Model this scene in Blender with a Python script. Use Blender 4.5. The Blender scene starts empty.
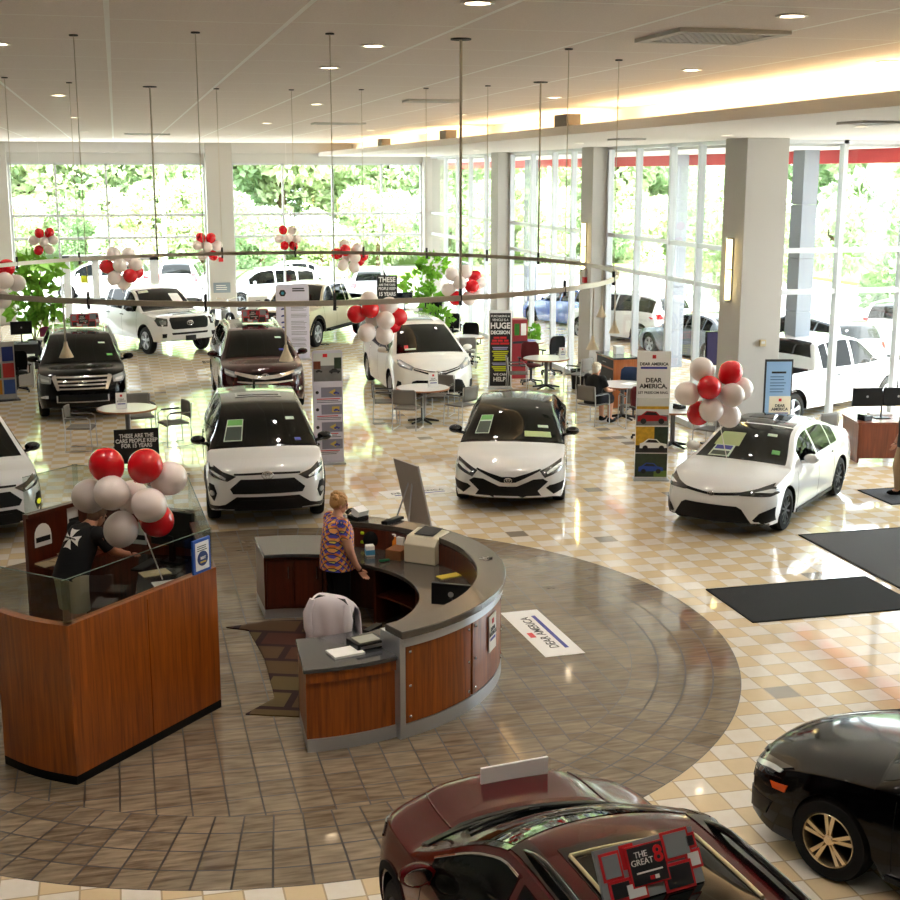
import bpy, bmesh, math, random
from math import sin, cos, pi, sqrt, atan2, radians as R
from mathutils import Vector, Matrix
from mathutils.bvhtree import BVHTree
random.seed(7)
SC = bpy.context.scene
C = SC.collection
SC.view_settings.view_transform = 'Standard'
SC.view_settings.look = 'None'
SC.view_settings.gamma = 1
SC.view_settings.use_curve_mapping = False

# ---------------------------------------------------------------- materials
def sl(c):
    return tuple((v / 12.92 if v <= .04045 else ((v + .055) / 1.055) ** 2.4) for v in [k / 255 for k in c])

def M(name, rgb, rough=.5, metal=0., coat=0., emit=0., spec=.5, bump=0., bscale=60., var=0., vscale=8.):
    m = bpy.data.materials.new(name); m.use_nodes = True
    nt = m.node_tree; b = nt.nodes['Principled BSDF']
    c = sl(rgb) + (1,)
    b.inputs['Base Color'].default_value = c
    b.inputs['Roughness'].default_value = rough
    b.inputs['Metallic'].default_value = metal
    b.inputs['Coat Weight'].default_value = coat
    b.inputs['Coat Roughness'].default_value = .03
    b.inputs['Specular IOR Level'].default_value = spec
    if emit:
        b.inputs['Emission Color'].default_value = c
        b.inputs['Emission Strength'].default_value = emit
    if bump or var:
        tc = nt.nodes.new('ShaderNodeTexCoord'); nz = nt.nodes.new('ShaderNodeTexNoise')
        nt.links.new(tc.outputs['Object'], nz.inputs['Vector'])
        if bump:
            nz.inputs['Scale'].default_value = bscale
            bp = nt.nodes.new('ShaderNodeBump'); bp.inputs['Strength'].default_value = bump
            bp.inputs['Distance'].default_value = .01
            nt.links.new(nz.outputs['Fac'], bp.inputs['Height']); nt.links.new(bp.outputs['Normal'], b.inputs['Normal'])
        if var:
            n2 = nt.nodes.new('ShaderNodeTexNoise'); n2.inputs['Scale'].default_value = vscale
            nt.links.new(tc.outputs['Object'], n2.inputs['Vector'])
            hs = nt.nodes.new('ShaderNodeHueSaturation'); hs.inputs['Color'].default_value = c
            mr = nt.nodes.new('ShaderNodeMapRange'); mr.inputs[3].default_value = 1 - var; mr.inputs[4].default_value = 1 + var
            nt.links.new(n2.outputs['Fac'], mr.inputs[0]); nt.links.new(mr.outputs[0], hs.inputs['Value'])
            nt.links.new(hs.outputs[0], b.inputs['Base Color'])
    return m

class NT:
    """small expression helper for node maths"""
    def __init__(s, m): s.nt = m.node_tree
    def new(s, t, **k):
        n = s.nt.nodes.new(t)
        for a, v in k.items(): setattr(n, a, v)
        return n
    def put(s, sock, v):
        if hasattr(v, 'is_linked') or isinstance(v, bpy.types.NodeSocket): s.nt.links.new(v, sock)
        else: sock.default_value = v
    def m(s, op, *a):
        n = s.new('ShaderNodeMath', operation=op)
        for i, v in enumerate(a): s.put(n.inputs[i], v)
        return n.outputs[0]
    def mix(s, f, a, b):
        n = s.new('ShaderNodeMix', data_type='RGBA')
        s.put(n.inputs[0], f)
        for i, v in ((6, a), (7, b)):
            if isinstance(v, tuple): n.inputs[i].default_value = v if len(v) == 4 else v + (1,)
            else: s.nt.links.new(v, n.inputs[i])
        return n.outputs[2]

def wood(name, dark, light, rough=.3, axis='Z', sc=1.0):
    m = M(name, light, rough, coat=.25)
    t = NT(m); b = m.node_tree.nodes['Principled BSDF']
    tc = t.new('ShaderNodeTexCoord'); mp = t.new('ShaderNodeMapping')
    mp.inputs['Scale'].default_value = {'Z': (9*sc, 9*sc, .5*sc), 'X': (.5*sc, 9*sc, 9*sc)}[axis]
    m.node_tree.links.new(tc.outputs['Object'], mp.inputs['Vector'])
    nz = t.new('ShaderNodeTexNoise'); nz.inputs['Scale'].default_value = 3; nz.inputs['Detail'].default_value = 6
    nz.inputs['Distortion'].default_value = .6
    m.node_tree.links.new(mp.outputs[0], nz.inputs['Vector'])
    f = t.m('MULTIPLY_ADD', nz.outputs['Fac'], 2.0, -.5)
    fc = t.new('ShaderNodeClamp'); m.node_tree.links.new(f, fc.inputs[0])
    m.node_tree.links.new(t.mix(fc.outputs[0], sl(dark), sl(light)), b.inputs['Base Color'])
    return m

def thin_glass(name, tint=(1, 1, 1), refl=.08):
    m = bpy.data.materials.new(name); m.use_nodes = True
    nt = m.node_tree; nt.nodes.clear()
    o = nt.nodes.new('ShaderNodeOutputMaterial'); mx = nt.nodes.new('ShaderNodeMixShader')
    tr = nt.nodes.new('ShaderNodeBsdfTransparent'); gl = nt.nodes.new('ShaderNodeBsdfGlossy')
    lw = nt.nodes.new('ShaderNodeLayerWeight'); lw.inputs['Blend'].default_value = .5
    pw = nt.nodes.new('ShaderNodeMath'); pw.operation = 'POWER'; pw.inputs[1].default_value = 4.5
    fr = nt.nodes.new('ShaderNodeMath'); fr.operation = 'MULTIPLY_ADD'; fr.inputs[1].default_value = .45; fr.inputs[2].default_value = refl * .5
    nt.links.new(lw.outputs['Facing'], pw.inputs[0]); nt.links.new(pw.outputs[0], fr.inputs[0])
    tr.inputs['Color'].default_value = tint + (1,); gl.inputs['Roughness'].default_value = .01
    nt.links.new(fr.outputs[0], mx.inputs[0]); nt.links.new(tr.outputs[0], mx.inputs[1]); nt.links.new(gl.outputs[0], mx.inputs[2])
    nt.links.new(mx.outputs[0], o.inputs['Surface'])
    return m

m_white = M('white_paint', (236, 234, 230), .3)
m_offwhite = M('off_white_wall', (205, 203, 200), .7, bump=.05, bscale=180)
m_pier = M('pier_plaster', (190, 186, 180), .75, bump=.1, bscale=220, var=.05, vscale=60)
m_frame = M('window_aluminium', (214, 217, 222), .35, metal=.2)
m_black = M('black_plastic', (11, 11, 12), .4, spec=.3)
m_blackgloss = M('black_gloss', (6, 6, 7), .1, coat=.25)
m_blackmat = M('black_matte', (9, 9, 9), .8, spec=.2)
m_dark = M('charcoal', (42, 42, 45), .6)
m_chrome = M('chrome', (225, 225, 228), .12, metal=1)
m_steel = M('brushed_steel', (190, 190, 192), .3, metal=1)
m_alu = M('satin_aluminium', (196, 200, 206), .32, metal=.7)
m_rubber = M('tire_rubber', (14, 14, 14), .75, spec=.25)
m_glassdark = M('car_glass', (6, 9, 8), .03, coat=0., spec=.3)
m_glassside = M('car_side_glass', (6, 8, 8), .03, spec=.06)
m_paper = M('paper', (246, 245, 242), .6)
m_paperdim = M('aged_paper', (196, 178, 140), .6)
m_red = M('sign_red', (206, 24, 36), .45)
m_blue = M('sign_blue', (58, 66, 160), .45)
m_ink = M('ink_black', (18, 18, 20), .5)
m_yel = M('sign_yellow', (200, 205, 30), .5)
m_balred = M('balloon_red', (222, 14, 30), .22, coat=.3)
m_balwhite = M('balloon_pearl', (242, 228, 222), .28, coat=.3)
m_balshade = M('balloon_pearl_shaded', (216, 204, 198), .28, coat=.3)  # same pearl white, darkened so some balloons look shaded
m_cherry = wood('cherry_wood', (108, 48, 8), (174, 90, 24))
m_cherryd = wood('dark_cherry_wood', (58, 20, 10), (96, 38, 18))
m_orange_wood = wood('orange_wood', (150, 74, 26), (186, 104, 46))
m_stone = M('grey_stone_worktop', (66, 66, 68), .16, coat=.3, var=.2, vscale=5)
m_stoned = M('brown_grey_worktop', (74, 68, 62), .2, coat=.3, var=.2, vscale=14)
m_glass = thin_glass('window_glass', (.97, .985, .98), .06)
m_glassk = thin_glass('kiosk_glass', (.86, .9, .88), .09)
m_skin = M('skin', (206, 150, 122), .55)
m_skind = M('tanned_skin', (176, 122, 96), .55)
m_leaf = M('leaf_green', (52, 120, 36), .4, var=.35, vscale=3)

# ---------------------------------------------------------------- mesh helpers
class MB:
    def __init__(s): s.b = bmesh.new(); s.mi = 0
    def _f(s, vs, mi=None):
        try:
            f = s.b.faces.new(vs); f.material_index = s.mi if mi is None else mi; return f
        except ValueError: return None
    def box(s, x0, x1, y0, y1, z0, z1, rot=None, piv=None):
        P = [Vector((x, y, z)) for z in (z0, z1) for y in (y0, y1) for x in (x0, x1)]
        if rot is not None:
            pv = Vector(piv) if piv is not None else Vector(((x0+x1)/2, (y0+y1)/2, (z0+z1)/2))
            P = [pv + rot @ (p - pv) for p in P]
        v = [s.b.verts.new(p) for p in P]
        for q in ((0, 2, 3, 1), (4, 5, 7, 6), (0, 1, 5, 4), (2, 6, 7, 3), (0, 4, 6, 2), (1, 3, 7, 5)): s._f([v[i] for i in q])
        return s
    def obox(s, c, d, w, h, t0=0):
        """box with centre line from c along vector d (2D), half width w, z range h"""
        return s
    def tube(s, pts, r, n=8, caps=True, rr=None):
        pts = [Vector(p) for p in pts]; rings = []; pu = None
        for i, p in enumerate(pts):
            a = pts[max(0, i-1)]; c = pts[min(len(pts)-1, i+1)]
            d = (c - a).normalized()
            if pu is None:
                u = d.cross(Vector((0, 0, 1)))
                if u.length < 1e-2: u = d.cross(Vector((1, 0, 0)))
            else: u = pu - d*pu.dot(d)
            u.normalize(); pu = u; w = d.cross(u)
            k = rr[i] if rr else r
            rings.append([s.b.verts.new(p + u*cos(2*pi*j/n)*k + w*sin(2*pi*j/n)*k) for j in range(n)])
        for a, c in zip(rings, rings[1:]):
            for j in range(n): s._f([a[j], a[(j+1) % n], c[(j+1) % n], c[j]])
        if caps: s._f(rings[0][::-1]); s._f(rings[-1])
        return s
    def lathe(s, prof, n=24, c=(0, 0, 0), axis='Z', a0=0, a1=2*pi, caps=True):
        c = Vector(c); full = abs(a1 - a0 - 2*pi) < 1e-6; rings = []
        cnt = n if full else n + 1
        for (r, h) in prof:
            ring = []
            for j in range(cnt):
                a = a0 + (a1-a0)*j/n
                p = {'Z': Vector((r*cos(a), r*sin(a), h)), 'Y': Vector((r*cos(a), h, r*sin(a))), 'X': Vector((h, r*cos(a), r*sin(a)))}[axis]
                ring.append(s.b.verts.new(c + p))
            rings.append(ring)
        for a, b in zip(rings, rings[1:]):
            for j in range(n):
                k = (j+1) % cnt
                s._f([a[j], a[k], b[k], b[j]])
        if full and caps:
            if prof[0][0] > 1e-4: s._f(rings[0][::-1])
            if prof[-1][0] > 1e-4: s._f(rings[-1])
        return s
    def prism(s, poly, z0, z1):
        a = [s.b.verts.new((p[0], p[1], z0)) for p in poly]; b = [s.b.verts.new((p[0], p[1], z1)) for p in poly]
        n = len(poly)
        s._f(a[::-1]); s._f(b)
        for i in range(n): s._f([a[i], a[(i+1) % n], b[(i+1) % n], b[i]])
        return s
    def prism_y(s, poly, y0, y1):
        a = [s.b.verts.new((p[0], y0, p[1])) for p in poly]; b = [s.b.verts.new((p[0], y1, p[1])) for p in poly]
        n = len(poly)
        s._f(a[::-1]); s._f(b)
        for i in range(n): s._f([a[i], a[(i+1) % n], b[(i+1) % n], b[i]])
        return s
    def ell(s, c, r, n=14, m=9, rot=None):
        c = Vector(c); rings = []
        def T(p): return c + (rot @ p if rot is not None else p)
        top = s.b.verts.new(T(Vector((0, 0, r[2])))); bot = s.b.verts.new(T(Vector((0, 0, -r[2]))))
        for i in range(1, m):
            t = pi*i/m
            rings.append([s.b.verts.new(T(Vector((r[0]*sin(t)*cos(2*pi*j/n), r[1]*sin(t)*sin(2*pi*j/n), r[2]*cos(t))))) for j in range(n)])
        for j in range(n):
            s._f([top, rings[0][j], rings[0][(j+1) % n]]); s._f([bot, rings[-1][(j+1) % n], rings[-1][j]])
        for a, b in zip(rings, rings[1:]):
            for j in range(n): s._f([a[j], b[j], b[(j+1) % n], a[(j+1) % n]])
        return s
    def wall(s, pts, z0, z1, t, closed=False):
        """wall of thickness t along plan polyline, offset to the left"""
        pts = [Vector((p[0], p[1], 0)) for p in pts]; n = len(pts); off = []
        for i in range(n):
            d1 = (pts[i]-pts[i-1]).normalized() if i > 0 else None
            d2 = (pts[i+1]-pts[i]).normalized() if i < n-1 else None
            if d1 is None: d1 = d2
            if d2 is None: d2 = d1
            nn = Vector((-(d1.y+d2.y), d1.x+d2.x, 0)); nn.normalize()
            k = t / max(.3, nn.dot(Vector((-d1.y, d1.x, 0))))
            off.append(pts[i] + nn*k)
        z0f = z0 if callable(z0) else (lambda i: z0); z1f = z1 if callable(z1) else (lambda i: z1)
        V = [[s.b.verts.new((p.x, p.y, z)) for p, z in ((pts[i], z0f(i)), (off[i], z0f(i)), (off[i], z1f(i)), (pts[i], z1f(i)))] for i in range(n)]
        for a, b in zip(V, V[1:]):
            for j in range(4): s._f([a[j], b[j], b[(j+1) % 4], a[(j+1) % 4]])
        s._f(V[0]); s._f(V[-1][::-1])
        return s
    def arc(s, c, r0, r1, z0, z1, a0, a1, n=24):
        V = []
        for i in range(n+1):
            a = a0 + (a1-a0)*i/n
            V.append([s.b.verts.new((c[0]+r*cos(a), c[1]+r*sin(a), z)) for r, z in ((r0, z0), (r1, z0), (r1, z1), (r0, z1))])
        for a, b in zip(V, V[1:]):
            for j in range(4): s._f([a[j], b[j], b[(j+1) % 4], a[(j+1) % 4]])
        s._f(V[0]); s._f(V[-1][::-1])
        return s
    def build(s, name, mat, parent=None, smooth=None, loc=None, bevel=0, sub=0, rot=None):
        bmesh.ops.recalc_face_normals(s.b, faces=s.b.faces[:])
        me = bpy.data.meshes.new(name); s.b.to_mesh(me); s.b.free()
        for mm in (mat if isinstance(mat, (list, tuple)) else [mat]): me.materials.append(mm)
        if smooth is not None:
            me.polygons.foreach_set('use_smooth', [True]*len(me.polygons))
            me.set_sharp_from_angle(angle=R(smooth))
        o = bpy.data.objects.new(name, me); C.objects.link(o)
        if parent is not None: o.parent = parent
        if loc is not None: o.location = loc
        if rot is not None: o.rotation_euler = rot
        if bevel:
            bv = o.modifiers.new('bevel', 'BEVEL'); bv.width = bevel; bv.segments = 2; bv.limit_method = 'ANGLE'
        return o

def tag(o, label=None, cat=None, group=None, kind=None):
    if label: o['label'] = label
    if cat: o['category'] = cat
    if group: o['group'] = group
    if kind: o['kind'] = kind
    return o
def thing(name, label, cat, loc=(0, 0, 0), rz=0, group=None):
    o = bpy.data.objects.new(name, None); C.objects.link(o)
    o.empty_display_size = .1
    o.location = loc; o.rotation_euler = (0, 0, rz)
    return tag(o, label, cat, group)
def struct(o): o['kind'] = 'structure'; return o
def dup(root, loc=None, rz=None, label=None, group=None):
    c = root.copy(); C.objects.link(c)
    def rec(src, dst):
        for ch in list(src.children):
            d = ch.copy(); C.objects.link(d); d.parent = dst
            d.matrix_parent_inverse = ch.matrix_parent_inverse.copy(); rec(ch, d)
    rec(root, c)
    if loc is not None: c.location = loc
    if rz is not None: c.rotation_euler = (0, 0, rz)
    if label: c['label'] = label
    if group: c['group'] = group
    return c
def text(name, body, size, mat, parent, loc, rot=(pi/2, 0, 0), ext=.002, bold=0., sx=1., align='CENTER', sp=1.):
    cu = bpy.data.curves.new(name, 'FONT'); cu.body = body; cu.size = size; cu.align_x = align; cu.align_y = 'CENTER'
    cu.extrude = ext; cu.offset = bold; cu.space_line = sp; cu.resolution_u = 3
    t = bpy.data.objects.new(name, cu); C.objects.link(t)
    dg = bpy.context.evaluated_depsgraph_get(); dg.update()
    me = bpy.data.meshes.new_from_object(t.evaluated_get(dg))
    bpy.data.objects.remove(t); bpy.data.curves.remove(cu)
    me.name = name; me.materials.clear(); me.materials.append(mat)
    if sx != 1:
        for v in me.vertices: v.co.x *= sx
    o = bpy.data.objects.new(name, me); C.objects.link(o)
    o.parent = parent; o.location = loc; o.rotation_euler = rot
    return o
def lines(mb, x0, x1, y, zs, h=.012, t=.002, ragged=.25):
    for z in zs:
        k = random.random()*ragged
        mb.box(x0, x1-(x1-x0)*k, y-t, y, z-h/2, z+h/2)
    return mb
# ================================================================ SETTING
CEIL = 6.17; SOF = 5.72; GX = 11.25; YB = 48.0; Y1 = 22.35
DC = (1.46, 13.73)          # centre of the grey floor disc
TL = .2875

def floor_material():
    m = M('showroom_floor_tiles', (220, 200, 160), .2)
    t = NT(m); L = m.node_tree.links; b = m.node_tree.nodes['Principled BSDF']
    g = t.new('ShaderNodeNewGeometry'); sp = t.new('ShaderNodeSeparateXYZ'); L.new(g.outputs['Position'], sp.inputs[0])
    X, Y = sp.outputs[0], sp.outputs[1]
    u = t.m('DIVIDE', t.m('SUBTRACT', X, .93), TL); v = t.m('DIVIDE', t.m('SUBTRACT', Y, 10.8), TL)
    iu, iv = t.m('FLOOR', u), t.m('FLOOR', v); fu, fv = t.m('SUBTRACT', u, iu), t.m('SUBTRACT', v, iv)
    par = t.m('PINGPONG', t.m('ADD', iu, iv), 1.0)
    cb = t.new('ShaderNodeCombineXYZ'); L.new(iu, cb.inputs[0]); L.new(iv, cb.inputs[1])
    wn = t.new('ShaderNodeTexWhiteNoise'); wn.noise_dimensions = '2D'; L.new(cb.outputs[0], wn.inputs['Vector'])
    rnd = wn.outputs['Value']
    def grout(fa, fb, w):
        ea = t.m('MINIMUM', fa, t.m('SUBTRACT', 1.0, fa)); eb = t.m('MINIMUM', fb, t.m('SUBTRACT', 1.0, fb))
        return t.m('LESS_THAN', t.m('MINIMUM', ea, eb), w)
    gsq = grout(fu, fv, .024)
    # stone streaks
    mp = t.new('ShaderNodeMapping'); mp.inputs['Scale'].default_value = (2.2, 14, 1); L.new(g.outputs['Position'], mp.inputs['Vector'])
    nz = t.new('ShaderNodeTexNoise'); nz.inputs['Scale'].default_value = 1.4; nz.inputs['Detail'].default_value = 7; L.new(mp.outputs[0], nz.inputs['Vector'])
    n2 = t.new('ShaderNodeTexNoise'); n2.inputs['Scale'].default_value = 9; n2.inputs['Detail'].default_value = 5; L.new(g.outputs['Position'], n2.inputs['Vector'])
    light = t.mix(par, sl((224, 202, 164)), sl((236, 230, 220)))
    light = t.mix(t.m('MULTIPLY', n2.outputs['Fac'], .35), light, sl((196, 170, 130)))
    light = t.mix(t.m('LESS_THAN', rnd, .012), light, sl((150, 140, 126)))
    light = t.mix(gsq, light, sl((168, 146, 112)))
    # disc
    dx, dy = t.m('SUBTRACT', X, DC[0]), t.m('SUBTRACT', Y, DC[1])
    r = t.m('SQRT', t.m('ADD', t.m('MULTIPLY', dx, dx), t.m('MULTIPLY', dy, dy)))
    ang = t.m('DIVIDE', t.m('ARCTAN2', dy, dx), 2*pi/104)
    rr = t.m('DIVIDE', t.m('SUBTRACT', r, 3.87), .2825)
    fr, fa = t.m('FRACT', rr), t.m('FRACT', t.m('ADD', ang, 200.0))
    gr = grout(fr, fa, .03)
    isring = t.m('GREATER_THAN', r, 3.87); isdisc = t.m('LESS_THAN', r, 5.0)
    f2 = t.new('ShaderNodeCombineXYZ'); L.new(t.m('FLOOR', rr), f2.inputs[0]); L.new(t.m('FLOOR', t.m('ADD', ang, 200.0)), f2.inputs[1])
    w2 = t.new('ShaderNodeTexWhiteNoise'); w2.noise_dimensions = '2D'; L.new(f2.outputs[0], w2.inputs['Vector'])
    rn = t.m('ADD', t.m('MULTIPLY', isring, w2.outputs['Value']), t.m('MULTIPLY', t.m('SUBTRACT', 1.0, isring), rnd))
    g2 = t.m('ADD', t.m('MULTIPLY', isring, gr), t.m('MULTIPLY', t.m('SUBTRACT', 1.0, isring), gsq))
    st = t.m('ADD', t.m('MULTIPLY', nz.outputs['Fac'], 1.5), t.m('MULTIPLY_ADD', rn, .3, -.42))
    cl = t.new('ShaderNodeClamp'); L.new(st, cl.inputs[0])
    grey = t.mix(cl.outputs[0], sl((92, 78, 62)), sl((160, 144, 122)))
    grey = t.mix(g2, grey, sl((44, 36, 28)))
    col = t.mix(isdisc, light, grey)
    L.new(col, b.inputs['Base Color'])
    gg = t.m('ADD', t.m('MULTIPLY', isdisc, g2), t.m('MULTIPLY', t.m('SUBTRACT', 1.0, isdisc), gsq))
    L.new(t.m('MULTIPLY_ADD', gg, .4, t.m('MULTIPLY_ADD', nz.outputs['Fac'], .06, .03)), b.inputs['Roughness'])
    b.inputs['Specular IOR Level'].default_value = .6
    return m

def ceiling_material():
    m = M('acoustic_ceiling', (186, 176, 168), .85)
    t = NT(m); L = m.node_tree.links; b = m.node_tree.nodes['Principled BSDF']
    g = t.new('ShaderNodeNewGeometry'); sp = t.new('ShaderNodeSeparateXYZ'); L.new(g.outputs['Position'], sp.inputs[0])
    X, Y = sp.outputs[0], sp.outputs[1]
    u = t.m('DIVIDE', t.m('ADD', X, .02), 1.27); iu = t.m('FLOOR', u); fu = t.m('SUBTRACT', u, iu)
    v = t.m('DIVIDE', t.m('ADD', Y, t.m('MULTIPLY', t.m('PINGPONG', iu, 1.0), .12)), 1.66); fv = t.m('FRACT', v)
    lu = t.m('LESS_THAN', fu, .03); lv = t.m('LESS_THAN', fv, .018)
    n = t.new('ShaderNodeTexNoise'); n.inputs['Scale'].default_value = 90; L.new(g.outputs['Position'], n.inputs['Vector'])
    base = t.mix(n.outputs['Fac'], sl((218, 207, 201)), sl((246, 237, 231)))
    c = t.mix(lv, base, sl((248, 246, 240))); c = t.mix(lu, c, sl((255, 255, 252)))
    L.new(c, b.inputs['Base Color'])
    return m

fl = MB(); fl.box(-10, 18, -6, YB+.3, -.25, 0); struct(fl.build('floor', floor_material()))
cl = MB(); cl.box(-10, 18.2, -6, YB+.5, CEIL, CEIL+.3); struct(cl.build('ceiling', ceiling_material()))
# dropped soffit along the window side, open toward the room above its lip
so = MB(); so.box(7.1, 18.1, 4, YB-.02, SOF, SOF+.06); so.box(7.1, 7.2, 4, YB-.02, SOF+.06, SOF+.14)
so.box(8.3, 8.4, 4, YB-.02, SOF+.06, CEIL)
struct(so.build('trim_1', M('soffit_white', (226, 222, 218), .7)))
# back wall header and bulkhead
hd = MB(); hd.box(-10, GX+.6, YB, YB+.45, 5.48, CEIL); hd.box(-10, GX, YB-.35, YB, 5.82, CEIL)
struct(hd.build('wall_back', m_offwhite))
wl = MB(); wl.box(-10.3, -10, -6, YB+.3, 0, CEIL); struct(wl.build('wall_left', m_offwhite))
wl = MB(); wl.box(-10.3, 18.3, -6.3, -6, 0, CEIL); struct(wl.build('wall_front', m_offwhite))
wl = MB(); wl.box(18, 18.3, -6.3, 15, 0, CEIL); struct(wl.build('wall_right', m_offwhite))

# piers
def pier(n, x0, x1, y0, y1, z1=CEIL):
    b = MB(); b.box(x0, x1, y0, y1, 0, z1)
    return struct(b.build(n, m_pier, bevel=.01))
pier('column', 3.08, 4.0, 47.6, 48.45); pier('column', -4.5, -3.55, 47.6, 48.45); pier('column', 10.95, 11.7, 47.7, 48.5)
pier('column', 10.74, 11.55, 21.55, 22.42, SOF); pier('column', 10.82, 11.35, 29.55, 30.34, SOF); pier('column', 10.82, 11.35, 37.55, 38.3, SOF)

nwin = [0]
def window(axis, c, lo, hi, top, mull, trans, deep=.14, wid=.07, label=None, skip=None):
    """glazed bay: frame object with its glass pane as a part; axis 'x' = wall parallel to X at y=c"""
    nwin[0] += 1
    f = MB()
    def bx(a0, a1, z0, z1, d=deep):
        if axis == 'x': f.box(a0, a1, c-d/2, c+d/2, z0, z1)
        else: f.box(c-d/2, c+d/2, a0, a1, z0, z1)
    for q in [lo] + list(mull) + [hi]:
        q0 = min(max(q-wid/2, lo), hi-wid); bx(q0, q0+wid, 0, top)
    for z in trans: bx(lo, hi, z-.045, z+.045, deep*.8)
    bx(lo, hi, top-.07, top); bx(lo, hi, 0, .12)
    o = struct(f.build('window_%d' % nwin[0], m_frame))
    g = MB()
    if axis == 'x': g.box(lo+.02, hi-.02, c-.004, c+.004, .1, top-.05)
    else: g.box(c-.004, c+.004, lo+.02, hi-.02, .1, top-.05)
    g.build('window_pane', m_glass, o)
    return o
window('x', YB+.15, -3.55, 3.08, 5.48, (-2.0, -.31, 1.31), (3.68, 2.9))
window('x', YB+.15, 4.0, 10.95, 5.48, (5.83, 7.63, 9.44), (3.68, 2.9))
window('x', YB+.15, -10, -4.5, 5.48, (-8.2, -6.4), (3.68, 2.9))
DP = .14
window('y', GX, Y1, 29.55, SOF, (24.5, 25.9, 27.76), (3.7, 2.95), DP, .09)
window('y', GX, 30.34, 37.55, SOF, (32.1, 33.6, 35.5), (3.7, 2.95), DP, .09)
window('y', GX, 38.3, YB, SOF, (40.3, 42.2, 43.9, 45.6), (3.7, 2.95), DP, .09)
window('x', Y1+.1, 11.55, 18, SOF, (13.15, 14.5, 16.1), (3.7, 2.93), .16, .09)
window('y', 18.1, 15, Y1, SOF, (16.5, 18, 19.5, 21), (3.7, 2.93), .16, .09)  # unseen side glazing, added for daylight from the right
# back double door set in the first bay
d = MB()
for x0, x1 in ((-1.93, -1.69), (-.95, -.72), (1.03, 1.3)): d.box(x0, x1, YB-.02, YB+.24, 0, 2.3)
d.box(-1.93, 1.3, YB-.02, YB+.24, 2.12, 2.32)
do = struct(d.build('door_1', m_frame))
h = MB(); h.tube([(-.98, YB-.04, .9), (-.98, YB-.1, .95), (-.98, YB-.1, 1.25), (-.98, YB-.04, 1.3)], .015); h.build('door_handle', m_steel, do)
p = MB(); p.box(-1.35, -1.1, YB+.05, YB+.06, 1.35, 1.6); p.build('door_sticker', m_yel, do)

# outdoors: ground, lawn
def ground(n, x0, x1, y0, y1, z0, z1, mat):
    b = MB(); b.box(x0, x1, y0, y1, z0, z1); return struct(b.build(n, mat))
ground('parking_lot', -90, 110, YB+.5, 150, -.5, -.12, M('asphalt', (176, 174, 172), .9, var=.12, vscale=1.2))
ground('parking_lot', 18.4, 110, -40, YB+.5, -.5, -.12, bpy.data.materials['asphalt'])
ground('parking_lot', GX+.2, 18.4, Y1+.25, YB+.5, -.5, -.12, bpy.data.materials['asphalt'])
m_grass = M('lawn', (120, 150, 70), .9, var=.3, vscale=2)
ground('lawn_strip', -90, 110, 66, 72, -.14, .02, m_grass); ground('lawn_strip', 34, 40, -30, 66, -.14, .02, m_grass)
# walkway canopy: red beam on outer columns
m_redbeam = M('red_fascia', (222, 62, 66), .5)
b = MB(); b.box(14.9, 15.2, 20, 62, 5.32, 5.6); struct(b.build('canopy_beam', m_redbeam))
b = MB(); b.box(GX+.2, 15.2, 22.6, 62, 5.6, 5.75); struct(b.build('canopy_roof', M('canopy_white', (225, 225, 225), .7)))
m_block = M('stone_block', (150, 156, 166), .8, var=.06, vscale=20)
for i, y in enumerate((25.9, 32.6, 38.6, 45.5)):
    cobj = MB()
    for k in range(5): cobj.box(14.25, 14.6, y, y+.5, -.14+k*1.15, -.14+k*1.15+1.14)
    struct(cobj.build('outdoor_column', m_block))

# mats on the floor
def mat_on_floor(label, x0, x1, y0, y1, rgb, rz=0, grp=None):
    t = thing('entrance_mat', label, 'floor mat', ((x0+x1)/2, (y0+y1)/2, 0), rz)
    w, h = (x1-x0)/2, (y1-y0)/2
    b = MB(); b.box(-w+.03, w-.03, -h+.03, h-.03, .001, .012); b.build('mat_pile', M('mat_pile_%d' % len(bpy.data.materials), rgb, .95, bump=.5, bscale=90, var=.25, vscale=120), t)
    b = MB()
    for q in ((-w, w, -h, -h+.03), (-w, w, h-.03, h), (-w, -w+.03, -h+.03, h-.03), (w-.03, w, -h+.03, h-.03)): b.box(q[0], q[1], q[2], q[3], .001, .014)
    b.build('rubber_edge', m_blackmat, t)
mat_on_floor('black entrance mat lying nearest the grey floor circle', 6.92, 9.16, 13.2, 14.48, (11, 11, 14))
mat_on_floor('wide charcoal entrance mat running off the right edge behind the black mat', 9.3, 14.2, 13.6, 16.5, (76, 76, 78))
mat_on_floor('small dark mat by the feet of the person at the right edge', 11.6, 13.2, 17.75, 18.75, (58, 60, 66))
mat_on_floor('small black mat at the far left by the brochure stand', -4.2, -2.7, 33.4, 34.2, (20, 20, 22))

# ---------------------------------------------------------------- ceiling fittings
m_lens = M('lamp_lens', (255, 246, 230), .3, emit=3)
m_lensoff = M('lamp_lens_dim', (235, 232, 224), .3, emit=.5)
def downlight(x, y, z, r=.11, on=True, power=0, color=(1, .93, .84)):
    t = thing('ceiling_downlight', 'round recessed ceiling downlight, in a set with added fill lights', 'ceiling light', (x, y, z), 0, 'recessed ceiling downlights')
    b = MB(); b.lathe([(r, 0), (r*1.3, -.004), (r*1.3, -.012), (r*.98, -.012), (r*.9, .0)], 20); b.build('trim_ring', m_white, t, smooth=40)
    b = MB(); b.lathe([(.0, -.006), (r*.95, -.006)], 20); b.build('lens', m_lens if on else m_lensoff, t)
    if power:
        l = bpy.data.lights.new('downlight_fill', 'SPOT'); l.energy = power; l.color = color; l.spot_size = R(120); l.spot_blend = .6; l.shadow_soft_size = .09
        o = bpy.data.objects.new('downlight_fill', l); C.objects.link(o); o.parent = t; o.location = (0, 0, -.03)
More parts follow.
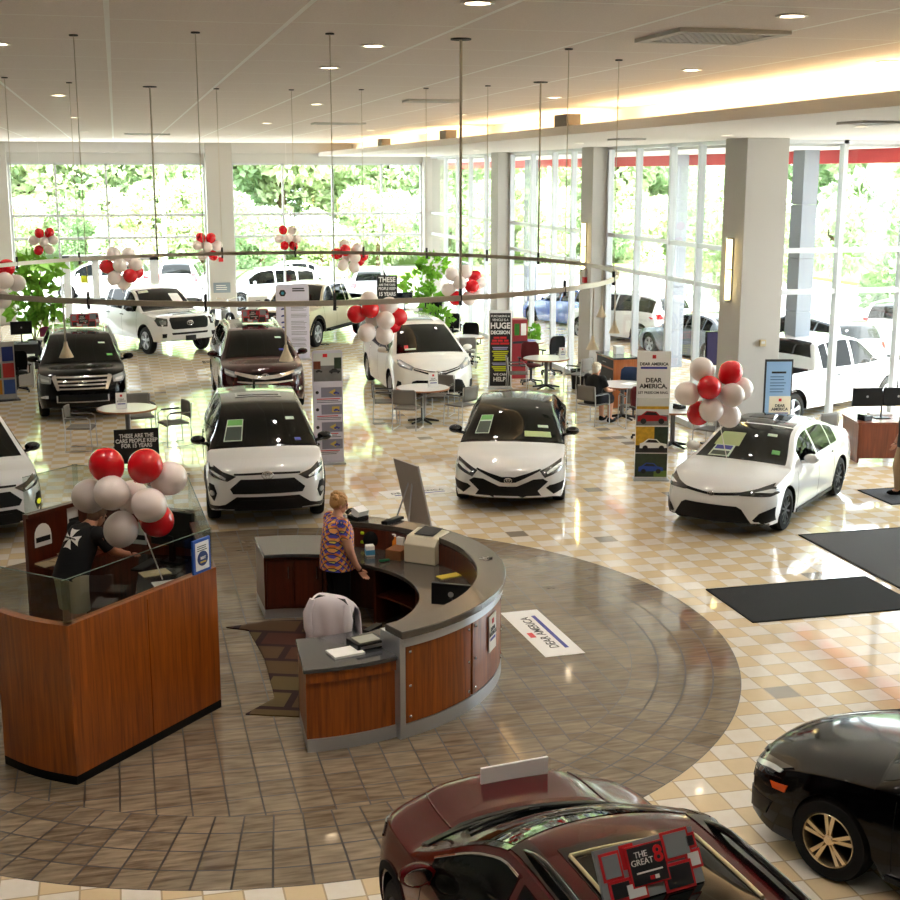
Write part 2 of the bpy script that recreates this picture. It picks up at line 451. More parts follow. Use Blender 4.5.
PW = 80  # room fill: beyond the few seen, downlights are added, some out of view
for x, y in ((4.57, 8.59), (2.29, 8.44), (7.31, 11.78), (5.9, 13.2), (6.1, 18.33), (2.18, 11.4), (2.18, 13.81), (-.9, 12.0), (-.9, 8.0), (4.5, 4.5), (1.2, 4.5), (-2.5, 6.0),
             (-.7, 19.5), (3.1, 21), (6.2, 24), (-.7, 27), (3.2, 29), (6.2, 33), (-.7, 36), (3.2, 38), (-3.2, 22), (-3.5, 31)):
    downlight(x, y, CEIL, .085, True, PW)
for x, y in ((9.6, 12.3), (9.6, 16), (9.6, 20), (9.2, 26), (9.2, 34), (9.2, 42)):
    downlight(x, y, SOF, .075, True, PW*.5)

def vent(x, y, z, w, d, label, grp=None):
    t = thing('ceiling_vent', label, 'ceiling vent', (x, y, z), 0, grp)
    b = MB(); w /= 2; d /= 2; f = .09
    for q in ((-w, w, -d, -d+f), (-w, w, d-f, d), (-w, -w+f, -d+f, d-f), (w-f, w, -d+f, d-f)): b.box(q[0], q[1], q[2], q[3], -.03, 0)
    b.build('frame', m_offwhite, t)
    b = MB(); b.box(-w+f, w-f, -d+f, d-f, -.004, 0); b.build('backing', m_dark, t)
    n = max(4, int((2*w-2*f)/.05)); b = MB()
    for k in range(n):
        x0 = -w+f+(2*w-2*f)*k/n; b.box(x0, x0+.018, -d+f, d-f, -.024, -.004, Matrix.Rotation(.5, 3, 'Y'))
    for k in range(1, 8):
        y0 = -d+f+(2*d-2*f)*k/8; b.box(-w+f, w-f, y0, y0+.01, -.026, -.006)
    b.build('grille', m_steel, t)
vent(4.6, 9.95, CEIL, .92, .9, 'large square air grille in the ceiling nearest the camera')
vent(4.6, 19.5, CEIL, .8, .5, 'mid distance ceiling air grille left of the cove light', None)
vent(4.7, 28.7, CEIL, 1.1, .6, 'second ceiling air grille back along the cove light', None)
vent(8.9, 14.6, SOF, .6, .6, 'square air grille in the white soffit near the right edge')
vent(8.9, 22.6, SOF, .5, .6, 'small air grille in the white soffit above the right windows')
vent(.9, 37.5, CEIL, 1.2, .6, 'far ceiling air grille near the back windows')

# cove light strip lying on the soffit behind its lip
m_cove = M('cove_strip', (255, 226, 172), .4, emit=12)
cv = 0
for y0, y1 in ((4.4, 20.6), (21.4, 28.6), (29.6, 36), (36.8, 46.5)):
    b = MB(); b.box(7.75, 7.83, y0, y1, SOF+.08, SOF+.13)
    tag(b.build('cove_light', m_cove), ['nearest warm strip light in the ceiling cove, long and bright', 'second warm cove strip light from the camera', 'third warm cove strip light from the camera', 'farthest warm cove strip light by the back windows'][cv], 'cove light', 'cove strip lights'); cv += 1
for y in (21.0, 29.1, 36.4):
    b = MB(); b.box(7.1, 7.35, y-.3, y+.3, SOF+.142, SOF+.33)
    struct(b.build('trim_2', M('cove_box', (120, 110, 100), .7)))

# wall sconces on the piers
m_scon = M('sconce_glow', (255, 226, 150), .3, emit=7)
for (y, lab) in ((21.98, 'glowing vertical wall sconce on the nearest big pier'), (29.95, 'glowing vertical wall sconce on the second pier')):
    t = thing('sconce', lab, 'wall light', (10.74 if y < 25 else 10.82, y, 2.85))
    b = MB(); b.box(-.03, 0, -.07, .07, 0, 1.12); b.build('back_plate', m_steel, t)
    b = MB(); b.tube([(-.07, 0, .02), (-.07, 0, 1.1)], .035, 10); b.build('tube', m_scon, t, smooth=40)
    b = MB(); b.box(-.12, -.02, -.05, .05, -.03, 0); b.box(-.12, -.02, -.05, .05, 1.1, 1.13); b.box(-.115, -.02, -.05, .05, .54, .57); b.build('cap', m_steel, t)
for (x, y, z, col, lab) in ((10.80, 29.85, 2.55, m_red, 'red fire alarm strobe on the second pier'), (3.5, 47.58, 2.05, m_red, 'red fire alarm strobe on the back wall pier')):
    t = thing('fire_alarm', lab, 'fire alarm', (x, y, z))
    b = MB()
    if x > 10: b.box(-.06, .02, -.08, .08, 0, .14)
    else: b.box(-.08, .08, -.06, .02, 0, .16)
    b.build('strobe_body', col, t, bevel=.01)
    b = MB()
    if x > 10: b.box(-.05, .02, -.06, .06, .14, .34)
    else: b.box(-.06, .06, -.05, .02, .16, .4)
    b.build('strobe_lens', m_offwhite, t, bevel=.01)
t = thing('thermostat', 'small beige thermostat box on the nearest big pier', 'thermostat', (11.2, 21.55, 2.05))
b = MB(); b.box(-.06, .06, -.05, 0, 0, .12); b.build('case', m_paperdim, t, bevel=.008)
b = MB(); b.box(-.035, .035, -.054, -.05, .05, .095); b.build('display', m_offwhite, t)
t = thing('plaque', 'small grey plaque on the back wall pier', 'sign', (3.5, 47.6, .95))
b = MB(); b.box(-.3, .3, -.03, 0, 0, .36); b.build('plate', M('plaque_grey', (128, 140, 150), .4), t, bevel=.01)
b = MB(); lines(b, -.2, .2, -.03, (.12, .19, .26), .025); b.build('text_lines', m_white, t)
# ================================================================ VEHICLES
def pchip(pts):
    xs = [p[0] for p in pts]; ys = [p[1] for p in pts]; n = len(xs)
    h = [xs[i+1]-xs[i] for i in range(n-1)]; d = [(ys[i+1]-ys[i])/h[i] for i in range(n-1)]
    m = [d[0]] + [0 if d[i-1]*d[i] <= 0 else 2*d[i-1]*d[i]/(d[i-1]+d[i]) for i in range(1, n-1)] + [d[-1]]
    def f(x):
        if x <= xs[0]: return ys[0]
        if x >= xs[-1]: return ys[-1]
        i = 0
        while x > xs[i+1]: i += 1
        t = (x-xs[i])/h[i]
        return (ys[i]*(1+2*t)*(1-t)**2 + h[i]*m[i]*t*(1-t)**2 + ys[i+1]*t*t*(3-2*t) + h[i]*m[i+1]*t*t*(t-1))
    return f

class Car:
    """smooth lofted vehicle body in local space: x forward, y left, z up, origin on the ground at mid length"""
    def __init__(s, **k):
        s.L = k['L']; s.W = k['W']; s.hw = s.W/2
        s.zc = pchip(k['zc']); s.belt = pchip(k['belt'])
        L = s.L
        s.wf = pchip([(0, k.get('nose_w', .80)), (.12, .9), (.35, .965), (.8, 1), (L-.8, 1), (L-.3, .965), (L-.1, .9), (L, .82)])
        s.tum = k.get('tumble', .42); s.crown = k.get('crown', .035)
        s.rock = k.get('rock', .24); s.fr = k['fr']; s.rr = L - k['ro']; s.wr = k['wr']; s.arch = k.get('arch', s.wr+.065)
        s.plan = k.get('plan', .26); s.planr = k.get('planr', .15)
        s.sf = pchip(k.get('sf', [(.15, -.1), (.4, 0), (.65, -.02), (.9, -.1), (1.1, -.2)]))
        s.sr = pchip(k.get('sr', [(.15, -.08), (.5, 0), (.8, -.02), (1.2, -.1)]))
        s.cowl = k['cowl']; s.roof0 = k['roof0']; s.roof1 = k['roof1']; s.bow = k.get('bow', .14)
        s.bed = k.get('bed'); s.bulge = k.get('bulge', 0.); s.k = k
        s.frise = k.get('frise', .0)
        s.side = pchip([(-.2, .93), (0, .955), (.3, .992), (.55, 1), (.8, .985), (1, .955)])
    def zbot(s, q):
        z = s.rock + (.06 if q < .25 else 0)*(1-q/.25 if q < .25 else 0) + (.1*(q-(s.L-.5))/.5 if q > s.L-.5 else 0)
        for w in (s.fr, s.rr):
            d = abs(q-w)
            if d < s.arch: z = max(z, s.wr + sqrt(s.arch**2-d*d))
        return z
    def ysid(s, q, z):
        b = s.belt(q); t = (z-s.rock)/max(.1, b-s.rock)
        return s.hw*s.wf(q)*s.side(min(1, t))
    def zcor(s, q):
        return max(s.belt(q)+.012, s.zc(q)-s.crown*(1 if q > s.cowl else 1.3))
    def ycor(s, q):
        b = s.belt(q); zc = s.zcor(q)
        return max(.3, s.ysid(q, b) - s.tum*(zc-b) - .03)
    def top(s, q, v, off=0):
        yc = s.ycor(q); zk = s.zcor(q); cr = s.zc(q)-zk
        z = zk + cr*(1-abs(v)**2.2)
        if s.bulge and q < s.cowl:
            e = min(1, max(0, (.72-abs(v))/.16)); e = e*e*(3-2*e)
            z += s.bulge*e*min(1, q/.3)*min(1, (s.cowl-q)/.15+.3)
        if s.bed and s.bed[0] < q < s.bed[1] and abs(v) < .9: z = s.bed[2]
        bw = 0
        if q < s.roof0+.4: bw = s.bow*min(1, max(0, (s.roof0+.4-q)/.6))*min(1, q/.5)
        elif q > s.roof1-.3: bw = -s.bow*.7*min(1, (q-s.roof1+.3)/.5)
        x, y = s.bend(q, v*yc, z)
        return Vector((x + bw*(1-v*v), y, z+off))
    def bend(s, q, y, z):
        x = s.L/2 - q
        if q < 1.1:
            x += (1-q/1.1)**2*(-s.plan*(abs(y)/s.hw)**2.6 + s.sf(z))
        if q > s.L-.8:
            x -= ((q-s.L+.8)/.8)**2*(-s.planr*(abs(y)/s.hw)**2.6 + s.sr(z))
        return x, y
    def sidep(s, q, z, off=0):
        b = s.belt(q)
        if z <= b: y = s.ysid(q, z)
        else:
            zk = s.zcor(q); y0 = s.ysid(q, b); t = (z-b)/max(.001, zk-b)
            y = y0 + (s.ycor(q)-y0)*t + .015*sin(pi*min(1, t))
        x, y = s.bend(q, y, z)
        return Vector((x, y+off, z))
    def body(s, paint, roofmat, parent, name='body'):
        L = s.L; st = set([0, .015, .04, .08, .13, .2, .3, .42, L, L-.015, L-.04, L-.08, L-.14, L-.22, L-.32])
        n = int(L/.11)
        for i in range(5, n-3): st.add(round(L*i/n, 4))
        for w in (s.fr, s.rr):
            for c in (1, .9995, .985, .95, .9, .82, .7, .55, .38, .2, 0):
                st.add(w-s.arch*c); st.add(w+s.arch*c)
        for q in (s.cowl, s.roof0, s.roof1): st.add(q)
        if s.bed: st.update([s.bed[0]-.01, s.bed[0]+.01, s.bed[1]-.01, s.bed[1]+.01])
        st = sorted(q for q in st if 0 <= q <= L)
        o = [st[0]]
        for q in st[1:]:
            if q-o[-1] > .0004: o.append(q)
        st = o
        J, I1, I2 = 9, 10, 5
        bm = bmesh.new(); rings = []
        vs = [j/J for j in range(J+1)]
        for q in st:
            h = []
            zb = s.zbot(q); b = s.belt(q); zk = s.zcor(q)
            yb = s.ysid(q, zb)
            for j in range(J):
                x, y = s.bend(q, yb*vs[j], zb); h.append(Vector((x, y, zb)))
            for i in range(I1+1): h.append(s.sidep(q, zb+(b-zb)*i/I1))
            for i in range(1, I2+1): h.append(s.sidep(q, b+(zk-b)*i/I2))
            h[-1] = s.top(q, 1)
            for j in range(J-1, -1, -1): h.append(s.top(q, vs[j]))
            rings.append(h)
        K = len(rings[0]); V = []
        for h in rings:
            a = [bm.verts.new(p) for p in h]
            m = [a[0]] + [bm.verts.new((p.x, -p.y, p.z)) for p in h[1:-1]] + [a[-1]]
            V.append((a, m))
        def mat(k, q):
            if k < J: return 2
            if k >= J+I1 and roofmat is not None and q >= s.cowl-.03: return 1
            return 0
        for i in range(len(V)-1):
            q = (st[i]+st[i+1])/2
            for k in range(K-1):
                for sd in (0, 1):
                    A, B = V[i][sd], V[i+1][sd]
                    vv = [A[k], A[k+1], B[k+1], B[k]]
                    if sd: vv = vv[::-1]
                    try:
                        f = bm.faces.new(vv); f.material_index = mat(k, q)
                        if s.bed and s.bed[0]-.02 < q < s.bed[1]+.02 and k >= J+I1+I2+1: f.material_index = 2
                    except ValueError: pass
        # end caps: Coons patches
        for e, q in ((0, st[0]), (-1, st[-1])):
            a, m = V[e]; I = I1+I2
            sign = 1
            grid = {}
            for i in range(I+1):
                for jj in range(-J, J+1):
                    j = abs(jj); src = a if jj >= 0 else m
                    if i == 0: grid[i, jj] = src[j]
                    elif i == I: grid[i, jj] = src[K-1-j]
                    elif j == J: grid[i, jj] = src[J+i]
                    else:
                        t = i/I; u = vs[j]
                        z = src[J+i].co.z*u + (1-u)*(a[0].co.z + (a[K-1].co.z-a[0].co.z)*(src[J+i].co.z-a[J].co.z)/max(1e-3, a[J+I].co.z-a[J].co.z))
                        y = abs(src[J+i].co.y)*u
                        x, y2 = s.bend(q, y, z)
                        grid[i, jj] = bm.verts.new((x, y2 if jj >= 0 else -y2, z))
            for i in range(I):
                for jj in range(-J, J):
                    vv = [grid[i, jj], grid[i, jj+1], grid[i+1, jj+1], grid[i+1, jj]]
                    if len(set(vv)) == 4:
                        try: bm.faces.new(vv)
                        except ValueError: pass
        bmesh.ops.remove_doubles(bm, verts=bm.verts[:], dist=.0004)
        bmesh.ops.recalc_face_normals(bm, faces=bm.faces[:])
        s.bvh = BVHTree.FromBMesh(bm)
        me = bpy.data.meshes.new(name); bm.to_mesh(me); bm.free()
        for mm in (paint, roofmat or paint, m_blackmat): me.materials.append(mm)
        me.polygons.foreach_set('use_smooth', [True]*len(me.polygons)); me.set_sharp_from_angle(angle=R(38))
        ob = bpy.data.objects.new(name, me); C.objects.link(ob); ob.parent = parent
        s.root = parent
        return ob
    # -------- pieces laid on the body surface
    def decal(s, name, mat, poly, axis='front', off=.007, side=1, parent=None, step=.07, thick=.012, label=None):
        bm = bmesh.new()
        f = bm.faces.new([bm.verts.new((p[0], p[1], 0)) for p in poly])
        bmesh.ops.triangulate(bm, faces=[f])
        for ax in (0, 1):
            lo = min(p[ax] for p in poly); hi = max(p[ax] for p in poly); n = int((hi-lo)/step)
            for i in range(1, n+1):
                co = [0, 0, 0]; no = [0, 0, 0]; co[ax] = lo+(hi-lo)*i/(n+1); no[ax] = 1
                bmesh.ops.bisect_plane(bm, geom=bm.verts[:]+bm.edges[:]+bm.faces[:], plane_co=co, plane_no=no)
        dead = []; nrm = {}
        for v in bm.verts:
            a, b = v.co.x, v.co.y
            if axis == 'front': o, d = Vector((s.L/2+2, a, b)), Vector((-1, 0, 0))
            elif axis == 'rear': o, d = Vector((-s.L/2-2, a, b)), Vector((1, 0, 0))
            elif axis == 'side': o, d = Vector((s.L/2-a, 3*side, b)), Vector((0, -side, 0))
            else: o, d = Vector((s.L/2-a, b, 4)), Vector((0, 0, -1))
            h, n, _, _ = s.bvh.ray_cast(o, d)
            if h is None or (axis == 'front' and h.x < s.L/2-.62) or (axis == 'rear' and h.x > -s.L/2+.62): dead.append(v); continue
            if n.dot(d) > 0: n = -n
            v.co = h + n*off; nrm[v] = n
        bmesh.ops.delete(bm, geom=dead, context='VERTS')
        if len(bm.faces) == 0: bm.free(); return None
        # give the piece a real thickness reaching into the body
        edges = [e for e in bm.edges if e.is_boundary]
        lowv = {}
        for e in edges:
            for v in e.verts:
                if v not in lowv: lowv[v] = bm.verts.new(v.co - nrm[v]*thick)
        for e in edges:
            a, b = e.verts
            try: bm.faces.new([a, b, lowv[b], lowv[a]])
            except ValueError: pass
        bmesh.ops.recalc_face_normals(bm, faces=bm.faces[:])
        me = bpy.data.meshes.new(name); bm.to_mesh(me); bm.free(); me.materials.append(mat)
        me.polygons.foreach_set('use_smooth', [True]*len(me.polygons)); me.set_sharp_from_angle(angle=R(45))
        ob = bpy.data.objects.new(name, me); C.objects.link(ob); ob.parent = parent or s.root
        if label: ob['label'] = label
        return ob
    def centre(s, name, mat, half, axis='front', **k):
        return s.decal(name, mat, list(half)+[(-p[0], p[1]) for p in reversed(half) if p[0] > 1e-6], axis, **k)
    def pair(s, name, mat, pts, axis='front', **k):
        a = s.decal(name, mat, pts, axis, **k); b = s.decal(name, mat, [(-p[0], p[1]) for p in reversed(pts)], axis, **k); return a, b
    def sides(s, name, mat, pts, **k):
        return [s.decal(name, mat, pts, 'side', side=sd, **k) for sd in (1, -1)]
    def patch(s, name, mat, q0, q1, v0, v1, off=.006, n=14, m=16, rnd=0., label=None, parent=None):
        """panel on the upper surface between stations q0..q1 and fractions v0..v1"""
        mb = MB(); V = []
        for i in range(n+1):
            row = []
            for j in range(m+1):
                q = q0+(q1-q0)*i/n
                a0 = v0(q) if callable(v0) else v0; a1 = v1(q) if callable(v1) else v1
                row.append(mb.b.verts.new(s.top(q, a0+(a1-a0)*j/m, off)))
            V.append(row)
        for i in range(n):
            for j in range(m): mb._f([V[i][j], V[i][j+1], V[i+1][j+1], V[i+1][j]])
        edge = [V[0][j] for j in range(m+1)]+[V[i][m] for i in range(1, n+1)]+[V[n][j] for j in range(m-1, -1, -1)]+[V[i][0] for i in range(n-1, 0, -1)]
        low = [mb.b.verts.new(v.co-Vector((0, 0, off+.012))) for v in edge]
        for i in range(len(edge)):
            k = (i+1) % len(edge); mb._f([edge[i], edge[k], low[k], low[i]])
        o = mb.build(name, mat, parent or s.root, smooth=40)
        if label: o['label'] = label
        return o
    def windshield(s, mat, pad=.06):
        def vf(sg): return lambda q: sg*(1-pad*1.1/s.ycor(q))
        return s.patch('windshield', mat, s.cowl+.03, s.roof0-.03, vf(-1), vf(1), .004)
    def rearglass(s, mat):
        q1 = s.k['rear0']
        def vf(sg): return lambda q: sg*(1-.1/s.ycor(q))
        return s.patch('rear_window', mat, s.roof1+.04, q1, vf(-1), vf(1), .004)
    def sidewin(s, mat, spans, lo=.03, hi=.055):
        for (a, b) in spans:
            n = 14; bot = []; top = []
            for i in range(n+1):
                q = a+(b-a)*i/n; z0 = s.belt(q)+lo; z1 = s.zcor(q)-hi
                if z1 > z0+.004: bot.append((q, z0)); top.append((q, z1))
            if len(bot) < 2: continue
            s.sides('side_window', m_glassside if mat is m_glassdark else mat, bot+top[::-1], off=.004, step=.12)
    def seam(s, qs, z0, z1=None, mat=None):
        for q in qs:
            zt = z1 if z1 else s.belt(q)+.02
            s.sides('door_seam', mat or m_blackmat, [(q-.004, z0), (q+.004, z0), (q+.004, zt), (q-.004, zt)], off=.0015, thick=.004, step=.12)
    def handles(s, qs, z, mat):
        for q in qs: s.sides('door_handle', mat, [(q-.1, z-.016), (q+.1, z-.016), (q+.1, z+.016), (q-.1, z+.016)], off=.022, thick=.03)
    def cladding(s, mat, w=.06):
        for c in (s.fr, s.rr):
            pts = []
            for i in range(0, 17):
                a = -.12+(pi+.24)*i/16; pts.append((c+cos(a)*(s.arch+.004), max(s.rock, s.wr+sin(a)*(s.arch+.004))))
            for i in range(16, -1, -1):
                a = -.12+(pi+.24)*i/16; pts.append((c+cos(a)*(s.arch+w), max(s.rock, s.wr+sin(a)*(s.arch+w))))
            s.sides('arch_trim', mat, pts, off=.012, step=.08)
        s.sides('rocker_trim', mat, [(s.fr+s.arch, s.rock+.005), (s.rr-s.arch, s.rock+.005), (s.rr-s.arch, s.rock+.1), (s.fr+s.arch, s.rock+.1)], off=.012, step=.15)
    def mirrors(s, mat, q, dz=.1, sz=1., y=.13):
        for sd in (1, -1):
            zb = s.belt(q)+dz; yb = s.ysid(q, s.belt(q))
            mb = MB(); x = s.L/2-q
            mb.ell((x, sd*(yb+y), zb), (.085*sz, .12*sz, .075*sz), 14, 9)
            for v in mb.b.verts:
                if v.co.x < x-.03: v.co.x = x-.03
            mb.tube([(x+.01, sd*(yb-.03), zb-.07), (x+.01, sd*(yb+y-.04), zb-.045)], .028, 8)
            o = mb.build('side_mirror', mat, s.root, smooth=50)
            g = MB(); g.ell((x-.032, sd*(yb+y), zb), (.004, .095*sz, .058*sz), 14, 7); g.build('mirror_glass', m_chrome, o, smooth=60)
    def wheels(s, style, rimmat, spoke=None, tw=.22, inset=.0):
        r = s.wr
        prof = [(r*.64, -tw/2+.02), (r*.70, -tw/2), (r*.93, -tw/2+.012), (r*.985, -tw/2+.04), (r, -tw/2+.07), (r, tw/2-.07), (r*.985, tw/2-.04), (r*.93, tw/2-.012), (r*.70, tw/2), (r*.64, tw/2-.02)]
        t0 = None
        for q in (s.fr, s.rr):
            for sd in (1, -1):
                loc = Vector((s.L/2-q, sd*(s.hw*.985-tw/2-inset), r))
                if t0 is None:
                    mb = MB(); mb.lathe(prof, 36, axis='Y', caps=False); t0 = mb.build('wheel', m_rubber, s.root, smooth=35)
                    mb = MB(); R0 = r*.66
                    mb.lathe([(0.001, tw/2-.1), (R0*.97, tw/2-.1)], 30, axis='Y'); rb = mb.build('rim_barrel', m_dark, t0, smooth=30)
                    mb = MB(); mb.lathe([(R0, tw/2-.1), (R0, tw/2-.012), (R0*.965, tw/2-.006), (R0*.93, tw/2-.02), (R0*.93, tw/2-.1)], 36, axis='Y', caps=False)
                    ns, dbl, wd = {'double5': (5, .16, .034), 'six': (6, 0, .06), 'ten': (10, 0, .034), 'five': (5, .1, .045), 'steel': (8, 0, .05)}[style]
                    yo = tw/2-.022
                    for k in range(ns):
                        for o_ in ((-dbl, dbl) if dbl else (0,)):
                            a = 2*pi*k/ns+pi/2
                            p0 = Vector((cos(a+o_*.6)*R0*.16, 0, sin(a+o_*.6)*R0*.16)); p1 = Vector((cos(a+o_)*R0*.97, 0, sin(a+o_)*R0*.97))
                            d = (p1-p0).normalized(); nn = Vector((-d.z, 0, d.x))*wd*r/.34/2
                            qv = [mb.b.verts.new(Vector((p.x, y, p.z))) for p in (p0-nn*.8, p0+nn*.8, p1+nn, p1-nn) for y in (yo-.03, yo)]
                            for f in ((1, 3, 5, 7), (0, 1, 7, 6), (2, 3, 1, 0), (4, 5, 3, 2), (6, 7, 5, 4)): mb._f([qv[i] for i in f])
                    mb.lathe([(.001, yo+.006), (R0*.16, yo+.004), (R0*.22, yo-.006), (R0*.22, yo-.05)], 20, axis='Y')
                    mb.build('rim', rimmat, t0, smooth=30)
                    t0.location = loc; wh = t0
                else:
                    wh = t0.copy(); C.objects.link(wh); wh.parent = s.root; wh.location = loc
                    for ch in t0.children:
                        d = ch.copy(); C.objects.link(d); d.parent = wh
                wh.rotation_euler = (0, 0, 0 if sd > 0 else pi)
    def emblem(s, z, sc=.07, mat=None, yo=0):
        mb = MB()
        def ring(cy, cz, a, b, r):
            mb.tube([(0, cy+a*cos(2*pi*i/24), cz+b*sin(2*pi*i/24)) for i in range(25)], r, 6, False)
        ring(0, 0, sc, sc*.68, sc*.1); ring(0, 0, sc*.32, sc*.6, sc*.08); ring(0, sc*.26, sc*.62, sc*.26, sc*.08)
        h, n, _, _ = s.bvh.ray_cast(Vector((s.L/2+2, yo, z)), Vector((-1, 0, 0)))
        return mb.build('emblem', mat or m_chrome, s.root, smooth=60, loc=(h.x+.02, yo, z))
    def plate(s, z, mat, h=.15, w=.3, txt=None):
        hh, n, _, _ = s.bvh.ray_cast(Vector((s.L/2+2, 0, z)), Vector((-1, 0, 0)))
        mb = MB(); mb.box(-.02, .012, -w/2, w/2, -h/2, h/2)
        o = mb.build('license_plate', mat, s.root, loc=(hh.x+.01, 0, z), bevel=.005)
        if txt: text('plate_text', txt, h*.7, m_white, o, (.014, 0, 0), (pi/2, 0, pi/2))
        return o
    def rails(s, mat, q0, q1, v=.9, h=.055, r=.018):
        for sd in (1, -1):
            pts = []
            for i in range(13):
                q = q0+(q1-q0)*i/12; k = min(1, min(i, 12-i)/1.5)
                p = s.top(q, sd*v); pts.append(p+Vector((0, 0, h*k-.01*(1-k))))
            mb = MB(); mb.tube(pts, r, 8); mb.build('roof_rail', mat, s.root, smooth=60)
    def sunroof(s, q0, q1, v=.62, glassmat=None):
        f = s.patch('sunroof', m_blackgloss, q0, q1, -v, v, .006)
        s.patch('sunroof_glass', glassmat or m_glassdark, q0+.12, q1-.05, -v*.9, v*.9, .012, parent=f)
        return f

CS = .96
def car_root(name, label, front, heading, L, cat='car', scale=CS, z=0, dims=True):
    h = R(heading); f = Vector((front[0], front[1], z)); c = f - Vector((cos(h), sin(h), 0))*L/2*scale
    t = thing(name, label, cat, c, h); t.scale = (scale,)*3
    return t
def from_wheel(wx, wy, heading, L, fr, W, side, scale=CS):
    """front centre of a vehicle from the ground contact of one front wheel"""
    h = R(heading); d = Vector((cos(h), sin(h))); n = Vector((-sin(h), cos(h)))
    p = Vector((wx, wy)) - n*side*(W/2-.12)*scale + d*fr*scale
    return (p.x, p.y)

def sticker(car, name, q0, q1, v0, v1, mat, label=None):
    return car.patch(name, mat, q0, q1, v0, v1, .012, 4, 4, label=label)
def window_sticker(car, q0, q1, v0, v1, top=None, label='green topped window sticker'):
    o = sticker(car, 'window_sticker', q0, q1, v0, v1, m_stk, label)
    car.patch('sticker_header', m_stkgreen, q1-(q1-q0)*.28, q1-.012, v0+(v1-v0)*.06, v1-(v1-v0)*.06, .016, 3, 3, parent=o)
    car.patch('sticker_panel', m_stkdark, q0+.012, q1-(q1-q0)*.36, v0+(v1-v0)*.06, v1-(v1-v0)*.06, .016, 3, 3, parent=o)
m_stk = M('sticker_white', (214, 232, 214), .4); m_stkgreen = M('sticker_green', (120, 196, 108), .4); m_stkdark = M('sticker_dark_panel', (54, 70, 60), .4)
m_stklime = M('sticker_lime', (190, 206, 150), .4)
m_wpaint = M('white_car_paint', (228, 229, 230), .18, coat=1.)
m_pearl = M('pearl_white_paint', (248, 246, 240), .2, coat=1.)
m_bpaint = M('black_car_paint', (4, 4, 5), .1, coat=.1, spec=.2)
m_maroon = M('maroon_car_paint', (70, 4, 8), .16, coat=.2, spec=.25)
m_maroond = M('dark_maroon_car_paint', (56, 8, 14), .2, coat=.5, spec=.3)
m_tan = M('sand_car_paint', (196, 184, 154), .3, coat=.8)
m_bluecar = M('blue_car_paint', (24, 78, 170), .2, coat=1.)
m_greycar = M('grey_car_paint', (92, 100, 112), .2, metal=.3, coat=1.)
m_lamp = M('headlamp', (150, 155, 160), .1, metal=.4, coat=1.)
m_lampd = M('headlamp_smoked', (36, 38, 42), .08, metal=.2, coat=1.)
m_lampw = M('headlamp_reflector', (230, 234, 238), .15, metal=.6)
m_amber = M('amber_reflector', (220, 84, 24), .2, coat=.6)
m_foglit = M('fog_lamp_yellow', (224, 220, 60), .2, emit=.4)
m_tail = M('tail_lamp_red', (190, 16, 22), .15, coat=.8)
m_grille = M('grille_black', (8, 8, 9), .45, spec=.2)
m_mesh = M('grille_mesh', (14, 14, 15), .5, spec=.2, bump=.8, bscale=70)

SUVP = dict(L=4.6, W=1.86, zc=[(0, .86), (.05, .94), (.25, 1.0), (.95, 1.11), (1.05, 1.16), (1.75, 1.59), (2.05, 1.67), (2.9, 1.69), (3.7, 1.65), (4.15, 1.56), (4.45, 1.15), (4.6, 1.0)],
            belt=[(0, .78), (.15, .86), (.4, .94), (1.05, 1.02), (2.4, 1.06), (3.6, 1.12), (4.3, 1.08), (4.6, .9)],
            fr=.93, ro=.98, wr=.36, cowl=1.0, roof0=1.95, roof1=3.75, rear0=4.4, rock=.26)
# ================================================================ CARS IN THE SHOWROOM
def spec(base, **k):
    d = dict(base); d.update(k); return d
BIG = spec(SUVP, L=4.9, W=1.94, zc=[(0, .9), (.05, .98), (.25, 1.06), (1.0, 1.16), (1.1, 1.21), (1.8, 1.64), (2.1, 1.73), (3.0, 1.77), (4.0, 1.74), (4.5, 1.64), (4.8, 1.2), (4.9, 1.05)],
           belt=[(0, .82), (.15, .9), (.4, 1.0), (1.1, 1.09), (2.4, 1.13), (3.8, 1.17), (4.6, 1.13), (4.9, .95)], fr=.95, ro=1.1, wr=.37, cowl=1.05, roof0=2.0, roof1=4.0, rear0=4.75)
SED = dict(L=4.85, W=1.84, zc=[(0, .66), (.05, .72), (.3, .79), (.9, .88), (1.3, .94), (1.4, .97), (2.2, 1.36), (2.6, 1.43), (3.1, 1.44), (3.5, 1.40), (4.2, 1.13), (4.45, 1.08), (4.75, 1.06), (4.85, .95)],
           belt=[(0, .6), (.15, .67), (.5, .77), (1.3, .87), (2.5, .93), (3.6, .98), (4.3, 1.0), (4.85, .86)], fr=.97, ro=1.06, wr=.33, arch=.375, cowl=1.32, roof0=2.3, roof1=3.35, rear0=4.2,
           rock=.19, tumble=.5, crown=.05, plan=.34, sf=[(.1, -.06), (.3, 0), (.5, 0), (.66, -.05), (.8, -.14)], sr=[(.15, -.08), (.5, 0), (.9, -.02), (1.1, -.06)])
COR = spec(SED, L=4.55, W=1.78, zc=[(0, .68), (.05, .74), (.3, .81), (.85, .91), (1.15, .97), (1.25, 1.0), (2.0, 1.37), (2.35, 1.42), (2.75, 1.425), (3.15, 1.37), (3.85, 1.14), (4.05, 1.09), (4.45, 1.05), (4.55, .95)],
           belt=[(0, .62), (.15, .69), (.5, .79), (1.2, .89), (2.4, .95), (3.4, 1.0), (4.0, 1.01), (4.55, .86)], fr=.93, ro=.95, cowl=1.18, roof0=2.12, roof1=3.0, rear0=3.8, plan=.36)
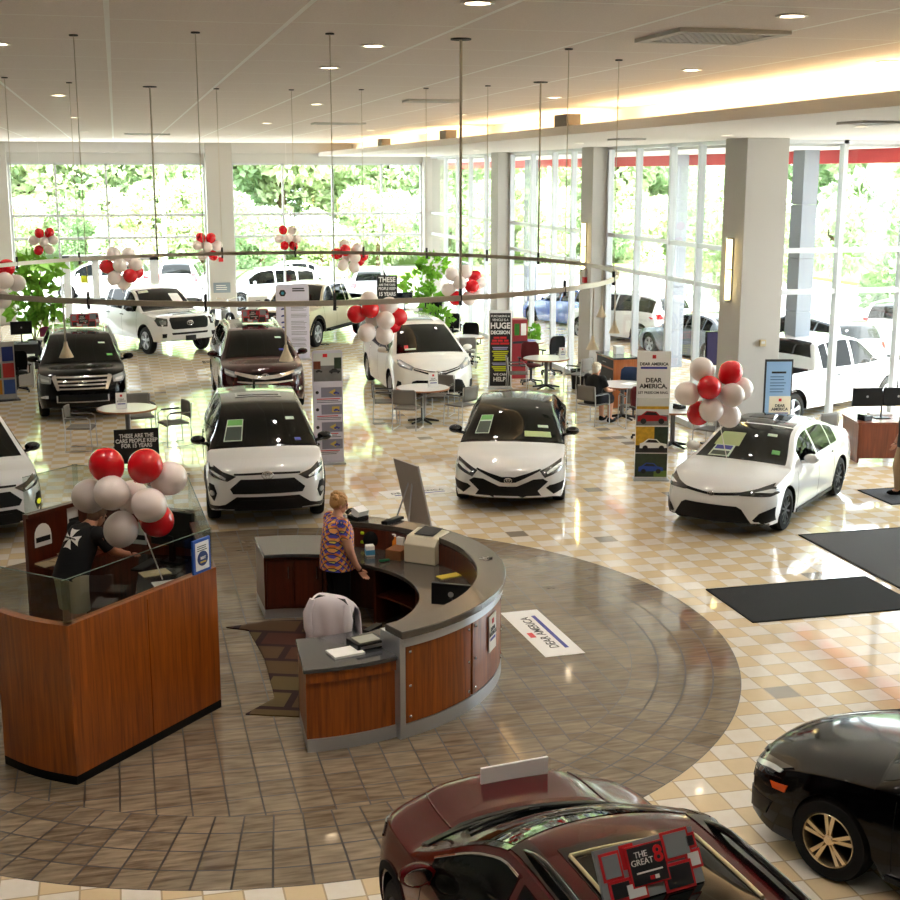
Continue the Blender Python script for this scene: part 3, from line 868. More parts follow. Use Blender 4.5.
VAN = dict(L=5.08, W=1.98, zc=[(0, .84), (.05, .92), (.25, 1.0), (.75, 1.1), (.88, 1.16), (1.75, 1.62), (2.1, 1.74), (2.8, 1.79), (4.2, 1.77), (4.7, 1.68), (4.95, 1.25), (5.08, 1.0)],
           belt=[(0, .76), (.15, .85), (.4, .95), (1.0, 1.04), (2.4, 1.06), (4.2, 1.1), (4.8, 1.08), (5.08, .9)], fr=.98, ro=1.07, wr=.34, cowl=.82, roof0=1.95, roof1=4.3, rear0=4.92, rock=.2, crown=.05, plan=.34)
PICK = dict(L=5.8, W=2.03, zc=[(0, 1.08), (.05, 1.14), (.25, 1.2), (1.2, 1.27), (1.35, 1.31), (1.95, 1.77), (2.2, 1.88), (2.7, 1.93), (3.4, 1.9), (3.72, 1.82), (3.86, 1.3), (3.95, 1.28), (5.7, 1.28), (5.8, 1.22)],
            belt=[(0, 1.0), (.15, 1.06), (.4, 1.12), (1.3, 1.2), (2.5, 1.22), (3.7, 1.24), (3.9, 1.25), (5.8, 1.18)], fr=1.0, ro=1.15, wr=.41, arch=.5, cowl=1.25, roof0=2.12, roof1=3.6, rear0=3.8, rock=.42,
            tumble=.3, crown=.05, plan=.16, nose_w=.88, bed=(3.98, 5.68, .8), bow=.08, sf=[(.3, -.06), (.5, 0), (.8, 0), (1.0, -.03), (1.2, -.1)])
GL = m_glassdark

def finish(c, spans, glass=GL, wheels=('five', m_alu), mirror=None, mq=None, seams=None, hz=None, hm=None, my=.13):
    c.windshield(glass); c.sidewin(glass, spans)
    if c.k.get('rear0'): c.rearglass(glass)
    c.wheels(*wheels)
    c.mirrors(mirror, mq or c.cowl+.55, y=my)
    if seams: c.seam(seams, c.rock+.1)
    if hz: c.handles([q for q in seams[1:]], hz, hm or mirror) if len(seams) > 1 else None
def rear_lamps(c, y0, y1, z0, z1):
    c.pair('tail_lamp', m_tail, [(y0, z0), (y1, z0), (y1, z1), (y0, z1)], 'rear')

# --- white compact SUV with black roof, centre left
def rav(name, label, front, heading, paint, roofm, fog=None, chromeb=True, **k):
    c = Car(**spec(SUVP, **k)); root = car_root(name, label, front, heading, c.L)
    c.body(paint, roofm, root)
    c.centre('lower_grille', m_grille, [(0, .53), (.47, .53), (.64, .41), (.93, .34), (.9, .26), (.6, .22), (0, .22)], off=.012)
    c.centre('bumper_insert', m_mesh, [(0, .48), (.40, .48), (.52, .36), (.50, .33), (0, .33)], off=.02)
    c.centre('grille', m_mesh, [(0, .79), (.40, .79), (.565, .65), (.52, .575), (0, .575)], off=.01)
    c.centre('hood_gap_strip', m_grille, [(0, .885), (.5, .87), (.5, .845), (0, .855)], off=.008)
    for s_, in ((1,), (-1,)):
        h = c.decal('headlight', m_lampd, [(s_*y, z) for y, z in ((.47, .83), (.66, .885), (.86, .99), (.92, .985), (.90, .86), (.80, .80), (.60, .755))], off=.012)
        c.decal('lamp_reflector', m_lampw, [(s_*y, z) for y, z in ((.62, .80), (.72, .85), (.84, .90), (.84, .875), (.70, .80), (.63, .775))], off=.02, parent=h)
        f = c.decal('fog_pod', m_grille, [(s_*y, z) for y, z in ((.76, .57), (.80, .69), (.86, .70), (.88, .62), (.86, .52), (.80, .45))], off=.012)
        c.decal('fog_lamp', fog or m_lampw, [(s_*(.82+.035*cos(a*pi/5)), .565+.04*sin(a*pi/5)) for a in range(10)], off=.022, parent=f)
    c.emblem(.845, .085)
    c.cladding(m_dark if paint is m_wpaint else m_blackmat)
    finish(c, [(1.35, 2.42), (2.5, 3.35), (3.43, 4.1)], wheels=('five', m_dark), mirror=m_blackgloss, mq=1.55, seams=[1.35, 2.45, 3.4], hz=.93)
    rear_lamps(c, .6, .88, .95, 1.1)
    return c
c = rav('compact_suv', 'white compact SUV with a black roof parked just behind the curved reception desk', (1.93, 18.62), 267, m_wpaint, m_bpaint)
window_sticker(c, 1.12, 1.52, -.78, -.42)
c.sunroof(2.35, 2.75, .62)
sticker(c, 'registration_sticker', 1.5, 1.55, .55, .75, m_stk); sticker(c, 'inspection_sticker', 1.1, 1.15, .62, .74, m_blue)
mb = MB(); p = c.top(3.75, 0); mb.tube([p, p+Vector((-.06, 0, .09)), p+Vector((-.2, 0, .03))], .02, 6); mb.build('antenna_fin', m_bpaint, c.root, smooth=60)
# --- cut-off white SUV on the left edge
c = rav('off_road_suv', 'white SUV with a yellow fog lamp cut off by the left edge of the picture', (-2.0, 18.6), 284, m_wpaint, None, fog=m_foglit)
# --- white sedan with black roof
def camry(name, label, front, heading, paint, roofm, rim=('ten', m_dark), root_kw={}):
    c = Car(**SED); root = car_root(name, label, front, heading, c.L, **root_kw)
    c.body(paint, roofm, root)
    c.centre('upper_grille', m_grille, [(0, .585), (.10, .58), (.50, .69), (.52, .675), (.12, .50), (0, .485)], off=.01)
    c.centre('lower_grille', m_mesh, [(0, .43), (.14, .435), (.40, .545), (.55, .55), (.63, .50), (.47, .36), (.58, .2), (.56, .15), (0, .15)], off=.01)
    c.centre('front_lip', m_grille, [(0, .16), (.56, .16), (.84, .19), (.84, .14), (.5, .12), (0, .12)], off=.02)
    for s_ in (1, -1):
        c.decal('side_intake', m_grille, [(s_*y, z) for y, z in ((.60, .40), (.66, .44), (.88, .46), (.85, .33), (.72, .29))], off=.01)
        h = c.decal('headlight', m_lampd, [(s_*y, z) for y, z in ((.50, .66), (.70, .73), (.89, .80), (.90, .70), (.80, .63), (.58, .56))], off=.012)
        c.decal('lamp_reflector', m_lampw, [(s_*y, z) for y, z in ((.60, .635), (.74, .70), (.85, .745), (.85, .715), (.74, .655), (.62, .61))], off=.02, parent=h)
    c.emblem(.53, .06)
    finish(c, [(1.75, 2.6), (2.68, 3.4), (3.46, 3.75)], wheels=rim, mirror=m_blackgloss, mq=1.85, seams=[1.5, 2.64, 3.5], hz=.83)
    c.sides('side_skirt', m_grille, [(1.45, .2), (3.35, .2), (3.35, .25), (1.45, .25)], off=.015, step=.2)
    rear_lamps(c, .55, .85, .85, .97)
    return c
c = camry('sedan', 'white sports sedan with black roof and V shaped grille in mid floor', (5.6, 18.75), 250.5, m_wpaint, m_bpaint)
window_sticker(c, 1.52, 1.95, -.8, -.5); sticker(c, 'price_sheet', 1.45, 1.58, .25, .8, m_stklime); sticker(c, 'registration_sticker', 1.68, 1.73, .55, .78, m_stk)
# --- black sedan lower right
fp = from_wheel(4.9, 7.93, 119, SED['L'], SED['fr'], SED['W'], 1)
c = camry('black_sedan', 'black sedan with machined alloy wheels cut off by the lower right corner', fp, 119, m_bpaint, None, ('double5', M('machined_alloy', (232, 214, 180), .25, metal=.9)))
c.sides('side_marker', m_amber, [(.42, .62), (.60, .65), (.58, .59), (.46, .58)], off=.012)
# --- white corolla, right
COR['belt'] = [(0, .62), (.15, .69), (.5, .79), (1.2, .88), (2.4, .92), (3.4, .95), (4.0, .97), (4.55, .84)]
c = Car(**COR); root = car_root('small_sedan', 'white small sedan with dark sunroof parked in front of the big pier at right', from_wheel(9.18, 16.85, 223, COR['L'], COR['fr'], COR['W'], 1), 223, c.L)
c.body(m_wpaint, None, root)
c.centre('lower_grille', m_mesh, [(0, .50), (.40, .50), (.47, .46), (.62, .22), (.58, .19), (0, .19)], off=.012)
c.centre('front_lip', m_chrome, [(0, .19), (.6, .19), (.86, .24), (.86, .21), (.6, .155), (0, .155)], off=.018)
c.centre('bonnet_strip', m_grille, [(0, .66), (.46, .70), (.46, .665), (0, .625)], off=.01)
for s_ in (1, -1):
    c.decal('side_intake', m_grille, [(s_*y, z) for y, z in ((.62, .30), (.70, .40), (.85, .47), (.84, .26), (.68, .225))], off=.012)
    h = c.decal('headlight', m_lampd, [(s_*y, z) for y, z in ((.40, .69), (.62, .735), (.84, .81), (.86, .80), (.855, .66), (.79, .635), (.42, .655))], off=.014)
    c.decal('lamp_reflector', m_lampw, [(s_*y, z) for y, z in ((.60, .69), (.78, .725), (.85, .72), (.80, .68))], off=.022, parent=h)
c.emblem(.655, .05)
finish(c, [(1.62, 2.32), (2.4, 3.05), (3.1, 3.4)], wheels=('ten', m_dark), mirror=m_wpaint, mq=1.66, seams=[1.4, 2.4, 3.2], hz=.85)
c.sides('side_skirt', m_grille, [(1.4, .19), (3.2, .19), (3.2, .25), (1.4, .25)], off=.02, step=.2)
c.patch('roof_panel', m_blackgloss, 2.14, 3.1, -.86, .86, .004)
c.sunroof(2.3, 2.75, .6)
st = sticker(c, 'window_sticker', 1.5, 1.78, -.72, -.12, m_stklime); st = sticker(c, 'spec_sheet', 1.24, 1.5, -.66, -.2, m_stk)
c.patch('sheet_header', m_blue, 1.4, 1.48, -.62, -.24, .016, 2, 2, parent=st); c.patch('sheet_photo', m_stkdark, 1.26, 1.36, -.62, -.24, .016, 2, 2, parent=st)
sticker(c, 'registration_sticker', 1.78, 1.83, .4, .62, m_stk); sticker(c, 'inspection_sticker', 1.42, 1.5, .6, .76, m_stkgreen)
rear_lamps(c, .5, .84, .88, 1.0)
# --- black large SUV, left back
c = Car(**BIG); root = car_root('large_suv', 'black large SUV with a chrome grille at the left behind the table', (-.88, 28.2), 272, c.L)
c.body(m_bpaint, None, root)
g = c.centre('grille', m_grille, [(0, .98), (.56, .98), (.60, .93), (.50, .70), (0, .70)], off=.012)
for z, w in ((.955, .575), (.875, .545), (.80, .51), (.72, .48)): c.centre('grille_bar', m_chrome, [(0, z+.016), (w, z+.016), (w-.01, z-.016), (0, z-.016)], off=.024, parent=g)
for s_ in (1, -1):
    c.decal('grille_surround', m_chrome, [(s_*y, z) for y, z in ((.55, .99), (.62, .97), (.63, .93), (.53, .69), (.47, .69))], off=.026)
    h = c.decal('headlight', m_lamp, [(s_*y, z) for y, z in ((.64, .95), (.88, 1.0), (.93, .93), (.86, .83), (.66, .83))], off=.014)
    c.decal('lamp_reflector', m_lampw, [(s_*y, z) for y, z in ((.70, .90), (.86, .93), (.84, .87), (.70, .86))], off=.022, parent=h)
    c.decal('fog_trim', m_chrome, [(s_*y, z) for y, z in ((.72, .58), (.78, .58), (.88, .54), (.88, .51), (.72, .52))], off=.014)
c.centre('lower_bumper', m_mesh, [(0, .60), (.54, .60), (.56, .44), (0, .44)], off=.012)
c.centre('bumper_trim', m_chrome, [(0, .455), (.53, .455), (.53, .43), (0, .43)], off=.022)
for s_ in (1, -1): c.decal('bumper_trim', m_chrome, [(s_*.52, .58), (s_*.55, .58), (s_*.55, .43), (s_*.52, .43)], off=.022)
c.emblem(.84, .08)
finish(c, [(1.45, 2.5), (2.58, 3.5), (3.6, 4.4)], wheels=('six', m_alu), mirror=m_bpaint, mq=1.6, seams=[1.45, 2.54, 3.55], hz=1.0)
c.rails(m_chrome, 2.2, 4.2); c.sunroof(2.3, 2.75, .7)
sticker(c, 'registration_sticker', 1.6, 1.64, .55, .75, m_stk); sticker(c, 'inspection_sticker', 1.25, 1.3, .7, .85, m_stkgreen)
rear_lamps(c, .6, .92, .95, 1.15)
# --- maroon SUV, back centre left
c = Car(**spec(BIG, L=4.8)); root = car_root('maroon_suv', 'dark maroon SUV with chrome wing grille parked behind the white black-roofed SUV', (2.93, 28.1), 270, c.L)
c.body(m_maroond, None, root)
g = c.centre('grille', m_grille, [(0, .93), (.62, .95), (.60, .72), (0, .70)], off=.012)
c.centre('grille_bar', m_chrome, [(0, .86), (.25, .88), (.66, .95), (.67, .90), (.3, .81), (0, .78)], off=.026, parent=g)
c.centre('grille_bar', m_chrome, [(0, .74), (.3, .74), (.62, .76), (.62, .73), (.3, .70), (0, .69)], off=.026, parent=g)
c.centre('lower_bumper', m_mesh, [(0, .64), (.5, .64), (.44, .48), (0, .48)], off=.012)
c.centre('skid_bar', m_chrome, [(0, .46), (.4, .46), (.62, .62), (.64, .58), (.46, .40), (0, .40)], off=.018)
for s_ in (1, -1):
    h = c.decal('headlight', m_lamp, [(s_*y, z) for y, z in ((.60, .93), (.80, .99), (.92, 1.04), (.93, .95), (.80, .87), (.64, .84))], off=.014)
    c.decal('lamp_reflector', m_lampw, [(s_*y, z) for y, z in ((.66, .91), (.86, .97), (.86, .93), (.68, .87))], off=.022, parent=h)
    c.decal('fog_lamp', m_chrome, [(s_*(.8+.05*cos(a*pi/5)), .55+.05*sin(a*pi/5)) for a in range(10)], off=.016)
c.emblem(.86, .085)
finish(c, [(1.45, 2.5), (2.58, 3.45), (3.55, 4.3)], wheels=('six', m_alu), mirror=m_maroond, mq=1.6, seams=[1.45, 2.54, 3.5], hz=1.0)
c.rails(m_chrome, 2.2, 4.1); c.sunroof(2.25, 2.85, .66)
sticker(c, 'registration_sticker', 1.62, 1.66, .55, .75, m_stk); sticker(c, 'inspection_sticker', 1.25, 1.3, .55, .68, m_blue)
rear_lamps(c, .6, .92, .95, 1.15)
# --- white minivan
c = Car(**VAN); root = car_root('minivan', 'white minivan with a black lower grille parked behind the four-chair table', (6.85, 28.5), 270, c.L)
c.body(m_pearl, None, root)
c.centre('grille', m_grille, [(0, .76), (.2, .78), (.56, .86), (.56, .80), (.2, .69), (0, .67)], off=.012)
c.centre('grille_bar', m_chrome, [(0, .735), (.2, .755), (.56, .84), (.56, .825), (.2, .73), (0, .71)], off=.022)
c.centre('lower_grille', m_mesh, [(0, .56), (.50, .57), (.60, .54), (.72, .30), (.68, .27), (0, .27)], off=.012)
for s_ in (1, -1):
    h = c.decal('headlight', m_lamp, [(s_*y, z) for y, z in ((.55, .87), (.75, .97), (.90, 1.06), (.93, .98), (.84, .86), (.60, .79))], off=.014)
    c.decal('lamp_reflector', m_lampw, [(s_*y, z) for y, z in ((.62, .86), (.84, .98), (.86, .94), (.66, .82))], off=.022, parent=h)
    c.decal('fog_pod', m_grille, [(s_*y, z) for y, z in ((.84, .52), (.90, .54), (.92, .40), (.88, .34), (.82, .36))], off=.014)
c.emblem(.725, .085)
finish(c, [(1.3, 2.4), (2.48, 3.45), (3.55, 4.55)], wheels=('five', m_alu), mirror=m_pearl, mq=1.4, seams=[1.35, 2.44, 3.5], hz=.98)
c.sunroof(2.2, 2.95, .62, M('sky_tint_glass', (120, 170, 180), .06, coat=1.))
sticker(c, 'sale_sticker', 1.0, 1.12, -.72, -.6, m_red); sticker(c, 'price_sheet', .95, 1.0, -.7, -.4, m_stk)
rear_lamps(c, .6, .92, .95, 1.2)
# --- white pickup
hd_ = 296
fp = from_wheel(.69, 38.73, hd_, PICK['L'], PICK['fr'], PICK['W'], -1)
def pickup(name, label, fp, heading, paint, tan=False, root_kw={}):
    c = Car(**PICK); root = car_root(name, label, fp, heading, c.L, **root_kw)
    c.body(paint, None, root)
    c.centre('grille', m_mesh, [(0, 1.13), (.58, 1.13), (.64, 1.07), (.60, .84), (.54, .80), (0, .80)], off=.014)
    c.centre('bumper_slot', m_grille, [(0, .70), (.60, .70), (.58, .64), (0, .64)], off=.01)
    for s_ in (1, -1):
        h = c.decal('headlight', m_lampd, [(s_*y, z) for y, z in ((.68, 1.10), (.90, 1.14), (.95, 1.05), (.92, .90), (.72, .90))], off=.014)
        c.decal('lamp_reflector', m_lamp, [(s_*y, z) for y, z in ((.74, 1.04), (.88, 1.06), (.88, .95), (.76, .94))], off=.022, parent=h)
        c.decal('fog_pod', m_grille, [(s_*y, z) for y, z in ((.74, .68), (.88, .68), (.88, .56), (.76, .56))], off=.014)
    c.emblem(.97, .1)
    finish(c, [(1.6, 2.42), (2.52, 3.3), (3.36, 3.62)], wheels=('double5', m_alu), mirror=m_black, mq=1.75, seams=[1.5, 2.47, 3.4], hz=1.1, hm=m_black)
    rear_lamps(c, .8, .98, .85, 1.2)
    return c
c = pickup('pickup_truck', 'white pickup truck facing right beside the back glass doors', fp, hd_, m_wpaint)
c.plate(.52, m_ink, .16, .34)
for a, b in ((.62, .7), (.35, .43)): c.patch('hood_scoop', m_grille, a, b, -.42, .42, .012)
sticker(c, 'sun_sheet', 1.45, 1.85, .3, .72, m_paper); sticker(c, 'sun_strip', 1.95, 2.05, -.85, -.45, m_stk)
# --- sand coloured pickup
hd_ = 238
fp = from_wheel(5.61, 39.12, hd_, PICK['L'], PICK['fr'], PICK['W'], 1)
c = pickup('sand_pickup', 'sand coloured off-road pickup truck behind the tall white info banner', fp, hd_, m_tan)
c.cladding(m_blackmat, .1); c.rails(m_black, 1.6, 1.7) if False else None
mb = MB(); mb.box(-.9, 1.2, .98, 1.12, .44, .5); o = mb.build('side_step', m_blackmat, c.root)
sticker(c, 'window_sticker', 1.4, 1.7, -.6, -.2, m_stk)
# --- maroon SUV in the foreground
FG = spec(SUVP, L=4.75, W=1.9, zc=[(0, .88), (.05, .98), (.25, 1.05), (1.15, 1.13), (1.28, 1.17), (2.1, 1.59), (2.4, 1.68), (3.2, 1.71), (3.9, 1.67), (4.3, 1.57), (4.6, 1.15), (4.75, 1.0)],
          belt=[(0, .8), (.15, .89), (.4, .98), (1.25, 1.06), (2.4, 1.08), (3.6, 1.12), (4.4, 1.08), (4.75, .9)], cowl=1.22, roof0=2.3, roof1=3.9, rear0=4.55, bulge=.035, bow=.2, plan=.34, fr=.95)
c = Car(**FG); root = car_root('foreground_suv', 'dark red SUV cut off by the bottom edge, seen from behind and above', (2.32, 8.40), 94, c.L, scale=.95)
c.body(m_maroon, None, root)
c.centre('grille', m_mesh, [(0, .79), (.40, .79), (.565, .65), (.52, .575), (0, .575)], off=.01)
c.pair('headlight', m_lampd, [(.50, .83), (.88, .98), (.92, .97), (.90, .86), (.80, .80), (.62, .76)], off=.012)
c.centre('lower_grille', m_grille, [(0, .53), (.47, .53), (.6, .4), (.6, .24), (0, .24)], off=.012)
c.patch('cowl_panel', m_black, 1.18, 1.27, -.94, .94, .012)
finish(c, [(1.55, 2.55), (2.63, 3.45), (3.53, 4.2)], wheels=('five', m_dark), mirror=m_maroon, mq=1.62, seams=[1.5, 2.59], hz=.95, my=.07)
for s_ in (1, -1):
    c.patch('roof_gutter', m_blackgloss, 2.3, 4.0, .78 if s_ > 0 else -.97, .97 if s_ > 0 else -.78, .008)
    c.patch('pillar_trim', m_blackgloss, 1.4, 2.3, .92 if s_ > 0 else -.995, .995 if s_ > 0 else -.92, .007)
    mb = MB(); mb.tube([c.top(1.29+.02*i, s_*(.05+.07*i), .025) for i in range(10)], .012, 6); mb.build('wiper', m_black, c.root)
c.rails(m_blackgloss, 2.4, 4.0, .88, .05, .022)
c.sunroof(2.5, 3.4, .64)
mb = MB(); mb.tube([c.top(2.6, -.6+1.2*i/10, .018) for i in range(11)], .014, 6); mb.tube([c.top(2.6+.7*i/6, -.6, .018) for i in range(7)], .012, 6); mb.tube([c.top(2.6+.7*i/6, .6, .018) for i in range(7)], .012, 6); mb.build('sunroof_frame', M('warm_trim', (206, 190, 150), .3, metal=.6), c.root, smooth=60)
for s_ in (1, -1):
    mb = MB(); mb.tube([c.top(.35+.8*i/8, s_*.66, .004) for i in range(9)], .006, 5); mb.build('hood_crease', m_maroond, c.root)
c.cladding(m_blackmat)
for s_ in (1, -1):
    pts = [c.sidep(1.55+1.0*i/12, max(c.belt(1.55+1.0*i/12)+.04, c.zcor(1.55+1.0*i/12)-.045), .006) for i in range(13)]
    pts = [Vector((p.x, p.y*s_, p.z)) for p in pts]
    mb = MB(); mb.tube(pts, .012, 6); mb.build('window_trim', m_chrome, c.root, smooth=60)
rear_lamps(c, .6, .88, .95, 1.1)

# ---------------------------------------------------------------- roof toppers with the "great 8" collage
m_coll = [M('collage_grey', (128, 134, 138), .3), M('collage_red', (196, 36, 44), .3), M('collage_dark', (34, 36, 40), .3), M('collage_pale', (214, 216, 218), .3)]
def roof_sign(label, loc, rz, w, h, tilt=.25, seed=1, detail=True):
    t = thing('roof_sign', label, 'sign', loc, rz)
    rnd = random.Random(seed)
    Rm = Matrix.Rotation(-tilt, 4, 'X')
    b = MB(); b.box(-w/2, w/2, -.012, .012, 0, h); bd = b.build('board', m_coll[0], t); bd.rotation_euler = (-tilt, 0, 0)
    cells = [(-.47, -.27, .42, .92), (-.44, -.22, .05, .42), (-.3, -.08, .0, .34), (-.26, -.12, .55, .98), (.16, .44, .5, 1.02), (.1, .40, -.03, .46), (.36, .52, .26, .6), (.38, .5, .62, .9)]
    for i, (x0, x1, z0, z1) in enumerate(cells):
        b = MB(); b.box(x0*w, x1*w, -.016-.003*(i % 3), -.012, z0*h, z1*h); p = b.build('photo_panel', m_coll[1], bd)
        cc = MB(); m = .012*w/.5; cc.box(x0*w+m, x1*w-m, -.021-.003*(i % 3), -.016, z0*h+m, z1*h-m); cc.build('photo', m_coll[(0, 2, 3, 1, 0, 2, 3, 2)[i]], bd)
    b = MB(); b.box(-.22*w, .16*w, -.028, -.012, .2*h, .92*h); b.build('centre_panel', m_coll[1], bd)
    b = MB(); b.box(-.205*w, .145*w, -.031, -.028, .225*h, .895*h); b.build('centre_plate', m_coll[2], bd)
    text('lettering', 'THE\nGREAT', h*.155, m_white, bd, (-.085*w, -.033, .68*h), align='CENTER', sp=.85)
    text('numeral', '8', h*.42, m_red, bd, (.085*w, -.033, .68*h), bold=.002)
    b = MB(); b.box(-.16*w, .1*w, -.034, -.031, .42*h, .45*h); b.build('text_lines', m_white, bd)
    b = MB(); b.box(-.04*w, -.0*w, -.034, -.031, .28*h, .35*h); b.build('small_logo', m_red, bd); b = MB(); b.box(.01*w, .05*w, -.034, -.031, .28*h, .35*h); b.build('small_logo', m_white, bd)
    b = MB(); b.box(-w*.3, w*.3, 0, .1, -.004, .012); b.build('foot', m_black, t)
    return t
# ================================================================ RECEPTION DESK
RC = (1.5, 13.2)
def pol(r, deg, z=0): return (RC[0]+r*cos(R(deg)), RC[1]+r*sin(R(deg)), z)
A0, A1, A2, A3 = -92, -69, 64, 92
t = thing('reception_desk', 'curved cherry wood reception desk with a raised stone ledge in the middle of the floor', 'reception desk', (RC[0], RC[1], 0))
O = (0, 0)
def arcb(r0, r1, z0, z1, a, b, n=24): return MB().arc(O, r0, r1, z0, z1, R(a), R(b), n)
arcb(2.12, 2.25, .12, .98, A1, A2, 48).build('outer_wall', m_cherry, t, smooth=30)
arcb(2.12, 2.285, 0, .13, A1, A2, 48).build('base_trim', m_alu, t, smooth=30)
arcb(2.25, 2.30, .89, .98, A1, A2, 48).build('fascia_band', m_alu, t, smooth=30)
arcb(2.03, 2.33, .98, 1.05, A1-.8, A2+.8, 60).build('raised_ledge', m_stoned, t, smooth=30, bevel=.01)
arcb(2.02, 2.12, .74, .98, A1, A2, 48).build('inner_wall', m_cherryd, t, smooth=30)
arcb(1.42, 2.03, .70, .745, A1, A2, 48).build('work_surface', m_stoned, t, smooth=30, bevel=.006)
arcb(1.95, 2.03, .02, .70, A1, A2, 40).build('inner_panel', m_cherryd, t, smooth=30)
# wood cladding panels with steel studs
for a, b in ((A1+1, -45.5), (-44.5, -20.5), (-19.5, 24), (25, A2-1)):
    p = arcb(2.25, 2.28, .14, .885, a, b, 16).build('cladding_panel', m_cherry, t, smooth=30)
    for aa in (a+1.1, b-1.1):
        for z in (.2, .5, .83):
            s_ = MB(); s_.ell((2.285*cos(R(aa)), 2.285*sin(R(aa)), z), (.016, .016, .016), 8, 6); s_.build('steel_stud', m_chrome, p, smooth=60)
# lower end sections
for nm, a, b in (('near', A0, A1-.3), ('far', A2+.3, A3)):
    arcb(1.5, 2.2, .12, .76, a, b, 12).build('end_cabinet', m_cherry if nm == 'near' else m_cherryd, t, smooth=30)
    arcb(1.52, 2.22, 0, .12, a, b, 12).build('base_trim', m_alu, t, smooth=30)
    arcb(1.43, 2.25, .76, .80, a-.6, b+.2, 14).build('end_worktop', m_stone, t, smooth=30, bevel=.006)
    arcb(2.2, 2.225, .66, .76, a, b, 12).build('edge_band', m_cherry, t, smooth=30)
for sgn, a in ((1, A1), (1, A2)):
    b = MB(); rot = Matrix.Rotation(R(a), 3, 'Z'); b.box(1.95, 2.29, -.03, .03, 0, .98, rot, (0, 0, 0)); b.build('end_post', m_alu, t)
# doors on the far cabinet, facing the inside of the ring
for a0, a1 in ((66, 78), (79, 91)):
    d = arcb(1.475, 1.5, .16, .72, a0, a1, 6).build('cabinet_door', m_cherryd, t, smooth=30)
    b = MB(); am = R(a0+2.2); b.tube([(1.455*cos(am), 1.455*sin(am), .5), (1.455*cos(am), 1.455*sin(am), .64)], .008, 6); b.build('door_pull', m_steel, d)
for a in (-50, -20, 10, 40):
    b = MB(); rot = Matrix.Rotation(R(a), 3, 'Z'); b.box(1.5, 1.96, -.015, .015, .02, .70, rot, (0, 0, 0)); b.build('support_panel', m_cherryd, t)
b = MB(); b.arc(O, 1.52, 1.94, .35, .37, R(10), R(40), 8); b.build('shelf', m_cherryd, t)

# rug inside
m_rug = M('patterned_carpet', (60, 16, 14), .95)
n_ = NT(m_rug); tc = n_.new('ShaderNodeTexCoord'); br = n_.new('ShaderNodeTexBrick')
for k_, v_ in (('Color1', sl((66, 14, 12))), ('Color2', sl((92, 78, 44))), ('Mortar', sl((40, 12, 10)))): br.inputs[k_].default_value = v_+(1,)
br.inputs['Scale'].default_value = .75; br.inputs['Mortar Size'].default_value = .03; br.inputs['Brick Width'].default_value = .55; br.inputs['Row Height'].default_value = .32
mp_ = n_.new('ShaderNodeMapping'); mp_.inputs['Rotation'].default_value = (0, 0, .35)
m_rug.node_tree.links.new(tc.outputs['Object'], mp_.inputs[0]); m_rug.node_tree.links.new(mp_.outputs[0], br.inputs['Vector'])
m_rug.node_tree.links.new(br.outputs[0], m_rug.node_tree.nodes['Principled BSDF'].inputs['Base Color'])
poly = [(.98, 14.51), (1.22, 14.35), (1.3, 13.4), (1.28, 12.3), (.96, 11.97), (1.46, 11.78)] + [(RC[0]+1.4*cos(R(a)), RC[1]+1.4*sin(R(a))) for a in range(-86, 88, 6)] + [(1.48, 14.62)]
b = MB(); b.prism([(p[0]-1.8, p[1]-13.2) for p in poly], .001, .012)
tag(b.build('patterned_rug', m_rug, None, loc=(1.8, 13.2, 0)), 'pointed maroon and olive patterned rug inside the curved reception desk', 'rug')

def slab(name, label, cat, loc, rz, w, d, h, mat, group=None, parts=()):
    """small boxy thing with extra box parts (name, x0,x1,y0,y1,z0,z1, mat)"""
    t = thing(name, label, cat, loc, rz, group)
    b = MB(); b.box(-w/2, w/2, -d/2, d/2, 0, h); b.build(parts[0][0] if parts and len(parts[0]) == 1 else 'body', mat, t, bevel=min(.006, h/3))
    for p in parts:
        if len(p) > 1: b = MB(); b.box(*p[1:7]); b.build(p[0], p[7], t, bevel=.002)
    return t
def sheet(label, loc, rz, w=.22, d=.29, mat=None, group=None, h=.004):
    b = MB(); b.box(-w/2, w/2, -d/2, d/2, 0, h); o = b.build('paper_sheet', mat or m_paper, None, loc=loc); o.rotation_euler = (0, 0, rz)
    return tag(o, label, 'paper', group)
WS = .746
# printer
t = thing('printer', 'beige desktop printer on the inner counter of the reception desk', 'printer', (3.3, 14.22, WS), R(50)+pi)
mb = MB()
prof = [(-.24, 0), (.24, 0), (.24, .22), (.16, .30), (-.12, .33), (-.2, .27), (-.24, .20)]
for i in range(1): mb.prism_y([(p[0], p[1]) for p in prof], -.2, .2)
m_beige = M('printer_beige', (206, 198, 174), .45)
mb.build('housing', m_beige, t, bevel=.012)
mb = MB(); mb.box(-.262, -.235, -.15, .15, .03, .13); mb.build('paper_tray', M('tray_beige', (182, 174, 150), .5), t, bevel=.005)
mb = MB(); mb.box(-.13, .13, -.12, .12, .325, .332, Matrix.Rotation(.1, 3, 'Y')); mb.build('output_slot', m_dark, t)
mb = MB(); mb.box(-.245, -.238, -.1, .1, .15, .185); mb.build('front_slot', m_dark, t)
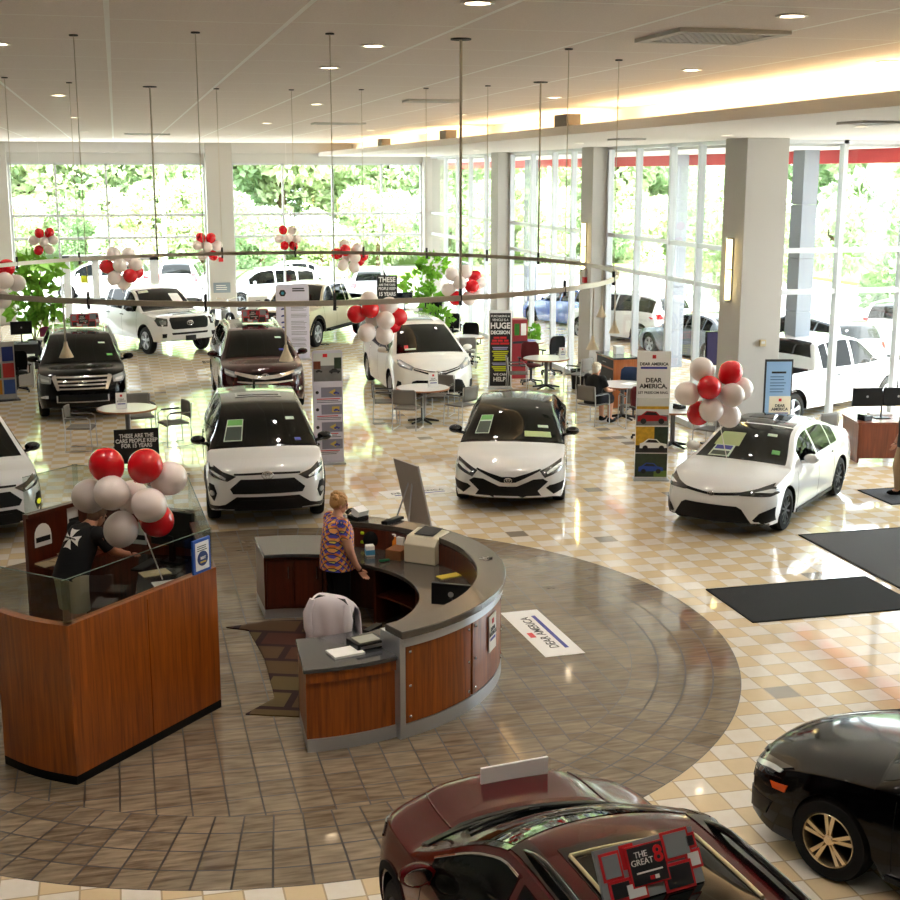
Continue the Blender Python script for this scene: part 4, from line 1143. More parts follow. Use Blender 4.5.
# monitor
t = thing('monitor', 'small black flat monitor facing into the reception desk behind the ledge', 'monitor', (3.12, 12.42, WS), R(150))
b = MB(); b.box(-.1, .1, -.08, .08, 0, .015); b.build('stand', m_black, t); b = MB(); b.box(-.02, .02, .02, .05, .01, .12); b.build('neck', m_black, t)
b = MB(); b.box(-.21, .21, -.02, .03, .04, .27); b.build('housing', m_black, t, bevel=.008)
b = MB(); b.box(-.19, .19, -.024, -.02, .06, .25); b.build('screen', M('screen_off', (20, 26, 40), .08), t)
b = MB(); b.lathe([(.03, 0), (.03, .004)], 12, axis='Y'); o = b.build('badge', m_steel, t, loc=(0, .03, .16))
sheet('yellow envelope on the right side of the reception counter', (3.36, 13.5, WS), .3, .26, .12, M('yellow_paper', (222, 196, 70), .6), h=.01)
sheet('loose papers beside the small monitor at reception', (3.3, 12.75, WS), .8, .22, .29)
sheet('printed sheet lying behind the monitor near the ledge end', (2.95, 12.0, WS), .5, .22, .29)
sheet('stack of white papers on the low near end of the reception desk', (1.83, 11.28, .802), .25, .3, .22, None, None, .02)
t = slab('boxed_device', 'black boxed device on the low near end of the reception desk', 'box', (2.05, 11.42, .802), .3, .3, .24, .07, m_black, None,
         (('picture_panel', -.11, .11, -.09, .09, .07, .074, M('box_art', (150, 150, 140), .4)), ('print_band', -.12, .12, -.124, -.12, .02, .05, m_steel)))
# safety vest, bottles, cartons under the far ledge
t = thing('reflective_gear', 'black bag with bright yellow-green bands leaning under the far ledge', 'bag', (2.78, 14.84, WS), R(-55))
b = MB(); b.ell((0, 0, .11), (.1, .17, .11)); b.build('bag_body', m_blackmat, t, smooth=60)
m_hiv = M('hi_vis_yellow', (214, 232, 40), .5)
for z in (.05, .16):
    b = MB(); b.box(-.12, -.08, -.12, .1, z, z+.035); b.build('yellow_band', m_hiv, t, bevel=.01)
t = thing('sanitizer_bottle', 'orange bottle beside the white box under the far ledge', 'bottle', (2.98, 14.58, WS))
b = MB(); b.lathe([(.035, 0), (.037, .02), (.037, .13), (.014, .16), (.014, .19)], 14); b.build('bottle_body', M('orange_liquid', (226, 130, 40), .2), t, smooth=40)
b = MB(); b.lathe([(.016, .19), (.016, .215)], 12); b.box(-.035, .005, -.008, .008, .21, .222); b.build('pump_cap', m_white, t)
slab('tissue_box', 'white printed box under the far ledge of the reception desk', 'box', (3.09, 14.56, WS), R(-45), .1, .22, .2, m_white, None, (('print_band', -.052, -.05, -.09, .09, .03, .1, m_red), ('print_panel', -.052, -.05, -.09, .09, .12, .18, m_paper)))
slab('cardboard_box', 'small brown cardboard box left of the printer', 'box', (2.96, 14.34, WS), R(-40), .2, .24, .12, M('cardboard', (130, 84, 48), .8), None, (('white_label', -.105, -.1, -.1, .1, .03, .1, m_paper),))
slab('wipes_tub', 'blue and white tub on the counter by the woman', 'tub', (2.66, 14.5, WS), 0, .1, .1, .13, m_white, None, (('blue_label', -.052, .052, -.052, .052, .02, .08, M('tub_blue', (70, 150, 190), .4)),))
t = thing('stapler', 'green stapler lying on the counter in front of the brown box', 'stapler', (2.77, 14.2, WS), .4)
b = MB(); b.box(-.07, .07, -.015, .015, 0, .012); b.build('stapler_base', m_black, t); b = MB(); b.box(-.065, .07, -.013, .013, .014, .035, Matrix.Rotation(.1, 3, 'Y')); b.build('stapler_arm', M('green_plastic', (30, 120, 80), .4), t)
# on the ledge
LZ = 1.052
t = thing('desk_phone', 'black desk phone with a white sheet on the far ledge', 'phone', (2.62, 15.04, LZ), R(-60))
b = MB(); b.box(-.1, .1, -.09, .09, 0, .05); b.build('phone_base', m_black, t, bevel=.01)
b = MB(); b.tube([(-.09, -.1, .07), (-.09, -.06, .1), (-.09, .06, .1), (-.09, .1, .07)], .025, 8); b.build('handset', m_blackgloss, t, smooth=50)
b = MB(); b.box(-.02, .1, -.08, .08, .05, .14, Matrix.Rotation(.4, 3, 'Y')); b.build('note', m_paper, t)
t = slab('business_card_tray', 'flat black tray on the far ledge beside the easel', 'tray', (3.0, 14.82, LZ), R(-48), .09, .34, .035, m_blackmat, None, (('card_slot', -.035, .035, -.15, .15, .035, .04, m_black),))
t = thing('car_keys', 'bunch of keys lying on the ledge at the right side of the reception desk', 'keys', (3.66, 13.05, LZ), .4)
b = MB(); b.tube([(.03*cos(2*pi*i/12), .03*sin(2*pi*i/12), .006) for i in range(13)], .003, 5, False); b.build('key_ring', m_chrome, t)
b = MB(); b.box(.02, .08, -.012, .012, 0, .012); b.build('key_fob', m_black, t)
for a in (.6, 1.4, 2.4): b = MB(); b.box(.02, .075, -.006, .006, .003, .006, Matrix.Rotation(a, 3, 'Z'), (0, 0, 0)); b.build('key', m_steel, t)
# poster on the front of the desk
a_ = -33
t = thing('desk_poster', 'small white poster on the front panel of the reception desk', 'sign', pol(2.288, a_, .45), R(a_+90))
b = MB(); b.box(-.11, .11, -.008, 0, 0, .37); b.build('sheet', m_paper, t)
text('lettering', 'DEAR\nAMERICA', .055, m_ink, t, (0, -.01, .2), bold=.001, sp=.9); b = MB(); b.box(-.08, .08, -.011, -.008, .11, .135); b.build('blue_bar', m_blue, t); b = MB(); b.box(-.03, .03, -.011, -.008, .28, .33); b.build('red_logo', m_red, t)

# office chair helper -----------------------------------------------------------
def office_chair(label, loc, rz, mat, group=None, arms=True):
    t = thing('office_chair', label, 'chair', loc, rz, group)     # faces -y
    b = MB(); b.ell((0, 0, .47), (.25, .25, .05), 20, 8); b.build('seat', mat, t, smooth=60)
    b = MB()
    V = []
    for i in range(9):
        z = .56+.46*i/8; w = .20+.03*sin(pi*i/8)-(.05 if i == 8 else 0)
        V.append([b.b.verts.new((w*k/4, .2+.05*(i/8)-.03*(1-(k/4)**2)+o, z)) for o in (0, .06) for k in range(-4, 5)])
    for i in range(8):
        for k in range(8): b._f([V[i][k], V[i][k+1], V[i+1][k+1], V[i+1][k]]); b._f([V[i][9+k], V[i+1][9+k], V[i+1][10+k], V[i][10+k]])
        b._f([V[i][0], V[i+1][0], V[i+1][9], V[i][9]]); b._f([V[i][8], V[i][17], V[i+1][17], V[i+1][8]])
    for i in (0, 8):
        for k in range(8): b._f([V[i][k], V[i][k+1], V[i][10+k], V[i][9+k]])
    b.build('backrest', mat, t, smooth=60)
    b = MB(); b.tube([(0, .05, .44), (0, .22, .42), (0, .25, .62)], .022, 6); b.build('back_bracket', m_black, t)
    b = MB(); b.tube([(0, 0, .1), (0, 0, .44)], .03, 8); b.build('gas_column', m_dark, t)
    for k in range(5):
        a = 2*pi*k/5; b = MB(); b.tube([(0, 0, .11), (.28*cos(a), .28*sin(a), .075)], .022, 6); l = b.build('base_leg', m_black, t)
        b = MB(); b.lathe([(.03, -.015), (.03, .015)], 10, (.28*cos(a), .28*sin(a), .032), 'X'); b.build('caster', m_black, l)
    if arms:
        for s_ in (1, -1):
            b = MB(); b.tube([(s_*.2, .02, .43), (s_*.29, .02, .46), (s_*.29, .02, .64)], .016, 6); b.box(s_*.29-.035, s_*.29+.035, -.13, .12, .64, .67); b.build('armrest', m_black, t)
    return t
c1 = office_chair('black office chair with a white jacket over its back inside the reception desk', (2.05, 12.45, .012), R(138), m_dark)
# jacket: shoulders over the backrest, two sleeves hanging
b = MB(); n1, n2 = 16, 12; V = []
for i in range(n1+1):
    u = -1+2*i/n1; row = []
    for j in range(n2+1):
        s_ = j/n2*2-1                          # -1 front hem .. 0 top .. 1 back hem
        w = .255*u*(1+.1*abs(s_)); z = 1.045-.09*u*u*u*u-.48*abs(s_)**1.2*(1 if s_ > 0 else .75)
        yy = .26+.1*math.tanh(s_*4)+.02*sin(9*u+3*s_)*abs(s_)
        row.append(b.b.verts.new((w, yy, z)))
    V.append(row)
for i in range(n1):
    for j in range(n2): b._f([V[i][j], V[i][j+1], V[i+1][j+1], V[i+1][j]])
o = b.build('white_jacket', M('white_cloth', (226, 218, 222), .9), None, smooth=80, loc=(2.05, 12.45, .012)); o.rotation_euler = (0, 0, R(138))
so_ = o.modifiers.new('thick', 'SOLIDIFY'); so_.thickness = .012
for k in (-1, 1):
    b = MB(); b.tube([(k*.2, .33, .98), (k*.235, .36, .84), (k*.225, .37, .70), (k*.205, .355, .60)], .05, 12, rr=[.03, .05, .048, .04]); b.build('sleeve', bpy.data.materials['white_cloth'], o, smooth=70)
tag(o, 'white jacket hung over the office chair inside the reception desk', 'jacket')

# ================================================================ KIOSK
KL, KC, KR, KBR, KBM, KBL = (-1.2, 11.41), (-.57, 10.82), (.75, 12.22), (.66, 14.5), (-.62, 15.3), (-1.18, 14.75)
t = thing('greeter_kiosk', 'tall cherry wood kiosk with glass screens at the left of the foreground', 'kiosk', (0, 0, 0))
def midp(a, b, f): return (a[0]+(b[0]-a[0])*f, a[1]+(b[1]-a[1])*f)
def off2(a, b, d):   # offset segment outward (to the right of a->b)
    v = Vector((b[0]-a[0], b[1]-a[1])).normalized(); n = Vector((v.y, -v.x))*d
    return (a[0]+n.x, a[1]+n.y), (b[0]+n.x, b[1]+n.y)
KH = 1.38
def seg(name, a, b, z0, z1, th, mat, e=0, **k):
    v = Vector((b[0]-a[0], b[1]-a[1])).normalized()
    a2 = (a[0]-v.x*e, a[1]-v.y*e); b2 = (b[0]+v.x*e, b[1]+v.y*e)
    return MB().wall([a2, b2], z0, z1, th).build(name, mat, t, **k)
# bowed left end panel
bow_ = [Vector((KL[0]+(KC[0]-KL[0])*i/8, KL[1]+(KC[1]-KL[1])*i/8, 0)) + Vector((-.69, -.72, 0))*.05*sin(pi*i/8) for i in range(9)]
bowp = [(p.x, p.y) for p in bow_]
MB().wall(bowp, .08, KH, .05).build('end_panel', M('cherry_shade', (1, 1, 1)) if False else m_cherry, t, smooth=30)
m1 = midp(KC, KR, .5)
seg('front_panel', KC, midp(KC, KR, .497), .08, KH, .05, m_cherry); seg('front_panel', midp(KC, KR, .503), KR, .08, KH, .05, m_cherry)
seg('panel_joint', midp(KC, KR, .49), midp(KC, KR, .51), .08, KH-.01, .045, m_blackmat) if False else None
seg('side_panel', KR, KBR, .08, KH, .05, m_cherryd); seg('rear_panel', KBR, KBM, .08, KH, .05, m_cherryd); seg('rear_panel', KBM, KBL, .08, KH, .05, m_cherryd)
for a, b in ((KC, KR), (KR, KBR), (KBR, KBM), (KBM, KBL)):
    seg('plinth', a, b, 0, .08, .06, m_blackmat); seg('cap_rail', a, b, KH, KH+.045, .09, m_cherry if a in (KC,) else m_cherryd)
MB().wall(bowp, 0, .08, .06).build('plinth', m_blackmat, t); MB().wall(bowp, KH, KH+.045, .09).build('cap_rail', m_cherry, t, smooth=30)
def inn(a, b, d):
    v = Vector((b[0]-a[0], b[1]-a[1])).normalized(); n = Vector((-v.y, v.x))*d
    return (a[0]+n.x, a[1]+n.y), (b[0]+n.x, b[1]+n.y)
for a, b, h in ((KL, KC, .38), (KC, KR, .38), (KR, KBR, .38), (KBR, KBM, .42), (KBM, KBL, .42)):
    a2, b2 = inn(a, b, .04)
    g = MB().wall([a2, b2], KH+.045, KH+.045+h, .008).build('glass_screen', m_glassk, t)
    e_ = MB(); e_.wall([a2, b2], KH+.045+h, KH+.05+h, .01); e_.build('glass_edge', M('glass_edge_green', (92, 110, 104), .2) if 'glass_edge_green' not in bpy.data.materials else bpy.data.materials['glass_edge_green'], g)
# inner work surfaces
def shelf(name, pts, z0, z1, mat): return MB().prism(pts, z0, z1).build(name, mat, t)
a, b = inn(KC, KR, .06); c_, d_ = inn(KC, KR, .8)
shelf('worktop', [midp(a, b, .42), b, (.66, 14.3), (.05, 14.55), (.0, 13.2)], .9, .94, M('kiosk_worktop', (34, 34, 36), .25))
shelf('shelf', [(-1.08, 14.6), (-.62, 15.1), (-.3, 14.9), (-.75, 14.3)], .86, .9, m_cherryd)
seg('worktop_support', (.02, 13.25), (.08, 14.5), .0, .9, .03, m_cherryd)
# things in the kiosk
KW = .942
sheet('white form on the kiosk worktop nearest the framed certificate', (.28, 12.55, KW), .7, .3, .22)
sheet('grey brochure beside the white form on the kiosk worktop', (.5, 12.75, KW), .7, .2, .28, M('grey_print', (120, 124, 116), .5))
sheet('crumpled white paper farther back on the kiosk worktop', (.3, 13.35, KW), .2, .26, .2, None, None, .006)
sheet('buff folder on the kiosk worktop by the leaning man', (.2, 13.75, KW), .3, .3, .2, m_paperdim, None, .01)
for k, (x, y, rz) in enumerate(((-.88, 14.55, .6), (-.75, 14.65, .9), (-.66, 14.78, .4))):
    sheet(['tan folder on the kiosk shelf nearest its open end', 'middle tan folder on the kiosk shelf left of the man', 'tan folder on the kiosk shelf closest to the man'][k], (x, y, .902+.012*k), rz, .32, .2, m_paperdim, None, .01)
t2 = thing('keyboard', 'black keyboard on the kiosk worktop under the balloons', 'keyboard', (.12, 14.05, KW), R(60))
b = MB(); b.box(-.22, .22, -.07, .07, 0, .022); b.build('keyboard_base', m_black, t2, bevel=.004)
b = MB()
for i in range(12):
    for j in range(4): b.box(-.2+i*.034, -.172+i*.034, -.058+j*.03, -.034+j*.03, .022, .03)
b.build('keys', m_dark, t2)
t2 = thing('monitor', 'black monitor at the far right inside the kiosk', 'monitor', (.42, 14.15, KW), R(140))
b = MB(); b.box(-.12, .12, -.09, .09, 0, .015); b.build('stand', m_black, t2); b = MB(); b.box(-.03, .03, .01, .05, .01, .3); b.build('neck', m_black, t2)
b = MB(); b.box(-.28, .28, -.02, .04, .18, .58); b.build('housing', m_black, t2, bevel=.01); b = MB(); b.box(-.26, .26, -.024, -.02, .2, .56); b.build('screen', bpy.data.materials['screen_off'], t2)
def wallnote(label, a, b, f, z, w, h, mat=None, arch=False):
    p = midp(a, b, f); v = Vector((b[0]-a[0], b[1]-a[1])).normalized(); n = Vector((-v.y, v.x))*.052
    mb = MB()
    if arch: mb.prism_y([(-w/2, 0), (w/2, 0), (w/2, h*.45)]+[(w/2*cos(pi*i/8), h*.45+h*.55*sin(pi*i/8)) for i in range(1, 8)]+[(-w/2, h*.45)], -.004, 0)
    else: mb.box(-w/2, w/2, -.004, 0, 0, h)
    o = mb.build('pinned_notice', mat or m_paper, None, loc=(p[0]+n.x, p[1]+n.y, z)); o.rotation_euler = (0, 0, atan2(v.y, v.x)+pi)
    bb = MB(); bb.box(-w*.42, w*.42, -.007, -.004, h*.2, h*.42); bb.build('print_band', m_ink, o)
    return tag(o, label, 'notice')
wallnote('arched white notice with a black band on the kiosk rear panel', KBM, KBL, .72, 1.02, .24, .26, None, True)
wallnote('white notice at the top corner of the kiosk rear panel', KBM, KBL, .1, 1.14, .24, .24)
wallnote('pale notice low on the kiosk rear panel right of the balloons', KBR, KBM, .45, .98, .2, .26, M('pale_note', (190, 196, 190), .6))
wallnote('pale notice on the kiosk rear panel at the far right', KBR, KBM, .15, 1.0, .18, .28, bpy.data.materials['pale_note'])
# framed certificate on the front rail near the right end
t2 = thing('framed_certificate', 'blue framed certificate with a round seal standing on the kiosk rail', 'picture frame', (.60, 12.075, KH+.05), atan2(KR[1]-KC[1], KR[0]-KC[0]))
m_bf = M('frame_blue', (34, 84, 176), .35)
b = MB(); b.box(-.125, .125, -.02, .005, 0, .33); b.build('frame', m_bf, t2, bevel=.006)
b = MB(); b.box(-.095, .095, -.024, -.02, .03, .30); b.build('certificate', m_paper, t2)
b = MB(); b.lathe([(.001, -.03), (.072, -.03), (.072, -.022)], 20, axis='Y'); b.build('seal', M('seal_blue', (24, 52, 110), .4), t2, loc=(0, 0, .14))
text('lettering', 'BEST', .035, m_white, t2, (0, -.032, .145), bold=.001)
b = MB(); lines(b, -.07, .07, -.024, (.22, .24, .26), .007); b.build('text_lines', m_dark, t2)
b = MB(); b.box(-.04, .04, -.033, -.03, .1, .115); b.build('gold_band', M('gold_print', (206, 170, 70), .4), t2)
# ================================================================ PEOPLE
def skin_obj(name, J, bones, mat, parent=None, sub=2, root='pelvis', extra=None, mats=None, chains=()):
    me = bpy.data.meshes.new(name); keys = list(J); idx = {k: i for i, k in enumerate(keys)}
    co = [Vector(J[k][:3]) for k in keys]; ed = [(idx[a], idx[b]) for a, b in bones]; rad = [J[k][3] if isinstance(J[k][3], tuple) else (J[k][3],)*2 for k in keys]
    roots = [idx[root]]
    for ch in chains:                                   # separate finger chains rooted inside the palm
        n0 = len(co)
        for p, r in ch: co.append(Vector(p)); rad.append((r, r))
        ed += [(n0+i, n0+i+1) for i in range(len(ch)-1)]; roots.append(n0)
    me.from_pydata(co, ed, []); me.update()
    ob = bpy.data.objects.new(name, me); C.objects.link(ob)
    md = ob.modifiers.new('skin', 'SKIN'); md.use_smooth_shade = True; md.branch_smoothing = .6
    sv = me.skin_vertices[0].data
    for i, r in enumerate(rad): sv[i].radius = r; sv[i].use_root = i in roots
    ss = ob.modifiers.new('sub', 'SUBSURF'); ss.levels = sub; ss.render_levels = sub
    dg = bpy.context.evaluated_depsgraph_get(); dg.update()
    m2 = bpy.data.meshes.new_from_object(ob.evaluated_get(dg)); m2.name = name
    bpy.data.objects.remove(ob); bpy.data.meshes.remove(me)
    m2.materials.clear()
    for mm in (mats or [mat]): m2.materials.append(mm)
    if extra:
        bm = bmesh.new(); bm.from_mesh(m2)
        mb = MB(); mb.b.free(); mb.b = bm; extra(mb); bm.to_mesh(m2); bm.free()
    m2.polygons.foreach_set('use_smooth', [True]*len(m2.polygons))
    o = bpy.data.objects.new(name, m2); C.objects.link(o)
    if parent: o.parent = parent
    return o
m_eye = M('eye_dark', (40, 34, 30), .2); m_lip = M('lips', (168, 96, 86), .5)
def head_extra(hc, fwd, up=Vector((0, 0, 1)), s=1.):
    """adds skull, jaw, nose, ears, eyes, mouth around hc facing fwd"""
    f = Vector(fwd).normalized(); l = up.cross(f).normalized(); u = f.cross(l)
    rot = Matrix((f, l, u)).transposed()
    def P(a, b, c): return Vector(hc)+f*a*s+l*b*s+u*c*s
    def ex(mb):
        mb.mi = 0
        mb.ell(P(-.01, 0, .02), (.095*s, .076*s, .1*s), 16, 12, rot)
        mb.ell(P(.028, 0, -.045), (.062*s, .058*s, .07*s), 14, 10, rot)
        mb.ell(P(.095, 0, -.015), (.02*s, .014*s, .026*s), 8, 6, rot); mb.ell(P(.088, 0, .012), (.012*s, .01*s, .03*s), 8, 6, rot)
        for sd in (1, -1):
            mb.ell(P(-.01, sd*.077, -.01), (.018*s, .01*s, .032*s), 8, 6, rot)
            mb.ell(P(.075, sd*.03, .03), (.016*s, .02*s, .01*s), 8, 5, rot)
            mb.mi = 1; mb.ell(P(.079, sd*.031, .012), (.009*s, .012*s, .008*s), 8, 6, rot); mb.mi = 0
        mb.mi = 2; mb.ell(P(.083, 0, -.056), (.008*s, .022*s, .006*s), 8, 5, rot); mb.mi = 0
    return ex, rot
def hand(w, d, side, n_up, s=1., curl=.5):
    """palm chain handled by caller; returns finger chains. w wrist, d direction of the hand, side = thumb side direction"""
    w = Vector(w); d = Vector(d).normalized(); sd = Vector(side).normalized(); nn = Vector(n_up).normalized(); ch = []
    base = w+d*.045*s
    for k, (o, ln) in enumerate(((.03, .062), (.01, .072), (-.01, .067), (-.03, .052))):
        p0 = base+sd*o*s; p1 = p0+d*.05*s; p2 = p1+(d*(1-curl*.3)-nn*curl*.6).normalized()*ln*.5*s; p3 = p2+(d*(1-curl*.7)-nn*curl).normalized()*ln*.5*s
        ch.append([(p0, .0105*s), (p1, .0095*s), (p2, .0085*s), (p3, .0075*s)])
    p0 = w+d*.02*s+sd*.02*s; p1 = p0+(sd*.7+d*.5)*.04*s; p2 = p1+(d*.9+sd*.25-nn*.2)*.035*s
    ch.append([(p0, .012*s), (p1, .0105*s), (p2, .0085*s)])
    return ch
def hair_cap(name, hc, rot, mat, parent, s=1., back=.03, low=-.03, full=1.):
    b = MB(); hc = Vector(hc)
    def add(a, bb, c, r): b.ell(hc+rot@Vector((a, bb, c))*s, tuple(q*s for q in r), 14, 9, rot)
    add(-.025, 0, .045, (.1*full, .088*full, .092*full)); add(-.055, 0, low+.02, (.062*full, .082*full, .085))
    for sd in (1, -1): add(-.02, sd*.055, .03, (.06, .034, .07))
    rnd = random.Random(3)
    for i in range(26):
        a = rnd.uniform(0, 2*pi); e = rnd.uniform(.1, 1.2); add(-.025+.085*cos(a)*cos(e)-.01, .075*sin(a)*cos(e), .05+.075*sin(e), (.03, .026, .024))
    return b.build(name, mat, parent, smooth=80)

BONES = [('pelvis', 'waist'), ('waist', 'chest'), ('chest', 'uchest'), ('uchest', 'neck'), ('neck', 'skull'),
         ('uchest', 'shR'), ('shR', 'elR'), ('elR', 'wrR'), ('wrR', 'haR'), ('uchest', 'shL'), ('shL', 'elL'), ('elL', 'wrL'), ('wrL', 'haL'),
         ('pelvis', 'hipR'), ('hipR', 'knR'), ('knR', 'anR'), ('anR', 'toR'), ('pelvis', 'hipL'), ('hipL', 'knL'), ('knL', 'anL'), ('anL', 'toL')]
def person(label, loc, rz, J, face, mats, shirt, trousers, hairmat, hairk=None, sleeve=.6, legs_to='an', shoes=m_blackmat, extra_children=None, thick=1.0, up=Vector((0, 0, 1))):
    hc = Vector(J['skull'][:3])
    ex, rot = head_extra(hc, face, up)
    ch = []
    for sd, sg in (('R', -1), ('L', 1)):
        w = Vector(J['ha'+sd][:3]); d = w-Vector(J['wr'+sd][:3]); side = J.get('thumb'+sd, (1, 0, .0)); n = d.cross(Vector(side))*sg
        ch += hand(w-d.normalized()*.02, d, side, n if n.length > 1e-4 else (0, 1, 0))
    JB = {k: v for k, v in J.items() if not k.startswith('thumb')}
    o = skin_obj('person', JB, BONES, mats[0], None, 2, extra=ex, mats=[mats[0], m_eye, m_lip], chains=ch)
    o.location = loc; o.rotation_euler = (0, 0, rz)
    tag(o, label, 'person')
    def lerp(a, b, t): return Vector([J[a][i]+(J[b][i]-J[a][i])*t for i in range(3)])
    def V3(k): return Vector(J[k][:3])
    def loft(mb, rings, n=20):
        V = []
        for i, (c, rw, rd) in enumerate(rings):
            d = (rings[min(i+1, len(rings)-1)][0]-rings[max(i-1, 0)][0]).normalized(); lat = Vector((0, 1, 0)); lat = (lat-d*lat.dot(d)).normalized(); f = lat.cross(d)
            V.append([mb.b.verts.new(c+lat*rw*cos(2*pi*j/n)+f*rd*sin(2*pi*j/n)*(1+.0*j)) for j in range(n)])
        for A_, B_ in zip(V, V[1:]):
            for j in range(n): mb._f([A_[j], A_[(j+1) % n], B_[(j+1) % n], B_[j]])
        mb._f(V[0][::-1]); mb._f(V[-1])
    rp, rwa, rc, ru = J['pelvis'][3], J['waist'][3], J['chest'][3], J['uchest'][3]
    shy = abs(J['shL'][1]-J['shR'][1])/2
    dn = (V3('pelvis')-V3('waist')).normalized()
    mb = MB()
    loft(mb, [(V3('pelvis')+dn*.1, rp[1]+.032, rp[0]+.03), (V3('pelvis'), rp[1]+.03, rp[0]+.028), (V3('waist'), rwa[1]+.024, rwa[0]+.022), (V3('chest'), rc[1]+.022, rc[0]+.018), (lerp('chest', 'uchest', .6), max(rc[1]+.01, shy*.98), ru[0]+.05), (V3('uchest'), shy+.005, ru[0]+.022), (lerp('uchest', 'neck', .35), shy*.8, .09), (lerp('uchest', 'neck', .62), .085, .075), (lerp('uchest', 'neck', .74), .066, .064)])
    for sd in 'RL':
        p0, p1 = V3('sh'+sd), V3('el'+sd); q_ = [p0+(V3('uchest')-p0)*.45, p0, p0+(p1-p0)*sleeve*.5, p0+(p1-p0)*sleeve]; r0 = J['sh'+sd][3]
        mb.tube(q_, .07, 14, rr=[r0*1.1, r0*1.16, r0*1.08, r0*1.08]); mb.ell(p0, (r0*1.2,)*3, 14, 10)
    sh = mb.build('shirt', shirt, o, smooth=75)
    mb = MB()
    loft(mb, [(V3('pelvis')-dn*.03, rp[1]+.01, rp[0]+.008), (V3('pelvis')+dn*.05, rp[1]+.012, rp[0]+.012), (V3('pelvis')+dn*.13, rp[1]*.9, rp[0]*.85)])
    for sd in 'RL':
        h_, k_, a_ = V3('hip'+sd), V3('kn'+sd), V3('an'+sd); up_ = h_+(V3('pelvis')-h_)*.45
        if legs_to == 'an': mb.tube([up_, h_, h_+(k_-h_)*.5, k_, k_+(a_-k_)*.5, k_+(a_-k_)*.96], .1, 16, rr=[.1, J['hip'+sd][3]*1.12, .1, J['kn'+sd][3]*1.18, .074, .07])
        else: mb.tube([up_, h_, h_+(k_-h_)*.5, h_+(k_-h_)*.97], .1, 16, rr=[.1, J['hip'+sd][3]*1.12, .115, .112])
    mb.build('trousers' if legs_to == 'an' else 'shorts', trousers, o, smooth=75)
    for sd in 'RL':
        a, tt = Vector(J['an'+sd][:3]), Vector(J['to'+sd][:3]); d = (tt-a); d.z = 0; d.normalize(); b = MB()
        rt = Matrix((d, Vector((-d.y, d.x, 0)), Vector((0, 0, 1)))).transposed()
        c = a+d*.06; b.ell((c.x, c.y, .047), (.14, .05, .047), 14, 8, rt); b.ell((a.x, a.y, .07), (.06, .048, .06), 12, 8, rt)
        b.build('shoe', shoes, o, smooth=70)
    hair_cap('hair', hc, rot, hairmat, o, **(hairk or {}))
    return o, sh
# plaid blouse
m_plaid = M('plaid_blouse', (220, 140, 90), .85); q = NT(m_plaid); tc = q.new('ShaderNodeTexCoord'); sp = q.new('ShaderNodeSeparateXYZ'); m_plaid.node_tree.links.new(tc.outputs['Object'], sp.inputs[0])
h_ = q.m('ADD', sp.outputs[0], sp.outputs[1]); u_ = q.m('MULTIPLY', q.m('ADD', h_, q.m('MULTIPLY', sp.outputs[2], .8)), 14.0); v_ = q.m('MULTIPLY', q.m('SUBTRACT', h_, q.m('MULTIPLY', sp.outputs[2], .8)), 14.0)
cu = q.m('FRACT', q.m('ADD', u_, 50.)); cv_ = q.m('FRACT', q.m('ADD', v_, 50.))
c1_ = q.mix(q.m('GREATER_THAN', cu, .5), sl((226, 122, 62)), sl((92, 84, 190)))
c2_ = q.mix(q.m('GREATER_THAN', cv_, .55), c1_, sl((240, 170, 96)))
c3_ = q.mix(q.m('LESS_THAN', cu, .14), c2_, sl((30, 34, 70))); c4_ = q.mix(q.m('LESS_THAN', cv_, .13), c3_, sl((36, 60, 130)))
c5_ = q.mix(q.m('GREATER_THAN', q.m('MULTIPLY', cu, cv_), .68), c4_, sl((236, 214, 90)))
m_plaid.node_tree.links.new(c5_, m_plaid.node_tree.nodes['Principled BSDF'].inputs['Base Color'])
JW = dict(pelvis=(0, 0, .88, (.17, .19)), waist=(0, 0, 1.0, (.165, .175)), chest=(.01, 0, 1.17, (.16, .175)), uchest=(0, 0, 1.30, (.11, .14)), neck=(.01, 0, 1.40, .052), skull=(.035, 0, 1.50, .07),
          shR=(0, -.18, 1.31, .068), elR=(.03, -.25, 1.05, .056), wrR=(.12, -.24, .85, .036), haR=(.17, -.235, .78, (.034, .026)), shL=(0, .18, 1.31, .068), elL=(.0, .25, 1.06, .055), wrL=(.08, .24, .85, .036), haL=(.12, .23, .78, (.034, .026)),
          hipR=(0, -.09, .83, .105), knR=(.02, -.09, .46, .07), anR=(-.02, -.09, .09, .045), toR=(.12, -.1, .04, .04), hipL=(0, .09, .83, .105), knL=(.02, .09, .46, .07), anL=(-.02, .09, .09, .045), toL=(.12, .1, .04, .04))
person('woman with short blond hair in a plaid blouse standing inside the reception desk', (2.2, 14.0, .012), R(14), JW, (.95, -.1, -.35), [m_skin], m_plaid, m_blackmat, M('blond_hair', (190, 146, 92), .6), dict(full=1.04, low=.0))
